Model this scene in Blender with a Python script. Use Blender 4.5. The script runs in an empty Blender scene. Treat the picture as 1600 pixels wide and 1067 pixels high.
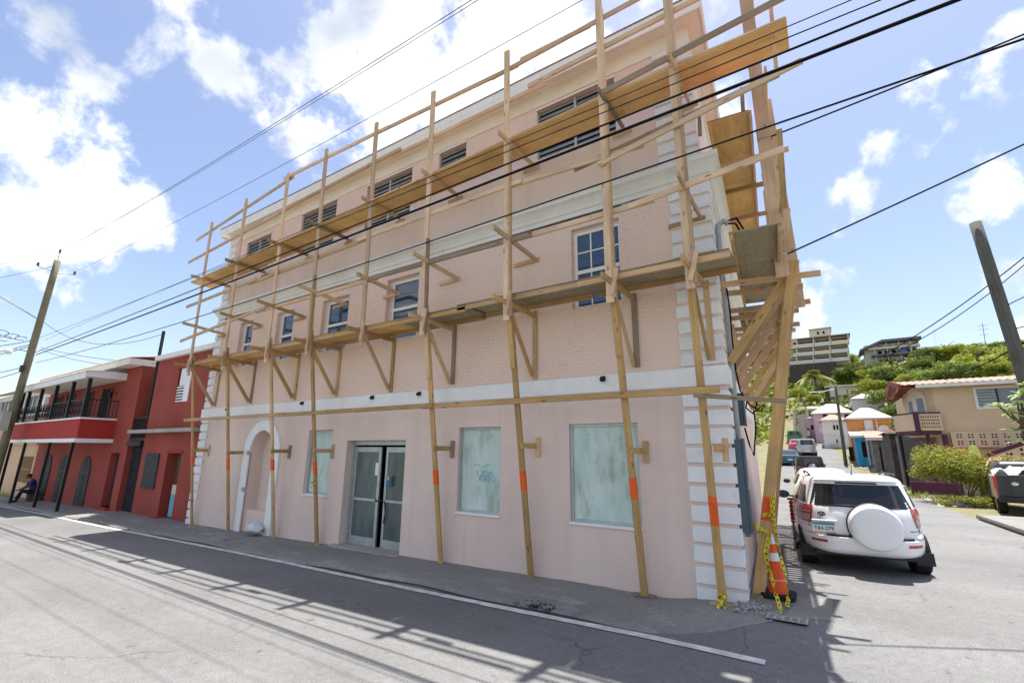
import bpy, bmesh, math, random
from mathutils import Vector, Matrix
random.seed(7)
R = math.radians
scene = bpy.context.scene
COL = scene.collection

# ------------------------------------------------------------------ camera
CAM_POS = Vector((1.1393, -7.1789, 1.8))
PITCH, ROLL, YAW = R(13.366), R(0.651), R(-33.7525)
fw = Vector((math.sin(YAW)*math.cos(PITCH), math.cos(YAW)*math.cos(PITCH), math.sin(PITCH)))
r0 = Vector((math.cos(YAW), -math.sin(YAW), 0))
u0 = r0.cross(fw)
rv = r0*math.cos(ROLL) + u0*math.sin(ROLL)
uv = -r0*math.sin(ROLL) + u0*math.cos(ROLL)
cam_data = bpy.data.cameras.new('camera')
cam = bpy.data.objects.new('camera', cam_data)
COL.objects.link(cam)
m = Matrix((rv, uv, -fw)).transposed().to_4x4()
m.translation = CAM_POS
cam.matrix_world = m
cam_data.sensor_width = 36.0
cam_data.lens = 731.88/1600*36
cam_data.clip_start = 0.05
cam_data.clip_end = 3000
scene.camera = cam

# ------------------------------------------------------------------ world, sun, exposure
SUN_AZ, SUN_EL = R(86.7), R(77.3)          # azimuth counter-clockwise from +X
SUN_DIR = Vector((math.cos(SUN_EL)*math.cos(SUN_AZ), math.cos(SUN_EL)*math.sin(SUN_AZ), math.sin(SUN_EL)))
world = bpy.data.worlds.new('World')
scene.world = world
world.use_nodes = True
try:
    world.cycles.sampling_method = 'MANUAL'; world.cycles.sample_map_resolution = 512
except Exception: pass
wt = world.node_tree
wt.nodes.clear()
def wn(t, **k):
    n = wt.nodes.new(t)
    for a, b in k.items(): setattr(n, a, b)
    return n
w_out = wn('ShaderNodeOutputWorld')
sky = wn('ShaderNodeTexSky', sky_type='NISHITA', sun_disc=False)
sky.sun_elevation = SUN_EL
sky.sun_rotation = R(90) - SUN_AZ
sky.altitude = 10; sky.air_density = 1.0; sky.dust_density = 1.3; sky.ozone_density = 1.0
bg_sky = wn('ShaderNodeBackground'); bg_sky.inputs[1].default_value = 0.115
tint = wn('ShaderNodeMix', data_type='RGBA', blend_type='MULTIPLY'); tint.inputs[0].default_value = 1.0; tint.inputs[7].default_value = (1.08, 1.0, 1.0, 1)
wt.links.new(sky.outputs[0], tint.inputs[6]); wt.links.new(tint.outputs[2], bg_sky.inputs[0])
bg_cl = wn('ShaderNodeBackground'); bg_cl.inputs[1].default_value = 0.72
tc = wn('ShaderNodeTexCoord')
nrm = wn('ShaderNodeVectorMath', operation='NORMALIZE')
wt.links.new(tc.outputs['Generated'], nrm.inputs[0])
def math_n(op, a, b=None, clamp=False):
    n = wn('ShaderNodeMath', operation=op); n.use_clamp = clamp
    for i, q in enumerate((a, b)):
        if q is None: continue
        if isinstance(q, (int, float)): n.inputs[i].default_value = q
        else: wt.links.new(q, n.inputs[i])
    return n.outputs[0]
def sky_dir(px, py):
    d = fw + rv*((px-800)/731.88) - uv*((py-533.5)/731.88)
    return d.normalized()
# cumulus banks: bearing taken from the photograph, angular radius in degrees, strength
CLOUDS = [(0,210,8,.85),(85,290,8,.88),(170,345,7,.86),(255,365,4.5,.75),(40,350,8,.9),
          (80,40,6,.6),(150,125,4.5,.7),(270,50,7,.85),(330,110,6,.95),
          (465,215,6.5,.95),(550,150,8.5,.95),(640,50,10,1.05),(770,90,11,1.1),(890,60,11,1.1),(1000,40,8,.9),(620,240,6,.7),(-120,250,12,.8),
          (1310,290,4.6,.80),(1375,230,3.6,.78),(1455,125,4,.66),(1535,90,4.5,.62),(1555,310,4,.72),(1275,490,5.5,.9),(1330,480,3.5,.6),(1120,200,4.5,.7),(1750,400,10,.7)]
acc = None
for (px, py, rad, s) in CLOUDS:
    dn = wn('ShaderNodeVectorMath', operation='DISTANCE')
    wt.links.new(nrm.outputs[0], dn.inputs[0]); dn.inputs[1].default_value = sky_dir(px, py)
    v = wn('ShaderNodeMath', operation='MULTIPLY_ADD'); v.inputs[1].default_value = -s/R(rad*1.3); v.inputs[2].default_value = s
    wt.links.new(dn.outputs['Value'], v.inputs[0])
    acc = v.outputs[0] if acc is None else math_n('MAXIMUM', acc, v.outputs[0])
acc = math_n('MAXIMUM', acc, -0.25)
# random fair-weather clouds everywhere else
nz0 = wn('ShaderNodeTexNoise'); nz0.inputs['Scale'].default_value = 2.6; nz0.inputs['Detail'].default_value = 2
wt.links.new(nrm.outputs[0], nz0.inputs['Vector'])
front = wn('ShaderNodeVectorMath', operation='DOT_PRODUCT'); front.inputs[1].default_value = fw
wt.links.new(nrm.outputs[0], front.inputs[0])
behind = wn('ShaderNodeMapRange'); behind.inputs[1].default_value = 0.55; behind.inputs[2].default_value = 0.25
behind.inputs[3].default_value = 0; behind.inputs[4].default_value = 1
wt.links.new(front.outputs['Value'], behind.inputs[0])
g0 = wn('ShaderNodeMapRange', interpolation_type='SMOOTHSTEP'); g0.inputs[1].default_value = 0.46; g0.inputs[2].default_value = 0.68
wt.links.new(nz0.outputs['Fac'], g0.inputs[0])
acc = math_n('MAXIMUM', acc, math_n('MULTIPLY', g0.outputs[0], behind.outputs[0]))
nz = wn('ShaderNodeTexNoise'); nz.inputs['Scale'].default_value = 8.5; nz.inputs['Detail'].default_value = 6; nz.inputs['Roughness'].default_value = 0.58
nz.inputs['Distortion'].default_value = 0.15
wt.links.new(nrm.outputs[0], nz.inputs['Vector'])
dens = math_n('ADD', acc, math_n('MULTIPLY', math_n('SUBTRACT', nz.outputs['Fac'], 0.5), 2.3))
cm = wn('ShaderNodeMapRange', interpolation_type='SMOOTHSTEP'); cm.inputs[1].default_value = 0.36; cm.inputs[2].default_value = 0.72
wt.links.new(dens, cm.inputs[0])
# a faint grey on the thick undersides
nz2 = wn('ShaderNodeTexNoise'); nz2.inputs['Scale'].default_value = 4.5; nz2.inputs['Detail'].default_value = 3
wt.links.new(nrm.outputs[0], nz2.inputs['Vector'])
cr = wn('ShaderNodeMix', data_type='RGBA')
cr.inputs[6].default_value = (1.0, 1.0, 1.0, 1); cr.inputs[7].default_value = (0.50, 0.56, 0.65, 1)
sh = wn('ShaderNodeMapRange', interpolation_type='SMOOTHSTEP'); sh.inputs[1].default_value = 0.45; sh.inputs[2].default_value = 0.75
wt.links.new(nz2.outputs['Fac'], sh.inputs[0]); wt.links.new(sh.outputs[0], cr.inputs[0])
wt.links.new(cr.outputs[2], bg_cl.inputs[0])
mixw = wn('ShaderNodeMixShader')
wt.links.new(cm.outputs[0], mixw.inputs[0]); wt.links.new(bg_sky.outputs[0], mixw.inputs[1]); wt.links.new(bg_cl.outputs[0], mixw.inputs[2])
wt.links.new(mixw.outputs[0], w_out.inputs[0])

sun_data = bpy.data.lights.new('sun', 'SUN')
sun_data.energy = 5.0; sun_data.angle = R(0.53); sun_data.color = (1.0, 0.955, 0.88)
sun = bpy.data.objects.new('sun', sun_data); COL.objects.link(sun)
sun.rotation_euler = SUN_DIR.to_track_quat('Z', 'Y').to_euler()
sun.location = (0, 0, 40)
scene.view_settings.view_transform = 'Standard'
scene.view_settings.look = 'None'
scene.view_settings.exposure = 0.95
scene.view_settings.gamma = 1.0
scene.view_settings.use_curve_mapping = False
scene.render.engine = 'CYCLES'
scene.cycles.max_bounces = 6
scene.cycles.diffuse_bounces = 4
scene.cycles.transparent_max_bounces = 12

# ------------------------------------------------------------------ mesh helpers
ORI = {}
class MB:
    def __init__(s): s.v = []; s.f = []
    def add(s, vs, fs):
        o = len(s.v); s.v += [tuple(q) for q in vs]; s.f += [tuple(i+o for i in f) for f in fs]; return s
    def box(s, x0, x1, y0, y1, z0, z1):
        return s.add([(x0,y0,z0),(x1,y0,z0),(x1,y1,z0),(x0,y1,z0),(x0,y0,z1),(x1,y0,z1),(x1,y1,z1),(x0,y1,z1)],
                     [(0,3,2,1),(4,5,6,7),(0,1,5,4),(1,2,6,5),(2,3,7,6),(3,0,4,7)])
    def quad(s, a, b, c, d): return s.add([a,b,c,d], [(0,1,2,3)])
    def poly(s, pts): return s.add(pts, [tuple(range(len(pts)))])
    def extr(s, poly, fn, a, b):
        """polygon of 2D points extruded between parameter a and b, fn(u,v,w)->xyz"""
        n = len(poly)
        vs = [fn(u, v, a) for u, v in poly] + [fn(u, v, b) for u, v in poly]
        fs = [tuple(range(n))[::-1], tuple(range(n, 2*n))] + [(i, (i+1) % n, n+(i+1) % n, n+i) for i in range(n)]
        return s.add(vs, fs)
    def cyl(s, p0, p1, ra, rb=None, n=12, cap=True):
        rb = ra if rb is None else rb
        p0, p1 = Vector(p0), Vector(p1); d = (p1-p0).normalized()
        a = d.orthogonal().normalized(); b = d.cross(a)
        vs = []
        for p, r in ((p0, ra), (p1, rb)):
            for i in range(n):
                t = 2*math.pi*i/n; vs.append(p + a*(r*math.cos(t)) + b*(r*math.sin(t)))
        fs = [(i, (i+1) % n, n+(i+1) % n, n+i) for i in range(n)]
        if cap: fs += [tuple(range(n))[::-1], tuple(range(n, 2*n))]
        return s.add(vs, fs)
    def tube(s, path, r, n=6):
        path = [Vector(p) for p in path]; rs = r if isinstance(r, (list, tuple)) else [r]*len(path)
        vs = []; a = None
        for i, p in enumerate(path):
            d = (path[min(i+1, len(path)-1)] - path[max(i-1, 0)]).normalized()
            if a is None: a = d.orthogonal().normalized()
            a = (a - d*a.dot(d)).normalized(); b = d.cross(a)
            for k in range(n):
                t = 2*math.pi*k/n; vs.append(p + a*(rs[i]*math.cos(t)) + b*(rs[i]*math.sin(t)))
        fs = []
        for i in range(len(path)-1):
            for k in range(n):
                fs.append((i*n+k, i*n+(k+1) % n, (i+1)*n+(k+1) % n, (i+1)*n+k))
        fs += [tuple(range(n))[::-1], tuple(range((len(path)-1)*n, len(path)*n))]
        return s.add(vs, fs)
    def lathe(s, prof, c=(0,0,0), axis='z', n=20):
        vs = []
        for (r, h) in prof:
            for k in range(n):
                t = 2*math.pi*k/n; a, b = r*math.cos(t), r*math.sin(t)
                vs.append({'z': (c[0]+a, c[1]+b, c[2]+h), 'y': (c[0]+a, c[1]+h, c[2]+b), 'x': (c[0]+h, c[1]+a, c[2]+b)}[axis])
        fs = []
        for i in range(len(prof)-1):
            for k in range(n): fs.append((i*n+k, i*n+(k+1) % n, (i+1)*n+(k+1) % n, (i+1)*n+k))
        fs += [tuple(range(n)), tuple(range((len(prof)-1)*n, len(prof)*n))[::-1]]
        return s.add(vs, fs)
    def grid(s, pts):
        """pts: rows of points"""
        nr, nc = len(pts), len(pts[0])
        return s.add([p for r in pts for p in r],
                     [(i*nc+j, i*nc+j+1, (i+1)*nc+j+1, (i+1)*nc+j) for i in range(nr-1) for j in range(nc-1)])
    def xf(s, fn): s.v = [tuple(fn(*q)) for q in s.v]; return s
    def mesh(s, name, off=(0,0,0)):
        me = bpy.data.meshes.new(name)
        me.from_pydata([(x-off[0], y-off[1], z-off[2]) for x, y, z in s.v], [], s.f)
        bm = bmesh.new(); bm.from_mesh(me); bmesh.ops.recalc_face_normals(bm, faces=bm.faces); bm.to_mesh(me); bm.free()
        return me
    def build(s, name, mat, parent=None, smooth=False, world=True, bevel=0, origin=None):
        if parent is not None: off = ORI.get(parent.name, (0,0,0)) if world else (0,0,0)
        else: off = origin or (0,0,0)
        me = s.mesh(name, off)
        me.materials.append(mat)
        if smooth:
            for p in me.polygons: p.use_smooth = True
        o = bpy.data.objects.new(name, me); COL.objects.link(o)
        if parent is not None: o.parent = parent; ORI[o.name] = off
        else:
            o.location = off; ORI[o.name] = off
        if bevel:
            b = o.modifiers.new('bevel', 'BEVEL'); b.width = bevel; b.segments = 2; b.limit_method = 'ANGLE'; b.angle_limit = R(35)
        if smooth == 'auto':
            try: me.set_sharp_from_angle(angle=R(38))
            except Exception: pass
        return o
def tag(o, label=None, cat=None, group=None, kind=None):
    if label: o['label'] = label
    if cat: o['category'] = cat
    if group: o['group'] = group
    if kind: o['kind'] = kind
    return o
def thing(name, label, cat, loc=(0,0,0), rz=0, group=None):
    o = bpy.data.objects.new(name, None); COL.objects.link(o)
    o.empty_display_size = 0.2
    o.location = loc; o.rotation_euler = (0, 0, rz); ORI[o.name] = tuple(loc)
    return tag(o, label, cat, group)
_beam = {}
def beam(name, p0, p1, w, t, mat, parent, up=(0,0,1), world=True):
    """timber: length along local X, w along the 'up' side, t across"""
    p0, p1 = Vector(p0), Vector(p1)
    off = Vector(ORI.get(parent.name, (0,0,0))) if world else Vector((0,0,0))
    if mat.name == 'tan_pine' and random.random() < .3: mat = random.choice((M['pine'], M['pine_leg'], M['pine_old']))
    elif mat.name == 'treated_pine' and random.random() < .15: mat = M['pine_mid']
    d = p1-p0; L = d.length; d.normalize()
    upv = Vector(up); upv = (upv - d*upv.dot(d)).normalized(); yv = upv.cross(d)
    key = (round(L, 3), w, t, mat.name)
    me = _beam.get(key)
    if me is None:
        c = min(0.004, t*0.12)
        mb = MB()
        prof = [(-t/2+c,-w/2),(t/2-c,-w/2),(t/2,-w/2+c),(t/2,w/2-c),(t/2-c,w/2),(-t/2+c,w/2),(-t/2,w/2-c),(-t/2,-w/2+c)]
        mb.extr(prof, lambda a, b, q: (q, a, b), -L/2, L/2)
        me = mb.mesh(name); me.materials.append(mat); _beam[key] = me
    o = bpy.data.objects.new(name, me); COL.objects.link(o); o.parent = parent
    mm = Matrix((d, yv, upv)).transposed().to_4x4(); mm.translation = (p0+p1)/2 - off
    o.matrix_local = mm
    return o
def copy_tree(o, parent=None):
    c = o.copy(); COL.objects.link(c)
    if parent is not None: c.parent = parent
    ORI[c.name] = ORI.get(o.name, (0,0,0))
    for ch in [q for q in bpy.data.objects if q.parent == o]: copy_tree(ch, c)
    return c

# ------------------------------------------------------------------ materials
def new_mat(name):
    mt = bpy.data.materials.new(name); mt.use_nodes = True
    nt = mt.node_tree; b = nt.nodes['Principled BSDF']
    return mt, nt, b
def N(nt, t, **k):
    n = nt.nodes.new(t)
    for a, b in k.items(): setattr(n, a, b)
    return n
def pmat(name, col, rough=0.75, var=0.12, scale=3.0, detail=6, bump=0.0, bscale=None, metal=0.0, spec=0.3, col2=None, stain=0, rnd=0.0, coat=0, world=False, stretch=None):
    """painted / plain surface with noise-driven wear"""
    mt, nt, b = new_mat(name)
    tcn = N(nt, 'ShaderNodeTexCoord')
    vec = tcn.outputs['Object']
    if world:
        g = N(nt, 'ShaderNodeNewGeometry'); vec = g.outputs['Position']
    if stretch:
        mp = N(nt, 'ShaderNodeMapping'); mp.inputs['Scale'].default_value = stretch; nt.links.new(vec, mp.inputs[0]); vec = mp.outputs[0]
    n1 = N(nt, 'ShaderNodeTexNoise'); n1.inputs['Scale'].default_value = scale; n1.inputs['Detail'].default_value = detail; n1.inputs['Roughness'].default_value = 0.62
    nt.links.new(vec, n1.inputs['Vector'])
    c2 = col2 or tuple(max(0, q*(1-var*2.2)) for q in col)
    mx = N(nt, 'ShaderNodeMix', data_type='RGBA')
    mx.inputs[6].default_value = (*col, 1); mx.inputs[7].default_value = (*c2, 1)
    mr = N(nt, 'ShaderNodeMapRange'); mr.inputs[1].default_value = 0.35; mr.inputs[2].default_value = 0.75
    nt.links.new(n1.outputs['Fac'], mr.inputs[0]); nt.links.new(mr.outputs[0], mx.inputs[0])
    outc = mx.outputs[2]
    if stain:
        n2 = N(nt, 'ShaderNodeTexNoise'); n2.inputs['Scale'].default_value = scale*0.35; n2.inputs['Detail'].default_value = 8; n2.inputs['Roughness'].default_value = 0.7
        nt.links.new(vec, n2.inputs['Vector'])
        m2 = N(nt, 'ShaderNodeMapRange'); m2.inputs[1].default_value = 0.55; m2.inputs[2].default_value = 0.72; m2.inputs[4].default_value = stain
        nt.links.new(n2.outputs['Fac'], m2.inputs[0])
        mx2 = N(nt, 'ShaderNodeMix', data_type='RGBA'); nt.links.new(m2.outputs[0], mx2.inputs[0]); nt.links.new(outc, mx2.inputs[6])
        mx2.inputs[7].default_value = (col[0]*.45, col[1]*.43, col[2]*.4, 1); outc = mx2.outputs[2]
    if rnd:
        oi = N(nt, 'ShaderNodeObjectInfo'); hs = N(nt, 'ShaderNodeHueSaturation')
        m3 = N(nt, 'ShaderNodeMapRange'); m3.inputs[3].default_value = 1-rnd; m3.inputs[4].default_value = 1+rnd
        nt.links.new(oi.outputs['Random'], m3.inputs[0]); nt.links.new(m3.outputs[0], hs.inputs['Value']); nt.links.new(outc, hs.inputs['Color']); outc = hs.outputs[0]
    nt.links.new(outc, b.inputs['Base Color'])
    b.inputs['Roughness'].default_value = rough; b.inputs['Metallic'].default_value = metal
    b.inputs['Specular IOR Level'].default_value = spec
    if coat: b.inputs['Coat Weight'].default_value = coat; b.inputs['Coat Roughness'].default_value = 0.05
    if bump:
        n4 = N(nt, 'ShaderNodeTexNoise'); n4.inputs['Scale'].default_value = bscale or scale*8; n4.inputs['Detail'].default_value = 5
        nt.links.new(vec, n4.inputs['Vector'])
        bp = N(nt, 'ShaderNodeBump'); bp.inputs['Strength'].default_value = bump; bp.inputs['Distance'].default_value = 0.02
        nt.links.new(n4.outputs['Fac'], bp.inputs['Height']); nt.links.new(bp.outputs[0], b.inputs['Normal'])
    return mt
def wood(name, col, col2, rough=0.8, grain=26, knots=True, rnd=0.22, sheet=False):
    """sawn timber, grain along local X"""
    mt, nt, b = new_mat(name)
    tcn = N(nt, 'ShaderNodeTexCoord'); oi = N(nt, 'ShaderNodeObjectInfo')
    ad = N(nt, 'ShaderNodeVectorMath', operation='ADD')
    mu = N(nt, 'ShaderNodeVectorMath', operation='SCALE'); mu.inputs['Scale'].default_value = 37.0
    cb = N(nt, 'ShaderNodeCombineXYZ')
    for i in range(3): nt.links.new(oi.outputs['Random'], cb.inputs[i])
    nt.links.new(cb.outputs[0], mu.inputs[0]); nt.links.new(tcn.outputs['Object'], ad.inputs[0]); nt.links.new(mu.outputs[0], ad.inputs[1])
    mp = N(nt, 'ShaderNodeMapping'); mp.inputs['Scale'].default_value = (1.1, grain, grain) if not sheet else (0.9, 5.0, 5.0)
    nt.links.new(ad.outputs[0], mp.inputs[0])
    n1 = N(nt, 'ShaderNodeTexNoise'); n1.inputs['Scale'].default_value = 1.6; n1.inputs['Detail'].default_value = 8; n1.inputs['Roughness'].default_value = 0.65; n1.inputs['Distortion'].default_value = 0.9 if not sheet else 2.2
    nt.links.new(mp.outputs[0], n1.inputs['Vector'])
    mr = N(nt, 'ShaderNodeMapRange'); mr.inputs[1].default_value = 0.36; mr.inputs[2].default_value = 0.68
    nt.links.new(n1.outputs['Fac'], mr.inputs[0])
    mx = N(nt, 'ShaderNodeMix', data_type='RGBA'); mx.inputs[6].default_value = (*col, 1); mx.inputs[7].default_value = (*col2, 1)
    nt.links.new(mr.outputs[0], mx.inputs[0]); outc = mx.outputs[2]
    # blotches along the length
    n3 = N(nt, 'ShaderNodeTexNoise'); n3.inputs['Scale'].default_value = 1.3; n3.inputs['Detail'].default_value = 4
    nt.links.new(ad.outputs[0], n3.inputs['Vector'])
    m4 = N(nt, 'ShaderNodeMapRange'); m4.inputs[1].default_value = 0.3; m4.inputs[2].default_value = 0.7; m4.inputs[3].default_value = 0.8; m4.inputs[4].default_value = 1.12
    nt.links.new(n3.outputs['Fac'], m4.inputs[0])
    hs = N(nt, 'ShaderNodeHueSaturation')
    m3 = N(nt, 'ShaderNodeMapRange'); m3.inputs[3].default_value = 1-rnd; m3.inputs[4].default_value = 1+rnd*.7
    nt.links.new(oi.outputs['Random'], m3.inputs[0])
    mm = N(nt, 'ShaderNodeMath', operation='MULTIPLY'); nt.links.new(m3.outputs[0], mm.inputs[0]); nt.links.new(m4.outputs[0], mm.inputs[1])
    nt.links.new(mm.outputs[0], hs.inputs['Value']); nt.links.new(outc, hs.inputs['Color']); outc = hs.outputs[0]
    if knots:
        mp2 = N(nt, 'ShaderNodeMapping'); mp2.inputs['Scale'].default_value = (2.6, 9, 9)
        nt.links.new(ad.outputs[0], mp2.inputs[0])
        vo = N(nt, 'ShaderNodeTexVoronoi'); vo.inputs['Scale'].default_value = 1.0; nt.links.new(mp2.outputs[0], vo.inputs['Vector'])
        m5 = N(nt, 'ShaderNodeMapRange'); m5.inputs[1].default_value = 0.16; m5.inputs[2].default_value = 0.09; m5.inputs[3].default_value = 0; m5.inputs[4].default_value = 0.75
        nt.links.new(vo.outputs['Distance'], m5.inputs[0])
        mx3 = N(nt, 'ShaderNodeMix', data_type='RGBA'); nt.links.new(m5.outputs[0], mx3.inputs[0]); nt.links.new(outc, mx3.inputs[6])
        mx3.inputs[7].default_value = (col2[0]*.35, col2[1]*.3, col2[2]*.25, 1); outc = mx3.outputs[2]
    nt.links.new(outc, b.inputs['Base Color']); b.inputs['Roughness'].default_value = rough; b.inputs['Specular IOR Level'].default_value = 0.25
    bp = N(nt, 'ShaderNodeBump'); bp.inputs['Strength'].default_value = 0.25; bp.inputs['Distance'].default_value = 0.003
    nt.links.new(n1.outputs['Fac'], bp.inputs['Height']); nt.links.new(bp.outputs[0], b.inputs['Normal'])
    return mt
def glass(name, col=(0.02,0.03,0.04), rough=0.06, spec=0.6):
    mt, nt, b = new_mat(name)
    b.inputs['Base Color'].default_value = (*col, 1); b.inputs['Roughness'].default_value = rough; b.inputs['Specular IOR Level'].default_value = spec
    tcn = N(nt, 'ShaderNodeTexCoord'); n1 = N(nt, 'ShaderNodeTexNoise'); n1.inputs['Scale'].default_value = 0.8
    nt.links.new(tcn.outputs['Object'], n1.inputs['Vector'])
    bp = N(nt, 'ShaderNodeBump'); bp.inputs['Strength'].default_value = 0.05; bp.inputs['Distance'].default_value = 0.05
    nt.links.new(n1.outputs['Fac'], bp.inputs['Height']); nt.links.new(bp.outputs[0], b.inputs['Normal'])
    return mt
M = {}
M['pine'] = wood('pale_pine', (0.72,0.54,0.38), (0.57,0.39,0.235))
M['pine_mid'] = wood('tan_pine', (0.63,0.44,0.27), (0.48,0.31,0.16))
M['pine_leg'] = wood('treated_pine', (0.53,0.345,0.155), (0.37,0.225,0.085))
M['pine_old'] = wood('weathered_pine', (0.33,0.25,0.18), (0.20,0.15,0.105))
M['ply'] = wood('orange_plywood', (0.74,0.49,0.22), (0.60,0.36,0.13), knots=False, rnd=0.12, sheet=True)
M['ply_grey'] = wood('grey_plywood', (0.36,0.31,0.20), (0.27,0.23,0.15), knots=False, rnd=0.1, sheet=True)
M['red_edge'] = pmat('red_sealed_ply_edge', (0.38,0.04,0.03), 0.6)
M['orange'] = pmat('orange_marking_paint', (0.85,0.13,0.02), 0.6, var=0.15, scale=12)
M['pink'] = pmat('pink_render', (0.76,0.61,0.535), 0.9, var=0.06, scale=0.7, bump=0.12, bscale=60, stain=0.10, world=True)
def add_runs(mt, amt=0.10, st=(2.2,2.2,0.14), lo=.52, hi=.70, tint=(0.42,0.36,0.32)):
    nt = mt.node_tree; b = nt.nodes['Principled BSDF']; src = b.inputs['Base Color'].links[0].from_socket
    g = N(nt, 'ShaderNodeNewGeometry'); mp = N(nt, 'ShaderNodeMapping'); mp.inputs['Scale'].default_value = st; nt.links.new(g.outputs['Position'], mp.inputs[0])
    n1 = N(nt, 'ShaderNodeTexNoise'); n1.inputs['Scale'].default_value = 1.7; n1.inputs['Detail'].default_value = 7; n1.inputs['Roughness'].default_value = .62; nt.links.new(mp.outputs[0], n1.inputs['Vector'])
    mr = N(nt, 'ShaderNodeMapRange'); mr.inputs[1].default_value = lo; mr.inputs[2].default_value = hi; mr.inputs[4].default_value = amt; nt.links.new(n1.outputs['Fac'], mr.inputs[0])
    mx = N(nt, 'ShaderNodeMix', data_type='RGBA'); nt.links.new(mr.outputs[0], mx.inputs[0]); nt.links.new(src, mx.inputs[6]); mx.inputs[7].default_value = (*tint, 1)
    nt.links.new(mx.outputs[2], b.inputs['Base Color']); return mt
add_runs(M['pink'], .16); add_runs(M['pink'], .22, (.9,.9,1.6), .60, .72, (0.60,0.50,0.46)); add_runs(M['pink'], .35, (5,5,4), .69, .75, (0.30,0.25,0.22))
M['white'] = pmat('white_paint', (0.84,0.84,0.83), 0.75, var=0.05, scale=4, bump=0.08, bscale=40)
M['cream'] = pmat('cream_paint', (0.80,0.76,0.66), 0.85, var=0.07, scale=1.2, bump=0.08, bscale=30, world=True)
add_runs(M['white'], .14, (3,3,.5), .55, .72, (0.5,0.48,0.45))
M['cornice'] = pmat('weathered_white_cornice', (0.79,0.79,0.77), 0.85, var=0.06, scale=2.2, bump=0.25, bscale=24, stain=0.35, world=True)
M['whiteframe'] = pmat('white_window_frame', (0.80,0.80,0.80), 0.45, var=0.03)
M['alu'] = pmat('grey_aluminium', (0.48,0.52,0.52), 0.45, var=0.12, scale=6, metal=0.55)
M['dark'] = pmat('dark_interior', (0.012,0.012,0.013), 0.9)
M['blackpaint'] = pmat('black_paint', (0.015,0.015,0.018), 0.5)
M['glass_sky'] = glass('dark_window_glass', (0.03,0.06,0.11), 0.04, 1.0)
M['glass_door'] = pmat('dusty_door_glass', (0.11,0.16,0.16), 0.22, var=0.3, scale=1.4, spec=0.5, stretch=(2.5,1,0.6))
M['louvre'] = pmat('grey_glass_louvre', (0.26,0.29,0.29), 0.25, var=0.2, spec=0.6, rnd=0.2)
M['steel'] = pmat('galvanised_conduit', (0.42,0.45,0.47), 0.5, var=0.1, metal=0.3)
M['boxblue'] = pmat('blue_grey_box', (0.085,0.125,0.155), 0.55, var=0.12, scale=5, stain=0.3)
M['cable'] = pmat('black_cable', (0.012,0.012,0.013), 0.9, spec=0.05)
M['cable_grey'] = pmat('aged_cable', (0.06,0.065,0.07), 0.9, spec=0.05)

# ------------------------------------------------------------------ terrain
def sstep(a, b, t):
    t = max(0.0, min(1.0, (t-a)/(b-a))); return t*t*(3-2*t)
def road_z(x):
    return -0.16 + (0.02*x if x < 0 else 0.004*x) if x > -45 else -1.06
_prof = [(-1e3,0),(28,0),(33,.25),(45,1.5),(70,4.1),(80,6.0),(95,10.5),(110,14.5),(130,19.5),(150,25),(165,28),(200,31),(300,36),(1e4,38)]
def prof(y):
    for (a, za), (b, zb) in zip(_prof, _prof[1:]):
        if y <= b: return za + (zb-za)*(y-a)/(b-a)
    return 38
def hz(x, y):
    z = road_z(x)
    k = sstep(-1.2, 0.5, y)*sstep(-0.9, 0.1, x + 0.088*max(y, 0))
    z = z*(1-k) + 0.0*k
    if y > 26:
        k2 = sstep(26, 34, y); z = z*(1-k2)
    sh = max(0.0, min(14.0, (x-7)*1.2))*sstep(30, 60, y)
    p = prof(y+sh)
    if x < -25: p *= 1-sstep(-25, -120, x)*0.6
    z += p
    return z
SD = Vector((-0.0877, 0.9961, 0)); SN = Vector((0.9961, 0.0877, 0))      # side street: along, outward
def SP(s, n, z): return (SD.x*s + SN.x*n, SD.y*s + SN.y*n, z)

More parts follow.
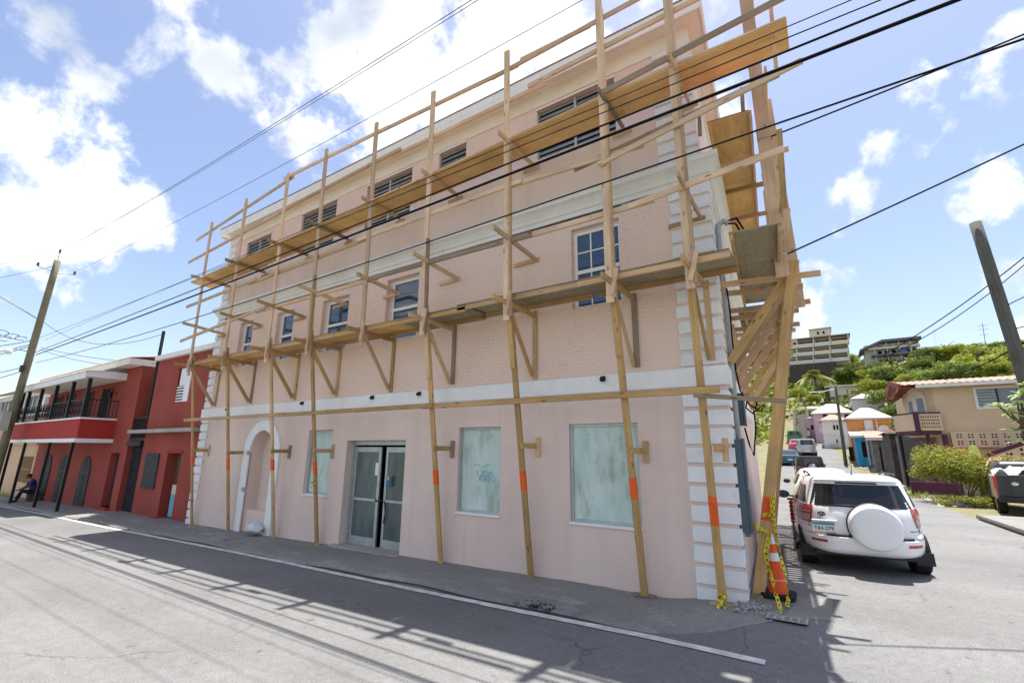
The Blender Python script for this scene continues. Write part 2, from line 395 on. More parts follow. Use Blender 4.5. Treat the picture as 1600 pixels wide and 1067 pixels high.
def at(px, py, Y):
    d = fw + rv*((px-800)/731.88) - uv*((py-533.5)/731.88); t = (Y-CAM_POS.y)/d.y
    return CAM_POS + d*t
def ground_at(px, py, t0=4.0, t1=400.0):
    """where the sight line meets the terrain"""
    d = fw + rv*((px-800)/731.88) - uv*((py-533.5)/731.88); t = t0
    while t < t1:
        p = CAM_POS + d*t
        if p.z <= hz(p.x, p.y): return Vector((p.x, p.y, hz(p.x, p.y)))
        t += 0.05 + t*0.002
    return CAM_POS + d*t1
def asphalt(name, col, crack=True):
    mt, nt, b = new_mat(name)
    g = N(nt, 'ShaderNodeNewGeometry'); P = g.outputs['Position']
    def noise(sc, det=6, ro=0.6, vec=None):
        n = N(nt, 'ShaderNodeTexNoise'); n.inputs['Scale'].default_value = sc; n.inputs['Detail'].default_value = det; n.inputs['Roughness'].default_value = ro
        nt.links.new(vec or P, n.inputs['Vector']); return n.outputs['Fac']
    def rng(f, a, b_, c, d):
        m_ = N(nt, 'ShaderNodeMapRange'); 
        for i, q in enumerate((a, b_, c, d)): m_.inputs[i+1].default_value = q
        nt.links.new(f, m_.inputs[0]); return m_.outputs[0]
    def mul(a, b_):
        m_ = N(nt, 'ShaderNodeMath', operation='MULTIPLY'); nt.links.new(a, m_.inputs[0]); nt.links.new(b_, m_.inputs[1]); return m_.outputs[0]
    big = rng(noise(0.35, 5), .3, .7, .86, 1.1)
    mp = N(nt, 'ShaderNodeMapping'); mp.inputs['Scale'].default_value = (0.10, 1.1, 1); nt.links.new(P, mp.inputs[0])
    streak = rng(noise(1.0, 4, .6, mp.outputs[0]), .35, .65, .88, 1.06)
    grain = rng(noise(70, 4, .75), .3, .7, .62, 1.38)
    mid = rng(noise(9, 6, .7), .3, .75, 1.08, .84)
    v = mul(mul(big, grain), mul(mid, streak))
    if crack:
        n_ = N(nt, 'ShaderNodeTexNoise'); n_.inputs['Scale'].default_value = 1.2; n_.inputs['Detail'].default_value = 5; nt.links.new(P, n_.inputs['Vector'])
        av = N(nt, 'ShaderNodeVectorMath', operation='MULTIPLY_ADD'); nt.links.new(n_.outputs['Color'], av.inputs[0]); av.inputs[1].default_value = (1.1,1.1,0); nt.links.new(P, av.inputs[2])
        vo = N(nt, 'ShaderNodeTexVoronoi', feature='DISTANCE_TO_EDGE'); vo.inputs['Scale'].default_value = 0.33; nt.links.new(av.outputs[0], vo.inputs['Vector'])
        cw = rng(vo.outputs['Distance'], 0.0, 0.006, .62, 1.0)
        gate = rng(noise(0.5, 2), .5, .58, 0, 1)
        mxg = N(nt, 'ShaderNodeMix'); nt.links.new(gate, mxg.inputs[0]); mxg.inputs[2].default_value = 1.0; nt.links.new(cw, mxg.inputs[3])
        v = mul(v, mxg.outputs[0])
        spots = rng(noise(5.5, 2, .5), .70, .76, 1, .62); v = mul(v, spots)
    cb = N(nt, 'ShaderNodeMix', data_type='RGBA', blend_type='MULTIPLY'); cb.inputs[0].default_value = 1
    cb.inputs[6].default_value = (*col, 1)
    cc = N(nt, 'ShaderNodeCombineColor')
    for i in range(3): nt.links.new(v, cc.inputs[i])
    nt.links.new(cc.outputs[0], cb.inputs[7]); nt.links.new(cb.outputs[2], b.inputs['Base Color'])
    b.inputs['Roughness'].default_value = 0.92; b.inputs['Specular IOR Level'].default_value = 0.2
    bp = N(nt, 'ShaderNodeBump'); bp.inputs['Strength'].default_value = 0.5; bp.inputs['Distance'].default_value = 0.006
    nt.links.new(noise(60, 4, .7), bp.inputs['Height']); nt.links.new(bp.outputs[0], b.inputs['Normal'])
    return mt
M['road'] = asphalt('worn_pale_asphalt', (0.183,0.183,0.182))
M['road_side'] = asphalt('worn_side_street_asphalt', (0.195,0.190,0.180))
M['pave'] = asphalt('stained_pavement_concrete', (0.25,0.242,0.228), crack=False)
add_runs(M['pave'], .55, (.8,1.6,1), .56, .70, (0.40,0.39,0.37)); add_runs(M['pave'], .5, (.9,1.2,1), .60, .74, (0.08,0.078,0.075)); add_runs(M['pave'], .6, (9,9,1), .66, .72, (0.5,0.49,0.47))
M['pave_side'] = pmat('grey_side_pavement', (0.24,0.235,0.22), 0.92, var=0.15, scale=2, bump=0.3, bscale=30, stain=0.2, world=True)
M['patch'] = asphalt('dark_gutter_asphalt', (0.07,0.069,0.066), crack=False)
M['soil'] = pmat('dry_soil', (0.22,0.18,0.11), 0.95, var=0.25, scale=1.5, bump=0.6, bscale=14, world=True, col2=(0.10,0.13,0.045))
M['line'] = pmat('worn_road_paint', (0.72,0.72,0.70), 0.8, var=0.12, scale=5, detail=12, bump=0.2, bscale=70, world=True, col2=(0.34,0.34,0.33))
M['conc'] = pmat('pale_concrete', (0.42,0.40,0.36), 0.9, var=0.12, scale=2.5, bump=0.3, bscale=30, stain=0.25, world=True)
M['kerb'] = pmat('old_kerb', (0.20,0.195,0.185), 0.9, var=0.2, scale=3, bump=0.5, bscale=25, stain=0.4, world=True)

def frange(a, b, n): return [a+(b-a)*i/n for i in range(n+1)]
xs = sorted(set([-900,-500,-300,-200,-150,-110,-80,-60] + frange(-45, 45, 60) + [55,70,90,120,160,220,320,500,900]))
ys = sorted(set([-900,-400,-200,-100,-50,-30] + frange(-20, 40, 40) + frange(40, 260, 55)[1:] + [300,400,600,900,1500]))
g = MB().grid([[(x, y, hz(x, y)-0.035) for x in xs] for y in ys])
tag(g.build('ground', M['soil'], smooth=True), kind='structure')

def sheet(name, mat, xs, ys, dz, fn=None):
    mb = MB().grid([[((fn(x, y) if fn else (x, y)) + (0,))[:2] for x in xs] for y in ys])
    if name == 'side_road': mb.v = [(x, y, hz(x, y)-.014+.020*sstep(-.2, .8, y)) for x, y in [q[:2] for q in mb.v]]
    else: mb.v = [(x, y, hz(x, y)+dz) for x, y in [q[:2] for q in mb.v]]
    return tag(mb.build(name, mat, smooth=True), kind='structure')
sheet('main_road', M['road'], frange(-90, 60, 200), sorted(frange(-14.5, 1.3, 54)), 0.0)
# side street: runs back from the corner, flat, then climbs
def lerp_tab(tab, y):
    for (a, va), (b_, vb) in zip(tab, tab[1:]):
        if y <= b_: return va + (vb-va)*max(0, y-a)/(b_-a)
    return tab[-1][1]
def side_xy(u, y):
    xl = lerp_tab([(-1,-.15),(0,-.2),(10,-1.0),(28,-2.2),(45,-2.6),(75,-2.8),(90,-2.8)], y)
    xr = lerp_tab([(-1,60),(-.2,30),(2.0,7.5),(6,4.95),(9,4.72),(14,4.5),(27,3.95),(36,2.75),(42,2.05),(56,1.25),(72,.55),(90,.3)], y)
    return (xl + (xr-xl)*u, y)
sheet('side_road', M['road'], frange(0, 1, 24), frange(-0.22, 12, 50) + frange(12, 76, 70)[1:], 0.006, side_xy)
# pavement in front of the buildings with a worn kerb; it melts into the road at the corner
def kerb_y(x): return -1.24 + 0.05*math.sin(x*0.9) + 0.03*math.sin(x*2.7+1) + 1.15*sstep(-0.9, 0.95, x)
def pz(x): return 0.05*(1-sstep(-2.6, -0.2, x))
mb = MB(); rows = []
px_ = frange(-70, -22, 60) + frange(-22, 0.92, 130)[1:]
rows.append([(x, kerb_y(x)-0.05, hz(x, kerb_y(x)-.05)+0.003) for x in px_])
rows.append([(x, kerb_y(x)-0.02 + 0.012*random.uniform(-1, 1), hz(x, kerb_y(x))+0.008+pz(x)*0.75) for x in px_])
for t in (0.0, .15, .35, .6, .85, 1.0):
    rows.append([(x, kerb_y(x)+0.03 + t*(max(0.32, 0.02 if x < 0.1 else 0.55)-kerb_y(x)), (hz(x, -1.2) if x < -0.9 else hz(x, kerb_y(x)+0.03+t*(0.32-kerb_y(x))))+0.012+pz(x) + 0.012*t*(1-sstep(-.6,.2,x)) + 0.006*random.uniform(-1, 1) + (sstep(-1.2, -0.6, x)*(1-sstep(-.6,-.1,x))*t*0.06)) for x in px_])
mb.grid(rows)
tag(mb.build('pavement', M['pave'], smooth=True), kind='structure')
# dark gutter strip along the kerb
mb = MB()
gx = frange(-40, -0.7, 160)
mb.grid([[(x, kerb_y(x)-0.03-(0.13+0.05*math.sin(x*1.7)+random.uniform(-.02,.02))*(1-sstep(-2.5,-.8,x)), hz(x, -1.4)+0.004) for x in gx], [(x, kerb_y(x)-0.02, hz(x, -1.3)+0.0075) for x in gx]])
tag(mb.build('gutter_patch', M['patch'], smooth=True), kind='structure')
# white edge line, slightly wavy
mb = MB(); lx = frange(-60, -8, 60) + frange(-8, 0.36, 40)[1:]
def ly(x): return -1.47 + 0.025*math.sin(x*0.45) - 0.05*sstep(-1, 0.4, x) - 0.004*(x if x > -8 else -8)
mb.grid([[(x, ly(x)-0.065+random.uniform(-.004,.004), hz(x, -1.5)+0.0095) for x in lx], [(x, ly(x)+0.065+random.uniform(-.004,.004), hz(x, -1.5)+0.0095) for x in lx]])
tag(mb.build('road_edge_line', M['line']), kind='structure')

# ------------------------------------------------------------------ the pink corner building
bld = thing('corner_building', 'three storey pink corner building with white quoins under timber scaffold', 'building', (-7.8, 0, -0.3))
def brick_pink():
    mt, nt, b = new_mat('painted_brick')
    g = N(nt, 'ShaderNodeNewGeometry'); P = g.outputs['Position']
    sx = N(nt, 'ShaderNodeSeparateXYZ'); nt.links.new(P, sx.inputs[0])
    ad = N(nt, 'ShaderNodeMath', operation='ADD'); nt.links.new(sx.outputs[0], ad.inputs[0]); nt.links.new(sx.outputs[1], ad.inputs[1])
    cb = N(nt, 'ShaderNodeCombineXYZ'); nt.links.new(ad.outputs[0], cb.inputs[0]); nt.links.new(sx.outputs[2], cb.inputs[1])
    br = N(nt, 'ShaderNodeTexBrick'); br.inputs['Scale'].default_value = 1.0; br.inputs['Brick Width'].default_value = 0.22; br.inputs['Row Height'].default_value = 0.072
    br.inputs['Mortar Size'].default_value = 0.007; br.inputs['Mortar Smooth'].default_value = 0.6
    nz_ = N(nt, 'ShaderNodeTexNoise'); nz_.inputs['Scale'].default_value = 6; nz_.inputs['Detail'].default_value = 4; nt.links.new(P, nz_.inputs['Vector'])
    wob = N(nt, 'ShaderNodeVectorMath', operation='MULTIPLY_ADD'); nt.links.new(nz_.outputs['Color'], wob.inputs[0]); wob.inputs[1].default_value = (.05,.035,0); nt.links.new(cb.outputs[0], wob.inputs[2])
    nt.links.new(wob.outputs[0], br.inputs['Vector'])
    n1 = N(nt, 'ShaderNodeTexNoise'); n1.inputs['Scale'].default_value = 0.8; n1.inputs['Detail'].default_value = 6; nt.links.new(P, n1.inputs['Vector'])
    gate = N(nt, 'ShaderNodeMapRange'); gate.inputs[1].default_value = 0.42; gate.inputs[2].default_value = 0.62; gate.inputs[3].default_value = 0.04; nt.links.new(n1.outputs['Fac'], gate.inputs[0])
    mort = N(nt, 'ShaderNodeMath', operation='MULTIPLY'); nt.links.new(br.outputs['Fac'], mort.inputs[0]); nt.links.new(gate.outputs[0], mort.inputs[1])
    n2 = N(nt, 'ShaderNodeTexNoise'); n2.inputs['Scale'].default_value = 26; n2.inputs['Detail'].default_value = 3; nt.links.new(P, n2.inputs['Vector'])
    chip = N(nt, 'ShaderNodeMapRange'); chip.inputs[1].default_value = 0.55; chip.inputs[2].default_value = 0.63; nt.links.new(n2.outputs['Fac'], chip.inputs[0])
    ch = N(nt, 'ShaderNodeMath', operation='MULTIPLY'); nt.links.new(chip.outputs[0], ch.inputs[0]); nt.links.new(mort.outputs[0], ch.inputs[1])
    mx0 = N(nt, 'ShaderNodeMix', data_type='RGBA'); mx0.inputs[6].default_value = (0.80,0.63,0.54,1); mx0.inputs[7].default_value = (0.755,0.585,0.495,1); nt.links.new(n1.outputs['Fac'], mx0.inputs[0])
    mx = N(nt, 'ShaderNodeMix', data_type='RGBA'); nt.links.new(mx0.outputs[2], mx.inputs[6]); mx.inputs[7].default_value = (0.30,0.20,0.16,1); nt.links.new(ch.outputs[0], mx.inputs[0])
    nt.links.new(mx.outputs[2], b.inputs['Base Color']); b.inputs['Roughness'].default_value = 0.9; b.inputs['Specular IOR Level'].default_value = 0.2
    inv = N(nt, 'ShaderNodeMath', operation='MULTIPLY_ADD'); nt.links.new(mort.outputs[0], inv.inputs[0]); inv.inputs[1].default_value = -1.0; 
    n3 = N(nt, 'ShaderNodeMath', operation='MULTIPLY'); nt.links.new(n2.outputs['Fac'], n3.inputs[0]); n3.inputs[1].default_value = 0.35; nt.links.new(n3.outputs[0], inv.inputs[2])
    bp = N(nt, 'ShaderNodeBump'); bp.inputs['Strength'].default_value = 0.5; bp.inputs['Distance'].default_value = 0.010
    nt.links.new(inv.outputs[0], bp.inputs['Height']); nt.links.new(bp.outputs[0], b.inputs['Normal'])
    return mt
M['pinkbrick'] = brick_pink()
def frosted():
    """whitewashed shop glass with green-brown runs"""
    mt, nt, b = new_mat('whitewashed_glass')
    tcn = N(nt, 'ShaderNodeTexCoord')
    def nz_(sc, st, det=6):
        mp = N(nt, 'ShaderNodeMapping'); mp.inputs['Scale'].default_value = st; nt.links.new(tcn.outputs['Object'], mp.inputs[0])
        n = N(nt, 'ShaderNodeTexNoise'); n.inputs['Scale'].default_value = sc; n.inputs['Detail'].default_value = det; n.inputs['Roughness'].default_value = .65; nt.links.new(mp.outputs[0], n.inputs['Vector']); return n.outputs['Fac']
    def rng(f, a, b_, c=0, d=1):
        m_ = N(nt, 'ShaderNodeMapRange')
        for i, q in enumerate((a, b_, c, d)): m_.inputs[i+1].default_value = q
        nt.links.new(f, m_.inputs[0]); return m_.outputs[0]
    def mixc(f, a, c):
        m_ = N(nt, 'ShaderNodeMix', data_type='RGBA'); nt.links.new(f, m_.inputs[0])
        if isinstance(a, tuple): m_.inputs[6].default_value = a
        else: nt.links.new(a, m_.inputs[6])
        m_.inputs[7].default_value = c; return m_.outputs[2]
    c = mixc(rng(nz_(1.3, (1.8,1.8,.9)), .35, .68), (0.58,0.70,0.66,1), (0.40,0.55,0.51,1))
    c = mixc(rng(nz_(2.0, (7,7,.35)), .50, .72, 0, .35), c, (0.70,0.74,0.70,1))
    c = mixc(rng(nz_(1.9, (2.6,2.6,.8)), .50, .72, 0, .75), c, (0.27,0.30,0.19,1))
    c = mixc(rng(nz_(11, (1,1,1)), .62, .70, 0, .5), c, (0.14,0.14,0.10,1))
    nt.links.new(c, b.inputs['Base Color']); b.inputs['Roughness'].default_value = 0.35; b.inputs['Specular IOR Level'].default_value = 0.35
    return mt
M['frost'] = frosted()

def wall_holes(mb, x0, x1, z0, z1, holes, y=0.0, depth=0.2):
    X = sorted(set([x0, x1] + [h[0] for h in holes] + [h[1] for h in holes])); Z = sorted(set([z0, z1] + [h[2] for h in holes] + [h[3] for h in holes]))
    for xa, xb in zip(X, X[1:]):
        for za, zb in zip(Z, Z[1:]):
            cx, cz = (xa+xb)/2, (za+zb)/2
            if any(h[0] < cx < h[1] and h[2] < cz < h[3] for h in holes): continue
            mb.quad((xa,y,za),(xb,y,za),(xb,y,zb),(xa,y,zb))
    for h in holes:
        a, b_, c, d = h[:4]; yd = y + (h[4] if len(h) > 4 else depth)
        mb.quad((a,y,c),(a,yd,c),(a,yd,d),(a,y,d)); mb.quad((b_,y,c),(b_,y,d),(b_,yd,d),(b_,yd,c))
        mb.quad((a,y,d),(a,yd,d),(b_,yd,d),(b_,y,d)); mb.quad((a,y,c),(b_,y,c),(b_,yd,c),(a,yd,c))
XL, XR = -15.55, 0.0
ZB = -0.75
door = (-8.25,-6.32,-0.24,2.04,0.30)
big_w, mid_w, sml_w = (-2.49,-1.31,0.74,2.28,0.10), (-4.88,-3.88,0.72,2.27,0.12), (-9.78,-8.81,0.78,2.30,0.16)
NX0, NX1, NZS = -12.42, -11.24, 1.74
NXC, NRI, NRO = (NX0+NX1)/2, (NX1-NX0)/2, 0.89
niche = (NX0, NX1, -0.5, 2.45, 0.02)
mb = MB(); wall_holes(mb, XL, XR, ZB, 2.80, [door, big_w, mid_w, sml_w, niche])
# fill above the arch up to the square hole, then the niche lining
arc = [(NXC + NRI*math.cos(math.pi*i/20), NZS + NRI*math.sin(math.pi*i/20)) for i in range(21)]
for (xa, za), (xb, zb) in zip(arc, arc[1:]):
    mb.quad((xa,0,za),(xa,0,2.45),(xb,0,2.45),(xb,0,zb))
    mb.quad((xa,0,za),(xb,0,zb),(xb,0.36,zb),(xa,0.36,za))
for xq in (NX0, NX1): mb.quad((xq,0,-.5),(xq,0.36,-.5),(xq,0.36,NZS),(xq,0,NZS))
mb.poly([(NX0,0.36,0.23),(NX1,0.36,0.23)] + [(a,0.36,c) for a, c in arc])
mb.quad((NX0,0.07,0.23),(NX1,0.07,0.23),(NX1,0.36,0.23),(NX0,0.36,0.23)); mb.quad((NX0,0.07,-.5),(NX1,0.07,-.5),(NX1,0.07,0.23),(NX0,0.07,0.23))
tag(mb.build('ground_floor_wall', M['pink'], bld), 'smooth pink rendered ground floor wall')
w2 = [(-14.05,-13.27,4.30,5.72,0.16),(-11.95,-11.10,4.30,5.72,0.16),(-9.78,-8.68,4.30,5.72,0.16),(-7.28,-6.22,4.30,5.80,0.16),(-2.38,-1.46,4.28,5.80,0.13)]
mb = MB(); wall_holes(mb, XL, XR, 3.0, 6.0, w2); mb.build('second_floor_wall', M['pinkbrick'], bld)
w3 = [(-14.40,-12.95,7.42,8.55,0.12),(-11.30,-9.64,7.42,8.70,0.12),(-8.36,-6.68,7.42,8.66,0.12),(-5.79,-4.97,8.22,8.68,0.12),(-3.10,-1.43,7.52,8.66,0.12)]
mb = MB(); wall_holes(mb, XL, XR-0.1, 6.4, 9.1, w3); mb.build('top_floor_wall', M['pink'], bld)
# side wall along the side street and the blind walls behind
DEP = 11.0
def side_quad(mb, s0, s1, z0, z1, n=0.0): mb.quad(SP(s0,n,z0), SP(s1,n,z0), SP(s1,n,z1), SP(s0,n,z1))
mb = MB(); side_quad(mb, 0, DEP, 2.9, 6.4); side_quad(mb, 0, DEP, 6.4, 9.1, -0.1); mb.build('side_upper_wall', M['cream'], bld)
mb = MB(); side_quad(mb, 0, DEP, ZB, 2.9)
mb.quad(SP(DEP,0,ZB),(XL-1.0,DEP,ZB),(XL-1.0,DEP,9.1),SP(DEP,0,9.1)); mb.quad((XL,0,ZB),(XL,0,9.1),(XL-1.0,DEP,9.1),(XL-1.0,DEP,ZB))
mb.build('side_wall', M['pink'], bld)

def sweep(mb, path, prof, closed=False):
    """path: list of (x,y); prof: list of (outward, z)"""
    n = len(path); dirs = []
    for i in range(n-1):
        d = Vector((path[i+1][0]-path[i][0], path[i+1][1]-path[i][1])).normalized(); dirs.append(d)
    rows = []
    for i in range(n):
        ns = []
        if i > 0: ns.append(Vector((dirs[i-1].y, -dirs[i-1].x)))
        if i < n-1: ns.append(Vector((dirs[i].y, -dirs[i].x)))
        if len(ns) == 2:
            mvec = (ns[0]+ns[1]); mvec = mvec/ (mvec.dot(ns[0]))
        else: mvec = ns[0]
        rows.append([(path[i][0]+mvec.x*o, path[i][1]+mvec.y*o, z) for o, z in prof])
    mb.grid(rows)
    mb.poly(rows[0]); mb.poly(rows[-1])
    return mb
front_path = [(XL-0.25, 2.5), (XL, 0.0), (XR, 0.0), SP(DEP,0,0)[:2]]
mb = sweep(MB(), front_path, [(-.02,2.775),(.055,2.775),(.062,2.79),(.062,3.035),(.05,3.055),(-.02,3.055)])
mb.build('belt_course', M['white'], bld)
mb = sweep(MB(), front_path, [(-.02,6.04),(.022,6.04),(.026,6.12),(.055,6.13),(.075,6.19),(.13,6.27),(.175,6.30),(.20,6.305),(.205,6.385),(.185,6.40),(-.02,6.45)])
mb.build('cornice', M['cornice'], bld)
top_path = [(XL-0.25, 2.5), (XL, 0.0), (XR-0.1, 0.0), SP(DEP,-0.1,0)[:2]]
mb = sweep(MB(), top_path, [(-.02,8.74),(.02,8.74),(.025,9.03),(.255,9.05),(.255,9.045),(.26,9.06),(.26,9.10),(-.02,9.10)])
mb.build('frieze_and_soffit', M['cream'], bld)
mb = sweep(MB(), top_path, [(.258,9.02),(.285,9.02),(.29,9.12),(.30,9.14),(.30,9.29),(.258,9.29)])
mb.build('fascia', M['white'], bld)
M['roofsheet'] = pmat('galvanised_roof_sheet', (0.50,0.51,0.50), 0.5, var=0.12, scale=1.2, metal=0.2, stain=0.3)
mb = MB(); n_ = 60
ex0, ex1 = XL-0.34, XR+0.22
mb.quad((ex0,-0.33,9.30),(ex1,-0.33,9.30),(ex1-4.5,5.5,10.25),(ex0+4.5,5.5,10.25)); mb.quad((ex1,-0.33,9.30),(ex1-1.2,DEP+.3,9.30),(ex1-4.9,5.5,10.25),(ex1-4.5,5.5,10.25))
mb.quad((ex1-1.2,DEP+.3,9.30),(ex0-1.2,DEP+.3,9.30),(ex0+4.5,5.5,10.25),(ex1-4.5,5.5,10.25)); mb.add([(ex0,-0.33,9.30),(ex0-1.2,DEP+.3,9.30),(ex0+4.5,5.5,10.25)],[(0,1,2)])
mb.build('roof', M['roofsheet'], bld)

# quoin blocks, each a block of its own
M['quoin'] = pmat('white_quoin_paint', (0.79,0.80,0.81), 0.8, var=0.05, scale=5, bump=0.2, bscale=35, stain=0.24, rnd=0.07)
def l_block(z0, z1, wf, ws, pr, xo=0.0):
    mb = MB()
    jit = lambda: random.uniform(-.006, .006)
    wf += jit(); ws += jit(); z0 += jit()*.6; z1 += jit()*.6
    c = 0.012
    for (p, za, zb) in ((pr, z0+c, z1-c),):
        foot = [(-wf+xo, 0.015), (-wf+xo, -p), (xo+p*1.0, -p), None, None, None]
        a = SP(ws, p+xo*0.999, 0); b_ = SP(ws, -0.015+xo, 0); d = SP(0.015, -0.015+xo, 0)
        foot[3] = (a[0], a[1]); foot[4] = (b_[0], b_[1]); foot[5] = (d[0], d[1])
        mb.extr(foot, lambda u, v, w: (u, v, w), z0, z1)
    return mb
z = -0.14
QP = 0.262
k = 0
while z < 2.72:
    l_block(z, min(z+0.212, 2.765), 0.60, 0.42, 0.036).build('quoin_block', M['quoin'], bld, bevel=0.008); z += QP
z = 3.085
while z < 5.95:
    l_block(z, min(z+0.195, 6.01), 0.60 if k % 2 else 0.585, 0.42, 0.030).build('quoin_block', M['quoin'], bld, bevel=0.008); z += 0.248; k += 1
z = 6.47
while z < 8.68:
    l_block(z, min(z+0.185, 8.735), 0.62, 0.42, 0.028, -0.1).build('quoin_block', M['quoin'], bld, bevel=0.008); z += 0.24
def l_left(z0, z1, w, pr):
    return MB().extr([(XL-pr, 0.4), (XL-pr, -pr), (XL+w+random.uniform(-.008,.008), -pr), (XL+w, 0.015), (XL+0.015, 0.015), (XL+0.015, 0.4)], lambda u, v, w_: (u, v, w_), z0, z1)
z = -0.47
while z < 2.75:
    l_left(z, min(z+0.205, 2.765), 0.45, 0.034).build('quoin_block', M['quoin'], bld, bevel=0.008); z += 0.258
z = 3.085
while z < 5.85:
    l_left(z, min(z+0.20, 6.01), 0.45, 0.03).build('quoin_block', M['quoin'], bld, bevel=0.008); z += 0.25
z = 6.47
while z < 8.7:
    l_left(z, min(z+0.19, 8.735), 0.45, 0.028).build('quoin_block', M['quoin'], bld, bevel=0.008); z += 0.245

# arch surround (white) with steel hinge pins left on it
mb = MB()
oa = [(NXC + NRO*math.cos(math.pi*i/28), NZS - .02 + NRO*math.sin(math.pi*i/28)) for i in range(29)]
ia = [(NXC + NRI*math.cos(math.pi*i/28), NZS + NRI*math.sin(math.pi*i/28)) for i in range(29)]
ring_o = [(NXC+NRO, -0.5)] + oa + [(NXC-NRO, -0.5)]; ring_i = [(NX1, -0.5)] + ia + [(NX0, -0.5)]
for i in range(len(ring_o)-1):
    (a, b_), (c, d) = ring_o[i], ring_o[i+1]; (e, f_), (g_, h_) = ring_i[i], ring_i[i+1]
    mb.quad((a,-.045,b_),(c,-.045,d),(g_,-.045,h_),(e,-.045,f_)); mb.quad((a,-.045,b_),(a,.01,b_),(c,.01,d),(c,-.045,d)); mb.quad((e,-.045,f_),(g_,-.045,h_),(g_,.01,h_),(e,.01,f_))
mb.build('arch_surround', M['white'], bld)
for zz in (0.75, 1.72):
    mb = MB().box(NX0-.09, NX0+.02, -.075, -.044, zz-.05, zz+.05); mb.cyl((NX0+.01,-.08,zz-.06),(NX0+.01,-.08,zz+.06),.014,n=8); mb.build('shutter_hinge', M['steel'], bld)

# shop windows of the ground floor: frame, whitewashed pane
def shop_window(h, name='shop_window', yb=0.0):
    x0, x1, z0, z1, dp = h
    fr = MB(); f = 0.045; y0, y1 = dp-0.06, dp-0.01
    fr.box(x0+.003, x0+f, y0, y1, z0+.003, z1-.003); fr.box(x1-f, x1-.003, y0, y1, z0+.003, z1-.003); fr.box(x0+f, x1-f, y0+.002, y1, z1-f, z1-.003); fr.box(x0+f, x1-f, y0+.002, y1, z0+.003, z0+f)
    o = MB().box(x0+f-.005, x1-f+.005, dp-.030, dp-.022, z0+f-.005, z1-f+.005).build(name, M['frost'], bld)
    fr.build('frame', M['alu'], o)
    MB().box(x0-.01, x1+.01, -0.03, dp-.062, z0-.035, z0+.004).build('sill', M['white'], o)
    return o
shop_window(big_w); w_ = shop_window(mid_w); shop_window(sml_w)
# blue chalk scrawl on the middle pane
M['chalk'] = pmat('blue_chalk', (0.38,0.62,0.72), 0.9)
mb = MB(); pts = []
for i in range(46):
    t = i/45; pts.append((-4.45 + 0.34*t + 0.10*math.sin(t*31), 0.083, 1.40 + 0.10*math.sin(t*47+1) - 0.05*t))
mb.tube(pts, 0.005, 4); pts = [(-4.55 + 0.40*t, 0.083, 1.56 + 0.03*math.sin(t*9)) for t in frange(0, 1, 10)]; mb.tube(pts, 0.007, 4)
mb.build('chalk_scrawl', M['chalk'], w_)
# scraped dust rings on the right pane
# second floor sash windows
def sash(h, cols=1, rows=1, split=0.52):
    x0, x1, z0, z1, dp = h
    reveal = 0.10 if cols == 1 else 0.03
    xa = x0 + reveal
    fr = MB(); f = 0.05; y0, y1 = dp-0.05, dp
    zt = z1-0.06
    fr.box(xa, xa+f, y0, y1, z0, zt); fr.box(x1-f, x1, y0, y1, z0, zt); fr.box(xa+f, x1-f, y0, y1, zt-f, zt); fr.box(xa+f, x1-f, y0, y1, z0, z0+f)
    zm = z0 + (zt-z0)*split
    o = MB().box(xa+f, x1-f, dp-.02, dp-.012, z0+f, zt-f).build('sash_window', M['glass_sky'], bld)
    fr.build('frame', M['whiteframe'], o)
    MB().box(xa+f, x1-f, y0-.012, y1-.012, zm-.035, zm+.035).build('meeting_rail', M['whiteframe'], o)
    for c in range(1, cols):
        xc = xa+f + (x1-xa-2*f)*c/cols; MB().box(xc-.012, xc+.012, dp-.04, dp-.01, z0+f, zt-f).build('glazing_bar', M['whiteframe'], o)
    for half in ((z0+f, zm-.035), (zm+.035, zt-f)):
        for r in range(1, rows):
            zz = half[0] + (half[1]-half[0])*r/rows; MB().box(xa+f, x1-f, dp-.038, dp-.011, zz-.012, zz+.012).build('glazing_bar', M['whiteframe'], o)
    MB().box(x0+.002, xa, dp-.06, dp, z0, z1-.004).build('side_panel', M['pink'], o)
    MB().box(xa, x1-.002, dp-.055, dp, zt, z1-.004).build('head_panel', M['pink'], o)
    return o
for h in w2[:4]: sash(h)
sash(w2[4], 3, 2, 0.47)
# a drawn blind / stored boards behind the third window
# top floor jalousie windows
def jalousie(h, bays):
    x0, x1, z0, z1, dp = h
    o = MB().box(x0+.002, x1-.002, dp, dp+.02, z0+.002, z1-.002).build('louvre_window', M['dark'], bld)
    fr = MB()
    for c in range(bays+1):
        xc = x0 + (x1-x0)*c/bays; fr.box(max(x0, xc-.025)+.001, min(x1, xc+.025)-.001, dp-.07, dp-.001, z0+.002, z1-.002)
    fr.build('frame', M['alu'], o)
    n = int((z1-z0)/0.105)
    for c in range(bays):
        xa, xb = x0+(x1-x0)*c/bays+.026, x0+(x1-x0)*(c+1)/bays-.026
        for i in range(n):
            zc = z0 + (i+.5)*(z1-z0)/n
            MB().add([(xa,dp-.075,zc-.048),(xb,dp-.075,zc-.048),(xb,dp-.045,zc+.045),(xa,dp-.045,zc+.045),(xa,dp-.070,zc-.049),(xb,dp-.070,zc-.049),(xb,dp-.040,zc+.044),(xa,dp-.040,zc+.044)],
                     [(0,1,2,3),(4,7,6,5),(0,4,5,1),(2,6,7,3),(0,3,7,4),(1,5,6,2)]).build('slat', M['louvre'], o)
    MB().box(x0-.03, x1+.03, -.02, .012, z1, z1+.05).build('lintel_trim', M['cream'], o)
    return o
for h, b_ in zip(w3, (2,2,2,1,2)): jalousie(h, b_)

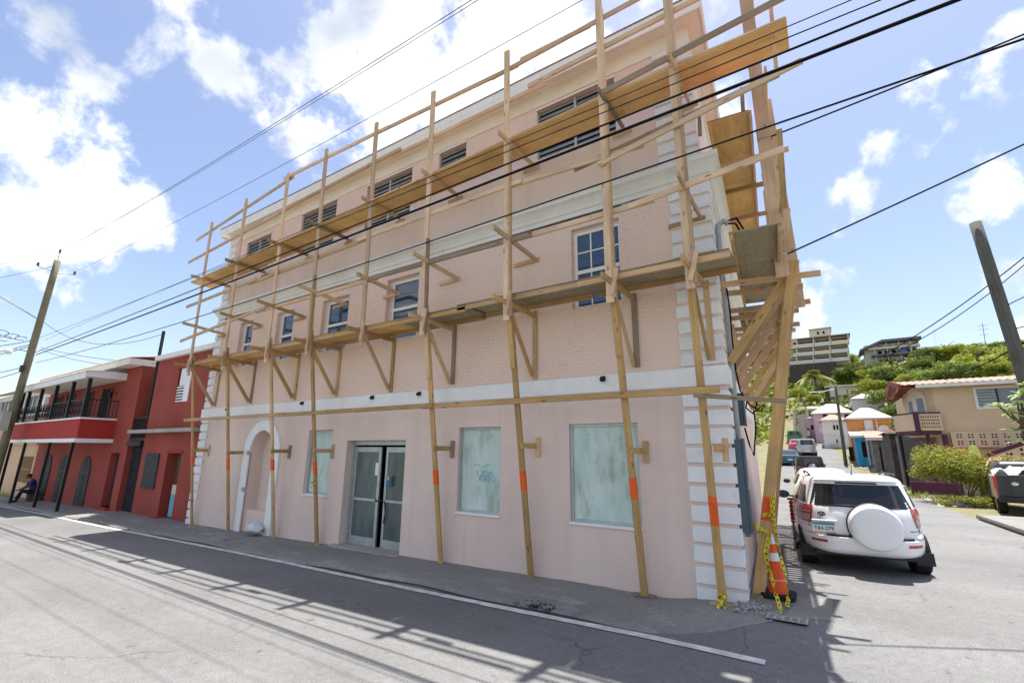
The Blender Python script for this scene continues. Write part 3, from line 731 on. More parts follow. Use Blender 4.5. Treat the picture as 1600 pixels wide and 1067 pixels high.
# entrance: recessed aluminium glass doors, left leaf closed, right leaf ajar, padlocked chain
dr = MB()
x0, x1, z0, z1, dp = door
dr.box(x0+.002, x0+.06, dp-.12, dp-.02, z0+.03, z1-.10); dr.box(x1-.06, x1-.002, dp-.12, dp-.02, z0+.03, z1-.10); dr.box(x0+.002, x1-.002, dp-.13, dp-.02, z1-.10, z1-.004)
dro = dr.build('entrance', M['alu'], bld)
MB().box(x0+.002, x1-.002, dp+.25, dp+.27, z0, z1).build('dark_lobby', M['dark'], dro)
def leaf(xa, xb, swing):
    w = xb-xa; f = 0.075
    o = MB(); o.box(0, f, -.02, .02, 0, 2.10); o.box(w-f, w, -.02, .02, 0, 2.10); o.box(f, w-f, -.02, .02, 1.99, 2.10); o.box(f, w-f, -.02, .02, 0, .17)
    g_ = MB().box(f, w-f, -.006, .006, .17, 1.99); bar = MB().box(f, w-f, -.045, -.02, 0.93, 0.985)
    def T(x, y, zz):
        if swing >= 0:   # hinged on the right
            q = x-w; return (xb + q*math.cos(swing), dp-.07 - q*math.sin(swing) + y, z0+.035+zz)
        return (xa+x, dp-.07+y, z0+.035+zz)
    lo = o.xf(T).build('door_leaf', M['alu'], dro); g_.xf(T).build('pane', M['glass_door'], lo); bar.xf(T).build('push_bar', M['alu'], lo)
    return lo
leaf(x0+.062, x0+.062+.895, -1)
lf2 = leaf(x1-.062-.80, x1-.062, R(3.5))
xm = x0+1.0
MB().tube([(xm-.06,.15,.78),(xm,.13,.74),(xm+.1,.16,.77),(xm+.16,.22,.73),(xm+.2,.22,.5),(xm+.17,.22,.3)], .014, 6).build('chain', M['cable_grey'], dro)
M['paper'] = pmat('white_paper', (0.78,0.79,0.80), 0.8, var=0.03)
MB().box(x0+.80, x0+.905, dp-.096, dp-.093, 1.28, 1.55).build('notice', M['paper'], dro)
M['bluetag'] = pmat('blue_sticker', (0.06,0.16,0.42), 0.6)
MB().box(xm+.2, xm+.32, dp-.115, dp-.112, 1.05, 1.28).build('sticker', M['bluetag'], dro)
M['yellowtag'] = pmat('yellow_sticker', (0.55,0.60,0.08), 0.6)
MB().box(xm+.23, xm+.29, dp-.119, dp-.116, 1.2, 1.27).build('sticker', M['yellowtag'], dro)
MB().box(x0-.12, x1+.05, -.16, dp-.0, z0-.12, z0+.03).build('door_step', M['conc'], bld)
# small black light fittings on the belt course
for xq in (-13.92,-10.09,-7.4,-5.94,-1.82):
    mb = MB().box(xq-.04, xq+.04, -.09, -.06, 2.95, 3.03); mb.cyl((xq,-.075,2.99),(xq,-.13,2.97),.034,.038,10); mb.build('spotlight', M['blackpaint'], bld)
# plaster bag slumped in the niche
bag = MB()
rows = []
for i in range(9):
    t = i/8; rr = 0.30*math.sin(math.pi*min(.999,max(.04,t)))**.45
    rows.append([(-11.36 + (t-.5)*.62, -.20 + rr*.55*math.cos(2*math.pi*j/14), -.33+.16 + rr*.52*math.sin(2*math.pi*j/14)*(1 if math.sin(2*math.pi*j/14) > 0 else .55) + .02*math.sin(9*t+j)) for j in range(15)])
bag.grid(rows)
M['bag'] = pmat('white_plastic_bag', (0.66,0.72,0.76), 0.5, var=0.15, scale=7, bump=0.8, bscale=9)
tag(bag.build('plastic_bag', M['bag'], smooth=True), 'white plastic sack slumped at the foot of the arched niche', 'bag')

# ------------------------------------------------------------------ timber scaffold, nailed together all round the corner
scf = thing('timber_scaffold', 'rough timber scaffold with plywood walkways wrapped around the pink building', 'scaffold', (-7.0, -0.9, -0.2))
def band(post, L, d0, d1, w, t):
    """sprayed orange band: a thin sleeve on the leg between distances d0 and d1 from its foot"""
    mb = MB(); w2, t2 = w/2+.0016, t/2+.0016
    q = random.uniform
    mb.add([(d0+q(-.015,.015),-t2,-w2),(d0+q(-.03,.015),t2,-w2),(d0+q(-.03,.02),t2,w2),(d0+q(-.02,.02),-t2,w2),(d1+q(-.02,.02),-t2,-w2),(d1+q(-.03,.03),t2,-w2),(d1+q(-.02,.03),t2,w2),(d1+q(-.03,.02),-t2,w2)],
           [(0,3,2,1),(4,5,6,7),(0,1,5,4),(1,2,6,5),(2,3,7,6),(3,0,4,7)])
    mb.v = [(x-L/2, y, z) for x, y, z in mb.v]
    me = mb.mesh('paint_band'); me.materials.append(M['orange'])
    o = bpy.data.objects.new('paint_band', me); COL.objects.link(o); o.parent = post
    return o
W4, T2 = 0.089, 0.038
PX = [-14.95,-12.83,-10.63,-8.87,-6.94,-5.14,-3.20,-1.32,-0.20]
TOP = [9.05,9.25,9.36,9.46,9.42,9.42,9.42,9.55,9.7]
FOOT = [-0.44,-0.38,-0.33,-0.31,None,-0.21,-0.17,-0.11,-0.06]
BAND = [(1.35,1.62),(1.27,1.60),(1.33,1.60),(1.27,1.57),None,(1.22,1.50),(1.20,1.53),(1.18,1.48),(0.92,1.28)]
def z_up(x): return 7.13 + (x+15.0)*0.0245 if x < 0 else 7.50 - 0.02*x
XU = (1, 0, 0)
for i, x in enumerate(PX):
    jx = random.uniform(-.02, .02)
    lean = random.uniform(-.04, .04)
    old = M['pine'] if i % 3 else M['pine_mid']
    # upper post
    beam('post', (x+jx, -0.875, 3.98), (x+jx+lean, -0.955, TOP[i]), 0.112, 0.045, M['pine'], scf, XU)
    if i in (3, 5, 6, 7, 8):     # doubled lower half, nailed on edge
        beam('post', (x+jx+0.066, -0.862, 4.05), (x+jx+0.066+lean*.5, -0.925, 4.05+(3.3 if i > 5 else 1.9)), W4, T2, M['pine_mid'], scf, (0,1,0))
    if i == 7 or i == 8:
        beam('post', (x+jx+0.064, -0.935, 7.42), (x+jx+0.064+lean*.5, -0.955, TOP[i]-.3), W4, T2, M['pine'], scf, (0,1,0))
    # raking leg from the wall foot out to the platform
    if FOOT[i] is not None:
        fx = x + (0.05 if i < 8 else -0.05)
        p0 = Vector((fx, -0.125 if i < 7 else -0.17, FOOT[i])); p1 = Vector((x, -0.832, 4.62))
        lg = beam('leg', p0, p1, 0.10, 0.045, M['pine_leg'], scf, XU)
        L = (p1-p0).length
        band(lg, L, (BAND[i][0]-p0.z)*1.01, (BAND[i][1]-p0.z)*1.01, 0.10, 0.045)
        if i in (5, 6, 7): # splice cleat below the platform
            beam('splice', p0.lerp(p1, .70)+Vector((.0,-.042,0)), p0.lerp(p1, .93)+Vector((0,-.042,0)), W4, T2, M['pine_leg'], scf, XU)
        # prop back to the wall with its plate
        zt = 1.87 + random.uniform(-.03, .05) - (0.12 if i < 4 else 0)
        yl = p0.lerp(p1, (zt-p0.z)/(p1.z-p0.z)).y
        ax = x + 0.075
        beam('prop', (ax, yl-.06, zt), (ax+.01, -0.04, zt+.005), W4, T2, M['pine_leg'], scf)
        beam('wall_plate', (ax+.045, -0.020, zt-.17), (ax+.05, -0.020, zt+.15), W4, T2, M['pine_mid'], scf, XU)
        beam('foot_block', (fx-.16, -0.15, FOOT[i]-.01), (fx+.14, -0.13, FOOT[i]-.012), W4, T2, M['pine_old'] if i % 2 else M['pine_mid'], scf, (0,1,0))
    # bracket carrying the lower walkway
    bx = x + 0.06
    beam('wall_post', (bx, -0.021, 3.08+random.uniform(0,.06)), (bx, -0.021, 4.36), W4, T2, M['pine_mid'], scf, XU)
    beam('outrigger', (bx-.03, -1.285+random.uniform(-.06,.05), 4.285), (bx, -0.042, 4.27), W4, T2, M['pine_leg'], scf)
    beam('brace', (x+0.03, -0.85, 4.24), (bx-.045, -0.05, 3.16), W4, T2, M['pine_leg'], scf)
    beam('cleat', (x+.15, -0.985, 4.46), (x+.03, -0.93, 4.08), 0.064, T2, M['pine'], scf, XU)
    # tie back to the wall halfway up
    if i not in (7,):
        zt = 5.42 + random.uniform(-.03,.05)
        beam('tie', (x+.05, -1.28+random.uniform(-.08,.1), zt+.1), (x+.07, -0.045, zt), W4, T2, M['pine_mid'], scf)
        beam('tie_plate', (x-.42, -0.022, zt-.03), (x+.14, -0.022, zt-.02), 0.075, T2, M['pine_mid'], scf)
    # outrigger of the upper walkway
    zu = z_up(x)
    beam('outrigger', (x+.06, -1.27+random.uniform(-.08,.08), zu-.05), (x+.07, -0.12, zu-.055), W4, T2, M['pine_mid'], scf)
    beam('tie_plate', (x-.06+random.uniform(-.2,0), -0.10, zu-.14), (x+.20, -0.10, zu-.12), 0.075, T2, M['pine_mid'], scf)
# lower walkway: two beams and plywood sheets
def run(name, pts, y, w, t, mat, up=(0,0,1), jog=0.0):
    for k, (a, b_) in enumerate(zip(pts, pts[1:])):
        beam(name, (a[0], y+jog*(k % 2), a[1]), (b_[0], y+jog*(k % 2), b_[1]), w, t, mat, scf, up)
for (xa, xb, dz) in ((-15.25,-11.6,0),(-11.6,-7.9,.004),(-7.9,-4.15,0),(-4.35,-1.9,.034),(-1.9,0.335,.036)):
    beam('walkway_beam', (xa, -0.80, 4.362+dz), (xb-.004, -0.80, 4.362+dz), W4, T2, M['pine_mid'], scf)
    beam('walkway_beam', (xa+.1, -0.17, 4.362+dz), (xb-.004, -0.17, 4.362+dz), W4, T2, M['pine_leg'], scf)
    n = 2
    for k in range(n):
        a, b_ = xa+(xb-xa)*k/n, xa+(xb-xa)*(k+1)/n - .006
        beam('plywood_sheet', (a, -0.485, 4.417+dz), (b_, -0.485, 4.417+dz), 0.70, 0.018, M['ply_grey'] if a > -6.4 else M['ply'], scf, (0,1,0))
        beam('sheet_edge', (a, -0.829, 4.421+dz), (b_, -0.829, 4.421+dz), 0.012, 0.02, M['pine_old'], scf)
# upper walkway
xa = -15.75
lens_ = [2.44]*7
for k, L in enumerate(lens_):
    xb = min(xa+L, 1.33)
    za, zb = z_up(xa)+.004+.006*(k % 2), z_up(xb-.01)+.004+.006*(k % 2)
    beam('plywood_sheet', (xa, -0.64, za), (xb-.008, -0.64, zb), 0.61, 0.016, M['ply'], scf, (0,1,0))
    beam('batten', (xa, -0.925, za+.028), (xb-.008, -0.925, zb+.028), 0.06, 0.03, M['pine'], scf, (0,1,0))
    beam('red_edged_sheet', (xa+.05, -0.62, za+.085), (xb-.03, -0.62, zb+.085), 0.56, 0.022, M['red_edge'], scf, (0,1,0))
    xa = xb
    if xb >= 1.33: break
# guard rails and ledgers along the front
run('rail', [(-16.1,8.74),(-10.45,9.24)], -0.875, W4, T2, M['pine'])
run('rail', [(-10.9,9.30),(-6.6,9.17)], -0.915, W4, T2, M['pine'])
run('rail', [(-7.1,9.22),(-3.0,9.06)], -0.875, W4, T2, M['pine'])
run('rail', [(-3.6,9.02),(0.75,9.12)], -0.915, W4, T2, M['pine'])
run('rail', [(-2.95,9.14),(-1.5,9.10)], -0.875, W4, T2, M['pine_mid'])
run('mid_rail', [(-16.4,8.00),(-10.1,8.32)], -0.875, W4, T2, M['pine'])
run('mid_rail', [(-10.5,8.27),(-6.1,8.40)], -0.915, W4, T2, M['pine_mid'])
run('mid_rail', [(-6.5,8.35),(-2.4,8.34)], -0.875, W4, T2, M['pine'])
run('mid_rail', [(-2.75,8.42),(1.2,8.55)], -0.915, W4, T2, M['pine'])
run('ledger', [(-15.9,6.33),(-11.7,6.44)], -0.885, W4, T2, M['pine'])
run('ledger', [(-12.1,6.40),(-7.0,6.50)], -0.845, W4, T2, M['pine_mid'])
run('ledger', [(-7.4,6.52),(-2.9,6.53)], -0.885, W4, T2, M['pine'])
run('ledger', [(-3.3,6.54),(-0.7,6.42)], -0.845, W4, T2, M['pine'])
run('ledger', [(-1.4,6.26),(1.42,6.74)], -0.965, W4, T2, M['pine'])
run('ledger', [(-1.9,6.44),(1.15,6.80)], -0.800, W4, T2, M['pine_old'])
run('rail', [(-15.9,5.18),(-11.0,5.52)], -0.885, W4, T2, M['pine'])
run('rail', [(-11.5,5.47),(-6.6,5.46)], -0.845, W4, T2, M['pine_mid'])
run('rail', [(-7.0,5.47),(-2.7,5.44)], -0.885, W4, T2, M['pine_mid'])
run('rail', [(-3.1,5.44),(-0.6,5.45)], -0.845, W4, T2, M['pine'])
run('rail', [(-0.95,5.40),(1.09,5.59)], -0.945, W4, T2, M['pine'])
run('plank', [(-1.3,7.53),(1.40,7.80)], -0.985, 0.10, T2, M['pine_old'])
run('rail', [(-15.35,2.665),(-9.9,2.66)], -0.615, W4, T2, M['pine_mid'])
run('rail', [(-10.1,2.645),(-5.0,2.65)], -0.655, W4, T2, M['pine_leg'])
run('rail', [(-5.3,2.64),(0.02,2.635)], -0.615, W4, T2, M['pine_leg'])
beam('rail', (-0.3,-0.655,2.575), (0.72,-0.05,2.50), 0.06, T2, M['pine_old'], scf)
# short uprights above the upper walkway corner
beam('stick', (1.13,-0.70,7.0), (1.17,-0.72,8.0), 0.05, T2, M['pine_mid'], scf, XU)
beam('stick', (0.66,-0.55,6.62), (0.68,-0.57,6.98), 0.05, T2, M['pine_old'], scf, XU)
beam('stick', (0.06,-0.55,6.45), (0.08,-0.57,6.90), 0.05, T2, M['pine_old'], scf, XU)

# ---- the side-street run
def sb(name, a, b_, w, t, mat, up=(0,0,1)):
    return beam(name, SP(*a), SP(*b_), w, t, mat, scf, up)
SNv, SDv = tuple(SN), tuple(SD)
legs_s = [0.32, 1.75, 3.3, 4.9, 6.5, 8.1]
for i, s_ in enumerate(legs_s):
    wv = 0.145 if i == 0 else (0.14 if i == 1 else 0.10)
    p0, p1 = (s_, 0.13 if i == 0 else .17, -0.02), (s_, 1.04 if i == 0 else 0.98, 4.58)
    lg = sb('leg', p0, p1, wv, 0.042, M['pine_leg'] if i else M['pine_mid'], SNv)
    L = (Vector(SP(*p1))-Vector(SP(*p0))).length
    band(lg, L, (0.98 if i == 0 else 1.30), (1.30 if i == 0 else 1.75), wv, 0.042)
    if i == 1:
        sb('leg', (s_-.05, .27, -0.02), (s_-.05, 1.05, 4.4), 0.10, 0.05, M['pine_leg'], SDv)
    sb('foot_block', (s_-.15, .12, -.0), (s_+.15, .12, -.0), 0.14, .04, M['pine_old'], SNv)
    # brackets
    for (ds, wb) in ((0.12, 0.12), (0.62, 0.10)):
        q = s_+ds
        sb('outrigger', (q, 0.02, 4.385+random.uniform(-.03,.03)), (q, 1.36-0.05*i+random.uniform(-.08,.05) if ds < .3 else 1.16, 4.375), W4, T2, M['pine_mid'])
        if ds < .3 or i == 0: sb('brace', (q-.05, 0.06, 3.10+random.uniform(-.05,.1)), (q-.05, 0.97, 4.42), wb, T2, M['pine_mid'] if ds < .3 else M['pine_leg'])
        sb('wall_post', (q, 0.022, 3.06), (q, 0.022, 4.5), W4, T2, M['pine_mid'], SDv)
# upper boards of the side run
sb('post', (0.15, 0.875, 4.30), (0.13, 0.850, 6.75), 0.175, 0.045, M['pine'], SNv)
sb('post', (0.11, 0.865, 6.55), (0.02, 0.845, 9.75), 0.185, 0.045, M['pine'], SNv)
sb('post', (0.22, 0.80, 4.9), (0.16, 0.955, 9.7), 0.05, 0.09, M['ply'], SNv)
sb('post', (1.55, 1.13, 4.2), (1.35, 1.03, 8.1), 0.15, 0.042, M['pine'], SNv)
sb('post', (1.2, 1.02, 4.30), (1.25, 0.85, 6.6), 0.10, 0.04, M['pine_mid'], SNv)
for s_, zt in ((3.3, 8.4), (4.9, 8.2), (6.5, 8.0), (8.1, 7.8)):
    sb('post', (s_, 0.93, 4.2), (s_, 0.96, zt), W4, T2, M['pine_mid'], SNv)
beam('stick', (0.99,-0.25,5.0), (1.06,-0.30,6.30), 0.075, T2, M['pine_leg'], scf, XU)
beam('stick', (0.95,-0.35,4.45), (1.02,-0.35,5.05), 0.09, T2, M['pine_mid'], scf, XU)
# lower side walkway: edge beams, grey-green plywood, then open planks
sb('walkway_beam', (-0.98, 0.30, 4.56), (2.3, 0.30, 4.56), W4, T2, M['pine_leg'])
sb('walkway_beam', (-0.98, 0.845, 4.56), (2.3, 0.845, 4.56), W4, T2, M['pine_leg'])
sb('plywood_sheet', (-0.99, 0.572, 4.617), (0.25, 0.572, 4.617), 0.60, 0.018, M['ply_grey'], SNv)
sb('plywood_sheet', (0.256, 0.572, 4.617), (2.35, 0.572, 4.617), 0.60, 0.018, M['ply_grey'], SNv)
sb('walkway_beam', (2.3, 0.28, 4.47), (9.0, 0.28, 4.47), W4, T2, M['pine_leg'])
sb('walkway_beam', (2.3, 0.86, 4.47), (9.0, 0.86, 4.47), W4, T2, M['pine_leg'])
k = 2.45
while k < 8.9:
    sb('plank', (k, 0.16, 4.53), (k, 0.95, 4.53), 0.10, 0.022, M['pine_old'], SDv); k += 0.155
# upper side walkway
ZS = 6.72
for a, b_ in ((-0.42, 0.95), (0.958, 2.4), (2.408, 3.9), (3.908, 6.2)):
    sb('plywood_sheet', (a, 0.42, ZS), (b_, 0.42, ZS), 0.60, 0.018, M['ply'], SNv)
    sb('sheet_edge', (a, 0.40, ZS+.02), (b_, 0.40, ZS+.02), 0.57, 0.012, M['red_edge'], SNv)
sb('walkway_beam', (-0.40, 0.145, ZS-.055), (6.2, 0.145, ZS-.055), W4, T2, M['ply'])
sb('walkway_beam', (-0.40, 0.700, ZS-.055), (6.2, 0.700, ZS-.055), W4, T2, M['pine_mid'])
for s_, n1 in ((0.62, 1.20), (1.55, 1.17), (2.75, 1.18), (4.0, 1.1), (5.4, 1.1)):
    sb('outrigger', (s_, 0.03, ZS-.145), (s_, n1, ZS-.14), W4, T2, M['pine_mid'])
sb('rail', (-0.2, 0.955, 5.3), (6.5, 0.985, 5.4), W4, T2, M['pine_mid'])
sb('rail', (-0.1, 0.985, 7.6), (6.0, 1.0, 7.6), W4, T2, M['pine'])

# ------------------------------------------------------------------ electrical service on the side wall
M['wh'] = M['steel']
cd_ = MB().tube([SP(.50,.06,0.7),SP(.50,.06,5.30),SP(.50,.075,5.45),SP(.52,.16,5.52),SP(.53,.22,5.46)], .045, 10)
tag(cd_.build('service_conduit', M['steel'], smooth=True), 'grey metal conduit rising up the side wall behind the white corner quoins', 'conduit')
MB_ = MB().tube([SP(.52,.17,5.5),SP(.6,.35,5.56),SP(.8,.45,5.4),SP(1.1,.48,5.1),SP(1.3,.5,4.9)], .016, 6); MB_.tube([SP(.53,.2,5.47),SP(.62,.33,5.48),SP(.8,.42,5.3),SP(1.1,.45,5.0)], .016, 6)
tag(MB_.build('service_cable', M['cable'], smooth=True), 'pair of black cables looping out of the conduit head', 'cable')
def elbox(name, label, s0, s1, n1, z0, z1):
    o = thing(name, label, 'electric box', SP((s0+s1)/2, 0, z0))
    mb = MB().box(s0, s1, 0.004, n1-.025, z0, z1); mb.xf(lambda s_, n_, z_: SP(s_, n_, z_)).build('box', M['boxblue'], o, bevel=.006)
    mb = MB().box(s0-.012, s1+.012, n1-.024, n1, z0-.012, z1+.012); dr_ = mb.xf(lambda s_, n_, z_: SP(s_, n_, z_)).build('cover', M['boxblue'], o, bevel=.005)
    mb = MB().box(s0+.02, s0+.05, n1+.001, n1+.015, (z0+z1)/2-.06, (z0+z1)/2+.06); mb.xf(lambda s_, n_, z_: SP(s_, n_, z_)).build('latch', M['steel'], dr_)
elbox('electric_panel', 'tall blue grey electric panel hanging beside the white quoins', .06, .40, .15, 0.80, 2.02)
elbox('junction_box', 'small dark grey junction box above the tall electric panel', .62, 1.0, .18, 2.25, 2.72)
loop = MB()
loop.tube([SP(.48,.11,4.35),SP(.40,.13,4.0),SP(.42,.12,3.5),SP(.52,.12,3.05),SP(.56,.15,2.75),SP(.7,.25,2.55),SP(.8,.32,2.5),SP(.9,.35,2.58),SP(.85,.3,2.68),SP(.72,.22,2.6),SP(.66,.2,2.5),SP(.75,.28,2.42),SP(.86,.36,2.5),SP(.9,.44,2.56),SP(.84,.4,2.46),SP(.75,.3,2.45),SP(.78,.3,2.2),SP(.7,.24,1.8),SP(.62,.2,1.95),SP(.56,.16,2.2)], .012, 6)
tag(loop.build('loose_cable', M['cable'], smooth=True), 'tangled loop of loose black cable hanging over the electric boxes', 'cable')

# ------------------------------------------------------------------ red building to the left
M['red'] = pmat('faded_red_paint', (0.335,0.066,0.050), 0.85, var=0.13, scale=0.7, bump=0.1, bscale=40, stain=0.25, world=True, detail=8)
M['red2'] = pmat('fresh_red_paint', (0.40,0.036,0.028), 0.8, var=0.08, scale=0.9, world=True)
M['irongrey'] = pmat('dark_iron_shutter', (0.045,0.05,0.055), 0.7, var=0.25, scale=4, stain=0.2)
M['brownwood'] = wood('brown_door_timber', (0.17,0.10,0.06), (0.09,0.05,0.03))
M['tin'] = pmat('corrugated_tin', (0.55,0.53,0.50), 0.55, var=0.12, scale=2, stain=0.35)
M['tinred'] = pmat('faded_red_tin', (0.50,0.30,0.25), 0.6, var=0.15, scale=1.3, stain=0.3)
M['blue_paint'] = pmat('light_blue_paint', (0.16,0.42,0.55), 0.7)
M['cream2'] = pmat('cream_board', (0.62,0.58,0.42), 0.8)
red = thing('red_building', 'red two storey building with black balcony posts left of the pink building', 'building', (-25, 0.15, -0.65))
YR = 0.15
def corrugated(x0, x1, y0, z0, y1, z1, pitch=0.12, amp=0.018):
    n = int((x1-x0)/pitch*4); rows = []
    xs_ = frange(x0, x1, n)
    return MB().grid([[(x, y0, z0+amp*math.sin(2*math.pi*(x-x0)/pitch)) for x in xs_], [(x, y1, z1+amp*math.sin(2*math.pi*(x-x0)/pitch)) for x in xs_]])
# right section
A0, A1 = -20.3, -15.72
holes = [(-18.33,-17.28,3.42,4.65,.10), (-18.10,-17.02,-0.45,1.66,.35)]
mb = MB(); wall_holes(mb, A0, A1, -1.0, 5.12, holes, YR)
mb.quad((A0,YR,-1),(A0,4,-1),(A0,4,5.12),(A0,YR,5.12)); mb.quad((A1,YR,-1),(A1,4,-1),(A1,4,5.12),(A1,YR,5.12)); mb.quad((A0,4,-1),(A1,4,-1),(A1,4,5.12),(A0,4,5.12))
mb.build('wall', M['red'], red)
MB().box(A0-.05, A1+.02, YR-.14, 4.1, 5.12, 5.30).build('parapet', M['white'], red)
MB().box(-21.0, A1+.02, YR-.36, YR-.002, 2.36, 2.48).build('ledge', M['conc'], red)
# slatted window
wn_ = MB().box(-18.33,-17.28,YR+.08,YR+.1,3.42,4.65).build('window', M['dark'], red)
MB().box(-18.2,-17.72,YR+.02,YR+.05,4.02,4.65).build('blind', M['whiteframe'], wn_); MB().box(-17.68,-17.28,YR-.02,YR+.02,3.42,4.62).build('shutter', M['whiteframe'], wn_)
for i in range(6): MB().box(-18.33,-17.74,YR+.015,YR+.045,3.44+i*.1,3.49+i*.1).build('slat', M['whiteframe'], wn_)
MB().box(-18.4,-17.2,YR-.03,YR-.001,4.66,4.72).build('sill', M['red2'], wn_)
sh_ = MB().box(-19.8,-18.7,YR-.04,YR-.001,.42,1.64).build('shutter', M['irongrey'], red)
for zz in (.62, 1.45): MB().box(-19.84,-18.66,YR-.055,YR-.041,zz-.03,zz+.03).build('strap_hinge', M['blackpaint'], sh_)
d_ = MB().box(-18.09,-17.03,YR+.30,YR+.34,-.42,1.65).build('door', M['brownwood'], red)
MB().box(-17.75,-17.06,YR+.17,YR+.20,-.40,.30).build('door_patch', M['blue_paint'], d_); MB().box(-17.75,-17.06,YR+.17,YR+.20,.31,.62).build('door_patch', M['cream2'], d_)
MB().box(-18.2,-16.95,YR-.04,YR-.001,1.67,1.74).build('door_lintel', M['red2'], red)
MB().box(-18.25,-16.95,YR-.20,YR+.29,-.62,-.44).build('step', M['red2'], red)
tag(MB().cyl((-15.66,YR-.05,-.5),(-15.66,YR-.05,4.9),.055,n=10).build('drainpipe', M['blackpaint'], red), 'black drainpipe in the gap by the pink building')
tag(MB().cyl((-20.42,YR+.0,3.0),(-20.42,YR+.0,6.35),.06,n=8).build('service_mast', M['blackpaint'], red), 'black pipe rising above the roof')
# middle recess with black gates
mb = MB(); mb.quad((-24.5,1.6,-1),(-20.3,1.6,-1),(-20.3,1.6,5.0),(-24.5,1.6,5.0)); mb.build('wall', M['red2'], red)
wn_ = MB().box(-23.45,-22.75,1.50,1.58,3.35,4.6).build('window', M['dark'], red)
for i in range(11): MB().box(-23.45,-22.75,1.45,1.49,3.37+i*.112,3.44+i*.112).build('slat', M['whiteframe'], wn_)
mb = MB().box(-22.0,-20.31,YR+.02,1.59,2.10,2.2); mb.build('landing', M['blackpaint'], red)
rl = MB().box(-22.0,-20.31,YR+.02,YR+.06,2.95,3.0).build('railing', M['blackpaint'], red)
for i in range(17): MB().box(-21.98+i*.1,-21.955+i*.1,YR+.03,YR+.05,2.2,2.95).build('baluster', M['blackpaint'], rl)
MB().box(-21.85,-20.5,YR-.06,YR+.05,1.90,2.08).build('gate_lintel', M['irongrey'], red)
gt = MB().box(-21.8,-20.55,YR+.25,YR+.28,-.55,1.88).build('gate', M['blackpaint'], red)
for i in range(9): MB().box(-21.76+i*.145,-21.72+i*.145,YR+.18,YR+.22,-.5,1.86).build('bar', M['irongrey'], gt)
# left section
C0, C1 = -34.0, -21.8
holes = [(-23.41,-22.45,-0.45,1.62,.30)]
mb = MB(); wall_holes(mb, C0, C1, -1.3, 5.1, holes, YR)
mb.quad((C1,YR,-1),(C1,1.6,-1),(C1,1.6,5.1),(C1,YR,5.1)); mb.quad((C0,YR,-1.3),(C0,6,-1.3),(C0,6,5.1),(C0,YR,5.1))
mb.build('wall', M['red'], red)
MB().box(-23.40,-22.46,YR+.22,YR+.26,-.44,1.61).build('door', M['irongrey'], red)
MB().box(-23.5,-22.4,YR-.15,YR+.2,-.66,-.45).build('step', M['red2'], red)
def arched_door(xc, w, z0, zs):
    r = w/2; pts = [(xc-r, z0), (xc+r, z0)] + [(xc+r*math.cos(math.pi*i/12), zs+r*math.sin(math.pi*i/12)) for i in range(13)]
    o = MB().extr(pts, lambda u, v, q: (u, q, v), YR-.035, YR-.001).build('arched_door', M['irongrey'], red)
    for zz in (z0+.35, zs-.1): MB().box(xc-r-.06, xc+r+.06, YR-.055, YR-.036, zz-.03, zz+.03).build('strap_hinge', M['blackpaint'], o)
    MB().box(xc-.015, xc+.015, YR-.045, YR-.0352, z0, zs+r*.9).build('centre_joint', M['blackpaint'], o)
for xc in (-26.0,-29.0,-31.6): arched_door(xc, 1.25, -.75, .85)
# upper floor openings behind the balcony
for xc in (-25.2,-27.6,-30.2,-32.2):
    o = MB().box(xc-.5, xc+.5, YR-.03, YR-.001, 2.95, 4.35).build('balcony_door', M['dark'], red)
    MB().box(xc-.62, xc-.51, YR-.06, YR-.001, 2.95, 4.4).build('shutter', M['brownwood'], o); MB().box(xc+.51, xc+.62, YR-.06, YR-.001, 2.95, 4.4).build('shutter', M['brownwood'], o)
mb = MB().cyl((-24.2,YR-.2,3.9),(-24.2,YR-.2,4.12),.07,.10,6); mb.box(-24.21,-24.19,YR-.2,YR,4.12,4.15); mb.build('wall_lantern', M['blackpaint'], red)
# balcony
B0, B1, BY = -33.7, -23.55, -1.0
MB().box(B0, B1, BY, YR-.002, 2.17, 2.93).build('balcony_parapet', M['red2'], red)
MB().box(B0-.05, B1+.08, BY-.07, YR-.002, 2.02, 2.168).build('balcony_slab', M['white'], red)
MB().box(B0-.03, B1+.03, BY-.04, YR-.002, 2.932, 3.0).build('balcony_coping', M['white'], red)
ups = [-23.62,-25.62,-27.93,-30.25,-32.5,-33.62]
for xq in ups: beam('balcony_post', (xq, BY+.05, 3.0), (xq+.02, BY+.05, 4.56), .12, .12, M['blackpaint'], red, (1,0,0))
for xq in (-24.0,-27.05,-30.9,-33.5): beam('street_post', (xq+.12, BY-.03, -.72), (xq+.30, BY-.03, 2.02), .10, .10, M['blackpaint'], red, (1,0,0))
def scroll_panel(xa, xb):
    mb = MB(); mb.box(xa, xb, BY+.03, BY+.055, 3.70, 3.74); mb.box(xa, xb, BY+.03, BY+.055, 3.06, 3.09)
    n = max(2, int((xb-xa)/.42)); 
    for i in range(n):
        c = xa + (i+.5)*(xb-xa)/n
        for zc, rr in ((3.25,.13),(3.53,.15)):
            mb.tube([(c+rr*(1-t*.5)*math.cos(2*math.pi*1.4*t+zc), BY+.042, zc+rr*(1-t*.5)*math.sin(2*math.pi*1.4*t+zc)) for t in frange(0,1,14)], .014, 4)
    for i in range(n+1):
        c = xa+i*(xb-xa)/n; mb.box(c-.012, c+.012, BY+.03, BY+.055, 3.0, 3.72)
    mb.build('ironwork_panel', M['blackpaint'], red)
for a, b_ in zip(ups, ups[1:]): scroll_panel(b_+.08, a-.08)
mb = MB()
for i in range(9): y = BY+.15+i*.12; mb.box(B1-.10, B1-.08, y-.01, y+.01, 3.0, 3.7)
mb.box(B1-.11, B1-.07, BY+.05, YR, 3.7, 3.74); mb.build('side_railing', M['blackpaint'], red)
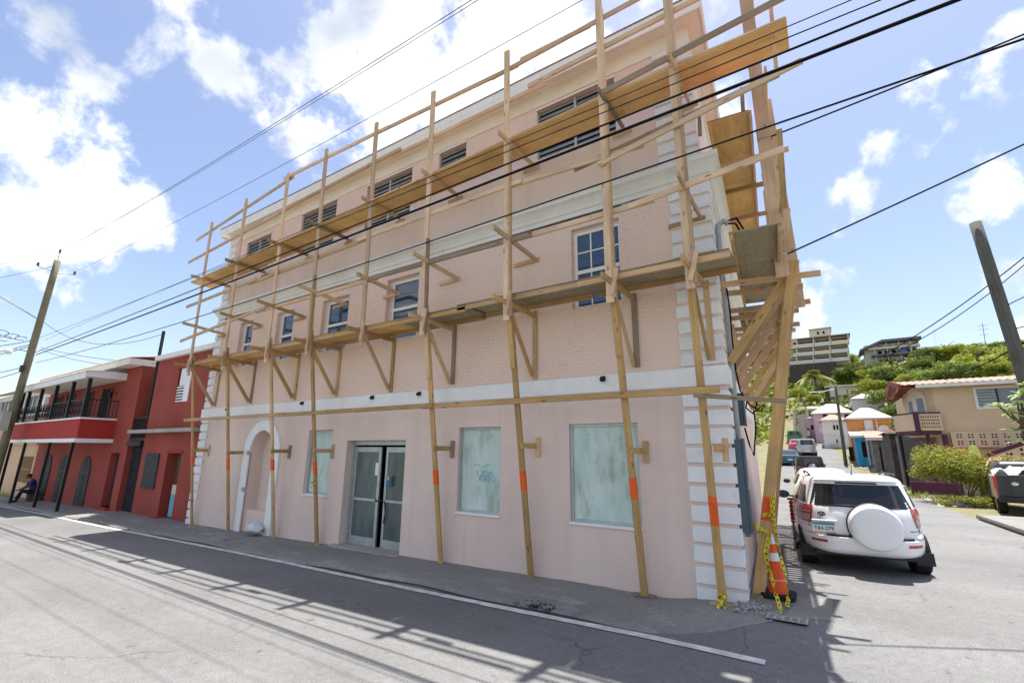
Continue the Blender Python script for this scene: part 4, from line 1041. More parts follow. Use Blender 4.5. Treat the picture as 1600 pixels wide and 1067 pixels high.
MB().box(B0-.25, B1+.22, BY-.20, BY-.16, 4.53, 4.78).build('balcony_fascia', M['white'], red)
MB().box(B1+.18, B1+.22, BY-.159, YR-.002, 4.60, 4.90).build('balcony_fascia', M['white'], red)
MB().box(B0-.2, B1+.17, BY-.15, YR-.002, 4.60, 4.62).build('balcony_ceiling', M['cream'], red)
corrugated(B0-.28, B1+.26, BY-.24, 4.80, YR-.01, 4.98).build('balcony_roof', M['tin'], red)
MB().box(C0-.3, -21.75, YR-.50, YR-.46, 5.08, 5.33).build('fascia', M['cream'], red)
mb = MB().quad((C0-.3,YR-.46,5.10),(-21.75,YR-.46,5.10),(-21.75,YR,5.10),(C0-.3,YR,5.10)); mb.build('soffit', M['cream'], red)
mb = MB().quad((-21.75,YR-.46,5.08),(-21.75,3.2,5.12),(-21.75,3.2,5.35),(-21.75,YR-.46,5.33)); mb.build('gable_trim', M['cream'], red)
corrugated(C0-.32, -21.72, YR-.52, 5.35, 4.0, 6.2).build('roof', M['tinred'], red)
corrugated(-21.9, -20.2, 0.75, 4.95, 4.0, 5.5).build('recess_roof', M['tinred'], red)
MB().box(-21.9,-20.32,0.70,0.76,4.78,4.98).build('recess_fascia', M['cream'], red)

# ------------------------------------------------------------------ peach building and white building further left
M['peach'] = pmat('peach_render', (0.62,0.44,0.28), 0.9, var=0.08, scale=0.8, stain=0.2, world=True)
M['salmon'] = pmat('salmon_render', (0.62,0.33,0.27), 0.9, var=0.08, scale=0.8, world=True)
M['tan'] = pmat('tan_bars', (0.40,0.25,0.12), 0.7)
pb = thing('peach_building', 'low peach building with barred window beyond the red building', 'building', (-40, .15, -.9))
mb = MB(); wall_holes(mb, -48, -34.05, -1.5, 1.95, [(-37.3,-34.6,-.05,1.32,.12)], .2); mb.quad((-48,.2,-1.5),(-48,5,-1.5),(-48,5,1.95),(-48,.2,1.95)); mb.build('wall', M['peach'], pb)
MB().box(-48,-34.05,.06,.20,1.95,2.10).build('cornice', M['peach'], pb)
mb = MB().box(-48,-34.06,.25,5,2.10,3.4); mb.build('upper_wall', M['salmon'], pb)
wn_ = MB().box(-37.29,-34.61,.28,.31,-.04,1.31).build('window', M['dark'], pb)
for i in range(18): MB().box(-37.25+i*.148,-37.20+i*.148,.19,.22,-.04,1.31).build('bar', M['tan'], wn_)
MB().box(-37.3,-34.6,.175,.19,.62,.66).build('cross_bar', M['tan'], wn_)
wb = thing('white_building', 'white two storey building with grey tin roof behind the leaning pole', 'building', (-52, 3, -.9))
mb = MB(); wall_holes(mb, -66, -44, -1.5, 6.3, [(-64,-55.8,4.3,5.9,.3),(-54.8,-50.2,4.4,5.9,.3),(-49,-45.5,4.0,5.6,.3)], 3.0); mb.quad((-44,3,-1.5),(-44,10,-1.5),(-44,10,6.3),(-44,3,6.3)); mb.build('wall', M['white'], wb)
M['greenglass'] = pmat('green_tree_view_glass', (0.035,0.09,0.035), 0.3, var=0.4, scale=2)  # mottled green stands for trees seen through the panes
for h in ((-64,-55.8,4.3,5.9),(-54.8,-50.2,4.4,5.9),(-49,-45.5,4.0,5.6)):
    o = MB().box(h[0]+.01,h[1]-.01,3.25,3.29,h[2]+.01,h[3]-.01).build('window', M['greenglass'], wb)
    n = int((h[1]-h[0])/1.6)
    for i in range(1, n+1): xq = h[0]+(h[1]-h[0])*i/(n+1); MB().box(xq-.05,xq+.05,3.18,3.24,h[2]+.01,h[3]-.01).build('mullion', M['whiteframe'], o)
MB().box(-66,-44,2.5,2.99,3.2,3.5).build('balcony_slab', M['conc'], wb)
corrugated(-67, -43.4, 2.2, 6.3, 7.5, 7.9, .2, .03).build('roof', M['tin'], wb)

# ------------------------------------------------------------------ seated person under the balcony
M['skin'] = pmat('brown_skin', (0.16,0.085,0.055), 0.6, var=0.06)
M['shirt'] = pmat('blue_shirt', (0.03,0.05,0.22), 0.85, var=0.15, scale=9, bump=0.3, bscale=18)
M['jeans'] = pmat('dark_trousers', (0.025,0.03,0.05), 0.9, var=0.2, scale=9, bump=0.3, bscale=18)
M['cap'] = pmat('black_cap', (0.012,0.012,0.014), 0.8)
def skinned(name, verts, edges, radii, mat, parent, sub=2):
    me = bpy.data.meshes.new(name); me.from_pydata(verts, edges, []); me.materials.append(mat)
    o = bpy.data.objects.new(name, me); COL.objects.link(o); o.parent = parent
    sk = o.modifiers.new('skin', 'SKIN'); sk.use_smooth_shade = True
    if not me.skin_vertices: 
        bm = bmesh.new(); bm.from_mesh(me); bm.verts.layers.skin.verify(); bm.to_mesh(me); bm.free()
    for i, r in enumerate(radii):
        sv = me.skin_vertices[0].data[i]; sv.radius = (r, r) if not isinstance(r, tuple) else r; sv.use_root = (i == 0)
    ss = o.modifiers.new('sub', 'SUBSURF'); ss.levels = sub; ss.render_levels = sub
    return o
def sphere_mb(c, rx, ry, rz, n=14, m=9):
    rows = []
    for i in range(m+1):
        t = math.pi*i/m
        rows.append([(c[0]+rx*math.sin(t)*math.cos(2*math.pi*j/n), c[1]+ry*math.sin(t)*math.sin(2*math.pi*j/n), c[2]+rz*math.cos(t)) for j in range(n+1)])
    return MB().grid(rows)
# local frame: person faces -Y, hips at the origin height of the seat
per = thing('person', 'person in blue shirt and dark cap sitting hunched under the red balcony', 'person', (-31.5, -0.15, -0.74))
bv = [(0,0,.42),(0,-.03,.62),(0,-.10,.84),(0,-.16,.98),(0,-.22,1.06),   # 0 pelvis,1 waist,2 chest,3 shoulder base,4 neck
      (-.10,-.02,.42),(-.13,-.42,.50),(-.13,-.50,.10),(-.13,-.66,.05),  # 5-8 left leg
      (.10,-.02,.42),(.14,-.46,.51),(.14,-.60,.10),(.14,-.77,.05),      # 9-12
      (-.19,-.15,.97),(-.26,-.26,.70),(-.16,-.46,.58),(-.12,-.55,.55),  # 13-16 arm
      (.19,-.15,.97),(.26,-.28,.70),(.15,-.48,.58),(.12,-.57,.55)]
be = [(0,1),(1,2),(2,3),(3,4),(0,5),(5,6),(6,7),(7,8),(0,9),(9,10),(10,11),(11,12),(3,13),(13,14),(14,15),(15,16),(3,17),(17,18),(18,19),(19,20)]
br_ = [(.15,.13),(.15,.12),(.17,.13),(.12,.10),(.06,.06),(.095,.095),(.075,.075),(.05,.05),(.04,.04),(.095,.095),(.075,.075),(.05,.05),(.04,.04),(.07,.07),(.05,.05),(.036,.036),(.03,.03),(.07,.07),(.05,.05),(.036,.036),(.03,.03)]
skinned('body', bv, be, br_, M['skin'], per)
# clothing shells just outside the body
skinned('shirt', [(0,0,.44),(0,-.03,.62),(0,-.10,.84),(0,-.16,.98),(-.19,-.15,.97),(-.255,-.25,.73),(.19,-.15,.97),(.255,-.27,.73)], [(0,1),(1,2),(2,3),(3,4),(4,5),(3,6),(6,7)],
        [(.175,.15),(.17,.14),(.19,.15),(.14,.12),(.085,.085),(.07,.07),(.085,.085),(.07,.07)], M['shirt'], per)
skinned('trousers', [(0,0,.42),(-.10,-.02,.42),(-.13,-.42,.50),(-.13,-.50,.14),(.10,-.02,.42),(.14,-.46,.51),(.14,-.60,.14)], [(0,1),(1,2),(2,3),(0,4),(4,5),(5,6)],
        [(.17,.15),(.11,.11),(.09,.09),(.07,.07),(.11,.11),(.09,.09),(.07,.07)], M['jeans'], per)
for sx, yy in ((-.13,-.60),(.14,-.70)):
    sphere_mb((sx, yy, .045), .055, .14, .055).build('shoe', M['cap'], per, smooth=True, world=False)
hd = sphere_mb((0,-.29,1.17), .078, .098, .115); hd.add([(-.012,-.385,1.165),(.012,-.385,1.165),(0,-.405,1.145),(0,-.38,1.19)], [(0,1,2),(0,2,3),(1,3,2)])
hdo = hd.build('head', M['skin'], per, smooth=True, world=False)
for sx in (-.08,.08): sphere_mb((sx,-.28,1.165), .012, .022, .032, 8, 6).build('ear', M['skin'], hdo, smooth=True, world=False)
M['eye'] = pmat('eye_white', (0.5,0.48,0.45), 0.3)
for sx in (-.03,.03): sphere_mb((sx,-.372,1.18), .013, .008, .008, 8, 6).build('eye', M['eye'], hdo, smooth=True, world=False)
MB().box(-.025,.025,-.378,-.372,1.105,1.113).build('mouth', M['cap'], hdo, world=False)
cp = sphere_mb((0,-.285,1.215), .088, .105, .085); cp.v = [(x,y,max(z,1.205)) for x,y,z in cp.v]; cp.add([(-.07,-.36,1.206),(.07,-.36,1.206),(.05,-.47,1.20),(-.05,-.47,1.20),(-.07,-.36,1.215),(.07,-.36,1.215),(.05,-.47,1.208),(-.05,-.47,1.208)], [(0,1,2,3),(4,5,6,7),(0,1,5,4),(2,3,7,6),(1,2,6,5),(3,0,4,7)])
cp.build('cap', M['cap'], per, smooth=True, world=False)
for sx in (-1, 1):   # hands resting together between the knees
    hm = sphere_mb((sx*.10,-.60,.545), .032, .045, .018, 10, 6)
    for k in range(4): hm.tube([(sx*(.085+.014*k),-.635,.545),(sx*(.082+.014*k),-.672+.004*abs(k-1.5),.535),(sx*(.078+.014*k),-.69+.006*abs(k-1.5),.51)], [.0085,.008,.006], 6)
    hm.tube([(sx*.075,-.59,.548),(sx*.052,-.615,.55),(sx*.045,-.64,.54)], [.010,.009,.007], 6)
    hm.build('hand', M['skin'], per, smooth=True, world=False)
cr_ = thing('wooden_crate', 'low wooden crate the seated person rests on', 'crate', (-31.5, -0.12, -0.75))
for i in range(4):
    z = -.75+.01+i*.085
    MB().box(-31.76,-31.24,-.335,-.315,z,z+.07).build('slat', M['brownwood'], cr_); MB().box(-31.76,-31.24,.075,.095,z,z+.07).build('slat', M['brownwood'], cr_)
    MB().box(-31.78,-31.761,-.33,.09,z,z+.07).build('slat', M['brownwood'], cr_); MB().box(-31.239,-31.22,-.33,.09,z,z+.07).build('slat', M['brownwood'], cr_)
MB().box(-31.78,-31.22,-.34,.10,-.398,-.375).build('lid', M['brownwood'], cr_)

# ------------------------------------------------------------------ utility poles and overhead lines
M['pole'] = wood('green_grey_pole', (0.22,0.21,0.13), (0.13,0.125,0.08), knots=False, rnd=0.02)
M['pole_dark'] = wood('dark_grey_pole', (0.13,0.135,0.115), (0.075,0.08,0.07), knots=False, rnd=0.02)
M['insul'] = pmat('brown_insulator', (0.10,0.10,0.10), 0.3)
def pole(name, label, foot, top, r0_, r1_, mat):
    f, t = Vector(foot), Vector(top)
    o = thing(name, label, 'utility pole', foot)
    L = (t-f).length; mb = MB(); n = 14
    mb.tube([(L*i/10-L/2, 0, 0) for i in range(11)], [r0_+(r1_-r0_)*i/10 for i in range(11)], n)
    me = mb.mesh('shaft'); me.materials.append(mat)
    for p in me.polygons: p.use_smooth = len(p.vertices) == 4
    s_ = bpy.data.objects.new('shaft', me); COL.objects.link(s_); s_.parent = o
    d = (t-f).normalized(); a = d.orthogonal().normalized(); mm = Matrix((d, a, d.cross(a))).transposed().to_4x4(); mm.translation = (f+t)/2-f
    s_.matrix_local = mm
    return o
pL = pole('utility_pole', 'leaning weathered wooden utility pole in front of the red balcony', (-32.05,-1.55,-.85), (-30.25,-1.55,10.98), .17, .135, M['pole'])
def pl_at(z): return Vector((-32.05 + 1.8*(z+.85)/11.83, -1.55, z))
for (dx, dy, zz) in ((.0,0,11.5),(-.15,-.62,10.62),(.1,.72,10.55)):
    p = pl_at(min(zz,10.9)); c = p + Vector((dx, dy, zz-p.z)); root = pl_at(min(zz, 10.8)-.25)
    MB().cyl(root, c-Vector((0,0,.1)), .02, n=6).build('insulator_bracket', M['steel'], pL)
    MB().lathe([(.02,-.1),(.07,-.08),(.03,-.04),(.07,0),(.03,.04),(.05,.07),(.01,.1)], tuple(c), n=8).build('insulator', M['insul'], pL, smooth=True)
p = pl_at(6.0)
MB().box(p.x-.05,p.x+.15,p.y-.24,p.y-.12,5.35,5.65).build('junction_case', M['irongrey'], pL)
p = pl_at(3.05); MB().box(p.x+.12,p.x+.5,p.y-.42,p.y-.12,2.55,3.45).build('meter_cabinet', M['conc'], pL)
p = pl_at(6.35); mb = MB().tube([p, p+Vector((.1,-.5,.02)), p+Vector((.1,-.75,.0))], .025, 6); mb.build('camera_arm', M['steel'], pL)
mb = sphere_mb((p.x+.1,p.y-.78,p.z-.12), .15, .15, .15); mb.build('camera_dome', M['white'], pL, smooth=True)
p = pl_at(7.9); mb = MB().tube([p, p+Vector((.3,-.8,.35)), p+Vector((.5,-1.7,.75)), p+Vector((.6,-2.5,.9))], .03, 6); mb.build('lamp_arm', M['steel'], pL)
pR = pole('utility_pole', 'thick dark wooden utility pole leaning beside the beige house', (5.42,9.0,-.1), (5.02,9.0,7.85), .15, .125, M['pole_dark'])
def wire(label, a, b_, sag, r, mat, name='overhead_cable', grp=None):
    a, b_ = Vector(a), Vector(b_); n = 28
    pts = [a.lerp(b_, i/n) - Vector((0,0,sag*4*(i/n)*(1-i/n))) for i in range(n+1)]
    o = MB().tube(pts, r, 5).build(name, mat, smooth=True)
    tag(o, label, 'cable', 'overhead lines'); return o
def ext(a, b_, t): a, b_ = Vector(a), Vector(b_); return a + (b_-a)*t
PA = pl_at(6.3)
wire('thickest black cable crossing in front of the pink facade', (PA.x,-1.35,6.24), ext((PA.x,-1.35,6.24),(2.38,-2.4,5.69),1.35), .10, .020, M['cable'])
wire('black cable just above the thickest one across the facade', (PA.x,-1.4,6.35), ext((PA.x,-1.4,6.35),(2.28,-2.4,5.83),1.35), .06, .013, M['cable'])
wire('thin dark line crossing at the front edge of the upper walkway', (PA.x,-1.45,7.05), ext((PA.x,-1.45,7.05),(1.44,-2.4,6.02),1.4), .12, .007, M['cable'])
wire('thin high line crossing in front of the top floor windows', (PA.x+.1,-1.2,7.0), ext((PA.x+.1,-1.2,7.0),(1.89,-2.3,6.10),1.4), -.05, .006, M['cable'])
wire('lower black line crossing below the cornice', (PA.x,-1.3,5.85), ext((PA.x,-1.3,5.85),(2.9,-2.25,5.41),1.3), .38, .011, M['cable'])
wire('thin top conductor running off the left pole top', (-30.25,-1.55,11.55), ext((-30.25,-1.55,11.55),(-3.6,-2.3,9.62),1.6), .5, .006, M['cable_grey'])
wire('thin conductor from the outer left pole insulator', (-30.5,-2.15,10.65), ext((-30.5,-2.15,10.65),(-3.0,-3.0,8.55),1.6), .4, .006, M['cable_grey'])
wire('thin conductor from the inner left pole insulator', (-30.3,-.85,10.58), ext((-30.3,-.85,10.58),(-1.73,-2.0,8.70),1.6), .4, .006, M['cable_grey'])
wire('black service drop from the scaffold corner to the right', (0.95,-.1,6.36), ext((0.95,-.1,6.36),(3.9,.6,7.20),2.2), .06, .013, M['cable'])
wire('black service drop leaving the side walkway to the right', (0.75,.3,4.60), ext((0.75,.3,4.60),(4.0,1.9,6.30),2.2), .05, .013, M['cable'])
wire('thin line dipping from the left pole to the red roof mast', (PA.x+.1,-1.4,7.9), (-20.42,YR,6.25), .75, .010, M['cable'])
wire('slack dark line from the left pole down to the red parapet', (PA.x+.2,-1.3,6.6), (-20.6,.6,5.1), .15, .010, M['cable'])
wire('slack dark line from the left pole down to the balcony roof', (PA.x+.2,-1.3,6.5), (-25.2,.2,5.4), .12, .010, M['cable'])
for k, (y1, z1, z0_, sg) in enumerate(((-3.6,6.5,6.9,.3),(-3.9,5.4,6.7,.2),(-4.2,4.6,6.6,.1),(-3.2,4.2,5.4,.2),(-2.8,5.3,5.6,.3),(-5.2,8.7,10.65,.3),(-4.8,9.4,11.5,.3))):
    p = pl_at(min(z0_, 10.6))
    wire(['upper slack cable leaving the left pole towards the left edge','second slack cable leaving the left pole towards the left edge','third slack cable dropping left from the leaning pole','lowest slack cable dropping left from the leaning pole','short dark cable bundle left of the leaning pole','thin high conductor falling to the left picture edge','second thin high conductor falling to the left picture edge'][k],
         (p.x, p.y-.1, z0_), (p.x-4, y1-1.4, z1), sg, .016 if k < 5 else .008, M['cable'] if k < 5 else M['cable_grey'])
mb = MB()
for k in range(5):
    c = Vector((PA.x-.1-.35*(k % 3), -2.0-.25*k, 6.95+.1*(k % 2))); rr = .18+.04*k
    mb.tube([c+Vector((.15*math.sin(t*3),rr*math.cos(t),rr*.6*math.sin(t))) for t in frange(0,5.6,16)], .014, 5)
tag(mb.build('cable_coils', M['cable'], smooth=True), 'coils of black cable hanging beside the leaning pole', 'cable')
# lines at the right-hand pole
wire('upper black line passing in front of the right hand pole', (4.6,30,8.1), (12.0,27.8,13.2), .3, .03, M['cable'])
wire('paired black line just below it by the right hand pole', (4.6,30,7.9), (12.0,27.8,12.9), .5, .025, M['cable'])
wire('lower black line rising to the right hand pole', (7.6,34,7.2), (5.35,8.9,4.55), .3, .022, M['cable'])
wire('thin line rising right past the right hand pole', (5.3,8.9,4.4), (7.4,10.5,5.4), .05, .010, M['cable'])
wire('short looped line right of the dark pole', (5.25,8.9,4.9), (7.4,10.2,5.75), .05, .012, M['cable'])
wire('second short line right of the dark pole', (5.2,8.9,5.5), (7.0,9.6,6.1), -.12, .012, M['cable'])

# ------------------------------------------------------------------ vehicles
M['carwhite'] = pmat('white_car_paint', (0.80,0.81,0.83), 0.22, var=0.01, spec=0.5, coat=0.6)
M['carglass'] = glass('dark_car_glass', (0.012,0.014,0.016), 0.04, 0.6)
M['rubber'] = pmat('tyre_rubber', (0.02,0.02,0.021), 0.85, var=0.2, scale=20)
M['plastic'] = pmat('black_plastic', (0.025,0.026,0.028), 0.55)
M['tailred'] = pmat('red_tail_lens', (0.45,0.012,0.015), 0.12, var=0.05, spec=0.6, coat=0.5)
M['tailclear'] = pmat('clear_tail_lens', (0.45,0.40,0.40), 0.15, spec=0.6)
M['chrome'] = pmat('chrome', (0.70,0.71,0.72), 0.12, var=0.02, metal=1.0)
M['rim'] = pmat('alloy_rim', (0.55,0.56,0.57), 0.3, metal=0.8)
M['maroon'] = pmat('maroon_car_paint', (0.10,0.012,0.02), 0.25, var=0.03, spec=0.5, coat=0.5)
M['silver'] = pmat('silver_car_paint', (0.42,0.44,0.46), 0.3, var=0.02, metal=0.4, coat=0.4)
M['tealcar'] = pmat('teal_car_paint', (0.03,0.10,0.15), 0.3, coat=0.4)
M['greencar'] = pmat('green_car_paint', (0.04,0.20,0.08), 0.35, coat=0.3)
M['redcar'] = pmat('pink_red_car_paint', (0.45,0.08,0.11), 0.3, coat=0.4)
M['charcoal'] = pmat('charcoal_truck_paint', (0.045,0.048,0.05), 0.35, var=0.1, scale=3, coat=0.3, stain=0.15)
M['teal'] = pmat('plate_teal', (0.05,0.33,0.38), 0.5); M['plateorange'] = pmat('plate_orange', (0.65,0.33,0.12), 0.5); M['ink'] = pmat('dark_ink', (0.03,0.035,0.07), 0.6)
PW = 6.0
class Body:
    """car shell from stacked plan outlines: (z, half width, rear y, front y)"""
    def __init__(s, levels, n=5.5): s.L = levels; s.n = n
    def par(s, z):
        L = s.L
        if z <= L[0][0]: return L[0][1:]
        for a, b_ in zip(L, L[1:]):
            if z <= b_[0]:
                t = (z-a[0])/(b_[0]-a[0]); return tuple(a[i]+(b_[i]-a[i])*t for i in (1,2,3))
        return L[-1][1:]
    def rear(s, x, z, off=0):
        hw, yr, yf = s.par(z); m_ = (yr+yf)/2; h = (yf-yr)/2
        k = max(0.0, 1-min(1.0, abs(x)/hw)**s.n)**(1/s.n); return (x, m_-h*k-off, z)
    def side(s, sx, y, z, off=0):
        hw, yr, yf = s.par(z); m_ = (yr+yf)/2; h = (yf-yr)/2
        k = max(0.0, 1-min(1.0, abs(y-m_)/h)**s.n)**(1/s.n); return (sx*(hw*k+off), y, z)
    def mb(s, N_=72):
        rows = []
        for z, hw, yr, yf in s.L:
            m_, h = (yr+yf)/2, (yf-yr)/2; row = []
            for i in range(N_+1):
                a = 2*math.pi*(i % N_)/N_; c, q = math.cos(a), math.sin(a)
                row.append((hw*math.copysign(abs(c)**(2/s.n), c), m_+h*math.copysign(abs(q)**(2/s.n), q), z))
            rows.append(row)
        m_ = MB().grid(rows); m_.poly(rows[0][:-1]); m_.poly(rows[-1][:-1]); return m_
    def rear_patch(s, fx0, fx1, z0, z1, off=.006, nx=14, nz=8):
        return MB().grid([[s.rear(fx0(z)+(fx1(z)-fx0(z))*i/nx, z, off) for i in range(nx+1)] for z in frange(z0, z1, nz)])
    def side_patch(s, sx, fy0, fy1, z0, z1, off=.006, ny=10, nz=6):
        return MB().grid([[s.side(sx, fy0(z)+(fy1(z)-fy0(z))*i/ny, z, off) for i in range(ny+1)] for z in frange(z0, z1, nz)])
def wheel(parent, x, y, r, w, sx):
    t = MB().lathe([(r*.62,-w/2),(r*.9,-w/2),(r,-w/2+.03),(r,w/2-.03),(r*.9,w/2),(r*.62,w/2)], (x, y, r), 'x', 24).build('wheel', M['rubber'], parent, smooth='auto', world=False)
    MB().lathe([(.04,sx*w*.36),(r*.3,sx*w*.40),(r*.6,sx*w*.44),(r*.64,sx*w*.5)], (x, y, r), 'x', 20).build('rim', M['rim'], t, smooth=True, world=False)
    return t
def text_mesh(txt, size, mat, name, parent, loc, rot, depth=.002, bold=0.0):
    cu = bpy.data.curves.new(name, 'FONT'); cu.body = txt; cu.size = size; cu.extrude = depth; cu.align_x = 'CENTER'; cu.align_y = 'CENTER'; cu.offset = bold
    tmp = bpy.data.objects.new(name, cu); COL.objects.link(tmp)
    dg = bpy.context.evaluated_depsgraph_get(); me = bpy.data.meshes.new_from_object(tmp.evaluated_get(dg))
    bpy.data.objects.remove(tmp)
    me.materials.clear(); me.materials.append(mat)
    o = bpy.data.objects.new(name, me); COL.objects.link(o); o.parent = parent; o.location = loc; o.rotation_euler = rot
    return o
SIDE_RZ = math.atan2(-SD.x, SD.y)      # cars parked along the side street

# ---- the white sport utility vehicle: origin under the rear bumper centre, +Y is its nose
suv = thing('parked_suv', 'white sport utility vehicle with a spare wheel cover parked beside the scaffold', 'car', (1.435, 2.40, -0.02), SIDE_RZ+R(1.0))
suv.scale = (1.035, 1.03, 1.005)
B = Body([(.30,.74,.16,3.95),(.335,.81,.05,4.04),(.39,.845,.012,4.09),(.50,.858,.0,4.10),(.565,.858,.012,4.10),(.585,.855,.045,4.08),(.60,.852,.075,4.07),(.74,.852,.082,4.00),(.86,.85,.10,3.80),(.95,.838,.125,3.30),
          (1.0,.815,.15,3.0),(1.04,.80,.17,2.88),(1.20,.745,.245,2.4),(1.36,.69,.325,2.05),(1.42,.665,.33,1.92),(1.46,.63,.36,1.85),(1.495,.55,.46,1.75),(1.515,.38,.66,1.6),(1.52,.15,.9,1.4)], 4.3)
body = B.mb(96).build('body', M['carwhite'], suv, smooth='auto', world=False)
B.rear_patch(lambda z: -(.665-.30*(z-1.02)), lambda z: (.665-.30*(z-1.02)), 1.02, 1.365, .007).build('rear_window', M['carglass'], suv, smooth=True, world=False)
for sx in (-1, 1):
    nm = 'side_window'
    B.side_patch(sx, lambda z: .42+.55*(z-1.05), lambda z: 1.12, 1.05, 1.33, .007).build(nm, M['carglass'], suv, smooth=True, world=False)
    B.side_patch(sx, lambda z: 1.18, lambda z: 1.98, 1.05, 1.35, .007).build(nm, M['carglass'], suv, smooth=True, world=False)
    B.side_patch(sx, lambda z: 2.04, lambda z: 2.78-1.3*(z-1.05), 1.05, 1.33, .007).build(nm, M['carglass'], suv, smooth=True, world=False)
    # tail light cluster: red over clear, wrapped round the corner
    def fx(a): return (lambda z: sx*a)
    def lamp(z0, z1, xi0, xi1, mat, off):
        g_ = []
        for z in frange(z0, z1, 8):
            t = (z-z0)/(z1-z0); xi = xi0+(xi1-xi0)*t; hw = B.par(z)[0]; row = []
            for i in range(11):
                x_ = xi + (hw*.9993-xi)*(1-(1-i/10)**2.2); row.append(B.rear(sx*x_, z, off if i < 9 else off*.6))
            y_end = row[-1][1]
            for e in (.05, .10, .16-.06*abs(t-.5)): row.append(B.side(sx, y_end+e, z, off))
            g_.append(row)
        return MB().grid(g_)
    tl = lamp(.745, 1.02, .675, .625, M['tailred'], .010).build('tail_light', M['tailred'], suv, smooth=True, world=False)
    lamp(.765, .865, .695, .675, None, .014).build('reverse_lens', M['tailclear'], tl, smooth=True, world=False)
    lamp(.905, .925, .675, .67, None, .0145).build('lamp_trim', M['tailclear'], tl, smooth=True, world=False)
    B.rear_patch(lambda z: sx*.50 if sx > 0 else -.70, lambda z: sx*.50+.20 if sx > 0 else -.50, .475, .515, .006, 4, 2).build('bumper_reflector', M['tailred'], suv, world=False)
    wheel(suv, sx*.735, .80, .325, .22, sx); wheel(suv, sx*.735, 3.25, .325, .22, sx)
    fl = MB().add([(sx*.735-.11,.40,.38),(sx*.735+.11,.40,.38),(sx*.735+.11,.37,.20),(sx*.735-.11,.37,.20),(sx*.735-.11,.415,.38),(sx*.735+.11,.415,.38),(sx*.735+.11,.385,.20),(sx*.735-.11,.385,.20)],[(0,1,2,3),(4,7,6,5),(0,4,5,1),(2,6,7,3),(1,5,6,2),(0,3,7,4)]); fl.build('mud_flap', M['plastic'], suv, world=False)
    mb = sphere_mb((sx*.97, 2.62, 1.02), .115, .06, .08, 12, 8); mb.box(sx*.82-.05, sx*.82+.05, 2.60, 2.66, .97, 1.0)
    mi = mb.build('door_mirror', M['plastic'], suv, smooth='auto', world=False)
    MB().add([(sx*.97-.085,2.566,.965),(sx*.97+.085,2.566,.965),(sx*.97+.085,2.560,1.07),(sx*.97-.085,2.560,1.07)], [(0,1,2,3)]).build('mirror_glass', M['tealcar'], mi, world=False)
    rr_ = MB().tube([(sx*.585,.70,1.475),(sx*.60,.80,1.53),(sx*.60,1.75,1.535),(sx*.585,1.88,1.48)], .016, 6); rr_.build('roof_rail', M['plastic'], suv, smooth=True, world=False)
    hd_ = MB().box(sx*.845-.012, sx*.845+.022, 1.30, 1.46, .90, .93); hd_.build('door_handle', M['carwhite'], suv, world=False)
    MB().cyl((sx*.70,.81,.34),(sx*.862,.81,.34),.395,n=28).build('wheel_arch', M['plastic'], suv, world=False)
# dark wheel wells would swallow the tyre: pull the tyres just proud of them
for o in [q for q in bpy.data.objects if q.parent == suv and q.name.startswith('wheel_arch')]:
    bpy.data.objects.remove(o)
# tailgate: shut lines, spare wheel, badge, plate
SL = MB()
for pts in ([(-.70,.60),(-.705,.72),(-.69,.80),(-.685,.98)], [(.70,.60),(.71,.72),(.69,.80),(.685,.98)], [(-.70,.605),(0,.605),(.70,.605)], [(.46,.70),(.60,.70),(.69,.70)]):
    SL.tube([B.rear(x, z, .001) for x, z in pts], .0075, 4)
SL.build('tailgate_seam', M['plastic'], suv, world=False)
MB().grid([[B.rear(x,.575,.004) for x in frange(-.50,.60,14)],[(x,B.rear(x,.575)[1]-.006,.60) for x in frange(-.50,.60,14)],[(x,B.rear(x,.60)[1]+.01,.606) for x in frange(-.50,.60,14)]]).build('bumper_step', M['plastic'], suv, world=False)
MB().box(-.66,.66,.2,.5,.27,.33).build('underbody', M['plastic'], suv, world=False)
MB().box(-.55,.55,.4,3.8,.24,.32).build('underbody', M['plastic'], suv, world=False)
for sx in (-1, 1):
    sh_ = MB().grid([[B.rear(sx*x, .60, .075*min(1,(x-.60)/.08)) for x in frange(.60,.84,8)], [B.rear(sx*x, .625+.03*(x-.6)/.24, .062*min(1,(x-.60)/.08)) for x in frange(.60,.84,8)], [B.rear(sx*x, .66+.03*(x-.6)/.24, .0) for x in frange(.60,.84,8)]])
    sh_.build('bumper_shoulder', M['carwhite'], suv, smooth=True, world=False)
SX, SZ, SR = .125, .75, .340
y0 = B.rear(SX, SZ)[1]
sp_ = MB().lathe([(.02,-.215),(.20,-.214),(.29,-.208),(.312,-.196),(.328,-.175),(.336,-.145),(SR,-.11),(SR,0.02),(.3,.05)], (SX, y0, SZ), 'y', 56).build('spare_wheel_cover', M['carwhite'], suv, smooth=True, world=False)
MB().lathe([(SR+.012,-.012),(SR+.012,.03),(.3,.06)], (SX, y0, SZ), 'y', 48).build('cover_shadow_gap', M['plastic'], sp_, smooth=True, world=False)
yb = B.rear(-.52, .47)[1]
yp = B.rear(-.40, .66)[1]-.016
pl = MB().box(-.675,-.375,yp-.004,yp+.02,.605,.765).build('number_plate', M['paper'], suv, world=False)
MB().box(-.672,-.378,yp-.0055,yp-.0041,.732,.763).build('plate_band', M['teal'], pl, world=False); MB().box(-.672,-.378,yp-.0055,yp-.0041,.607,.629).build('plate_band', M['plateorange'], pl, world=False)
text_mesh('TIH-279', .078, M['ink'], 'plate_lettering', pl, (-.525, yp-.006, .680), (R(90),0,0), .001, .0012)
MB().box(-.68,-.34,yp-.03,yp+.05,.79,.812).build('grab_handle', M['carwhite'], suv, world=False, bevel=.008)
yq = B.rear(-.5, .88)[1]-.008
em = MB()
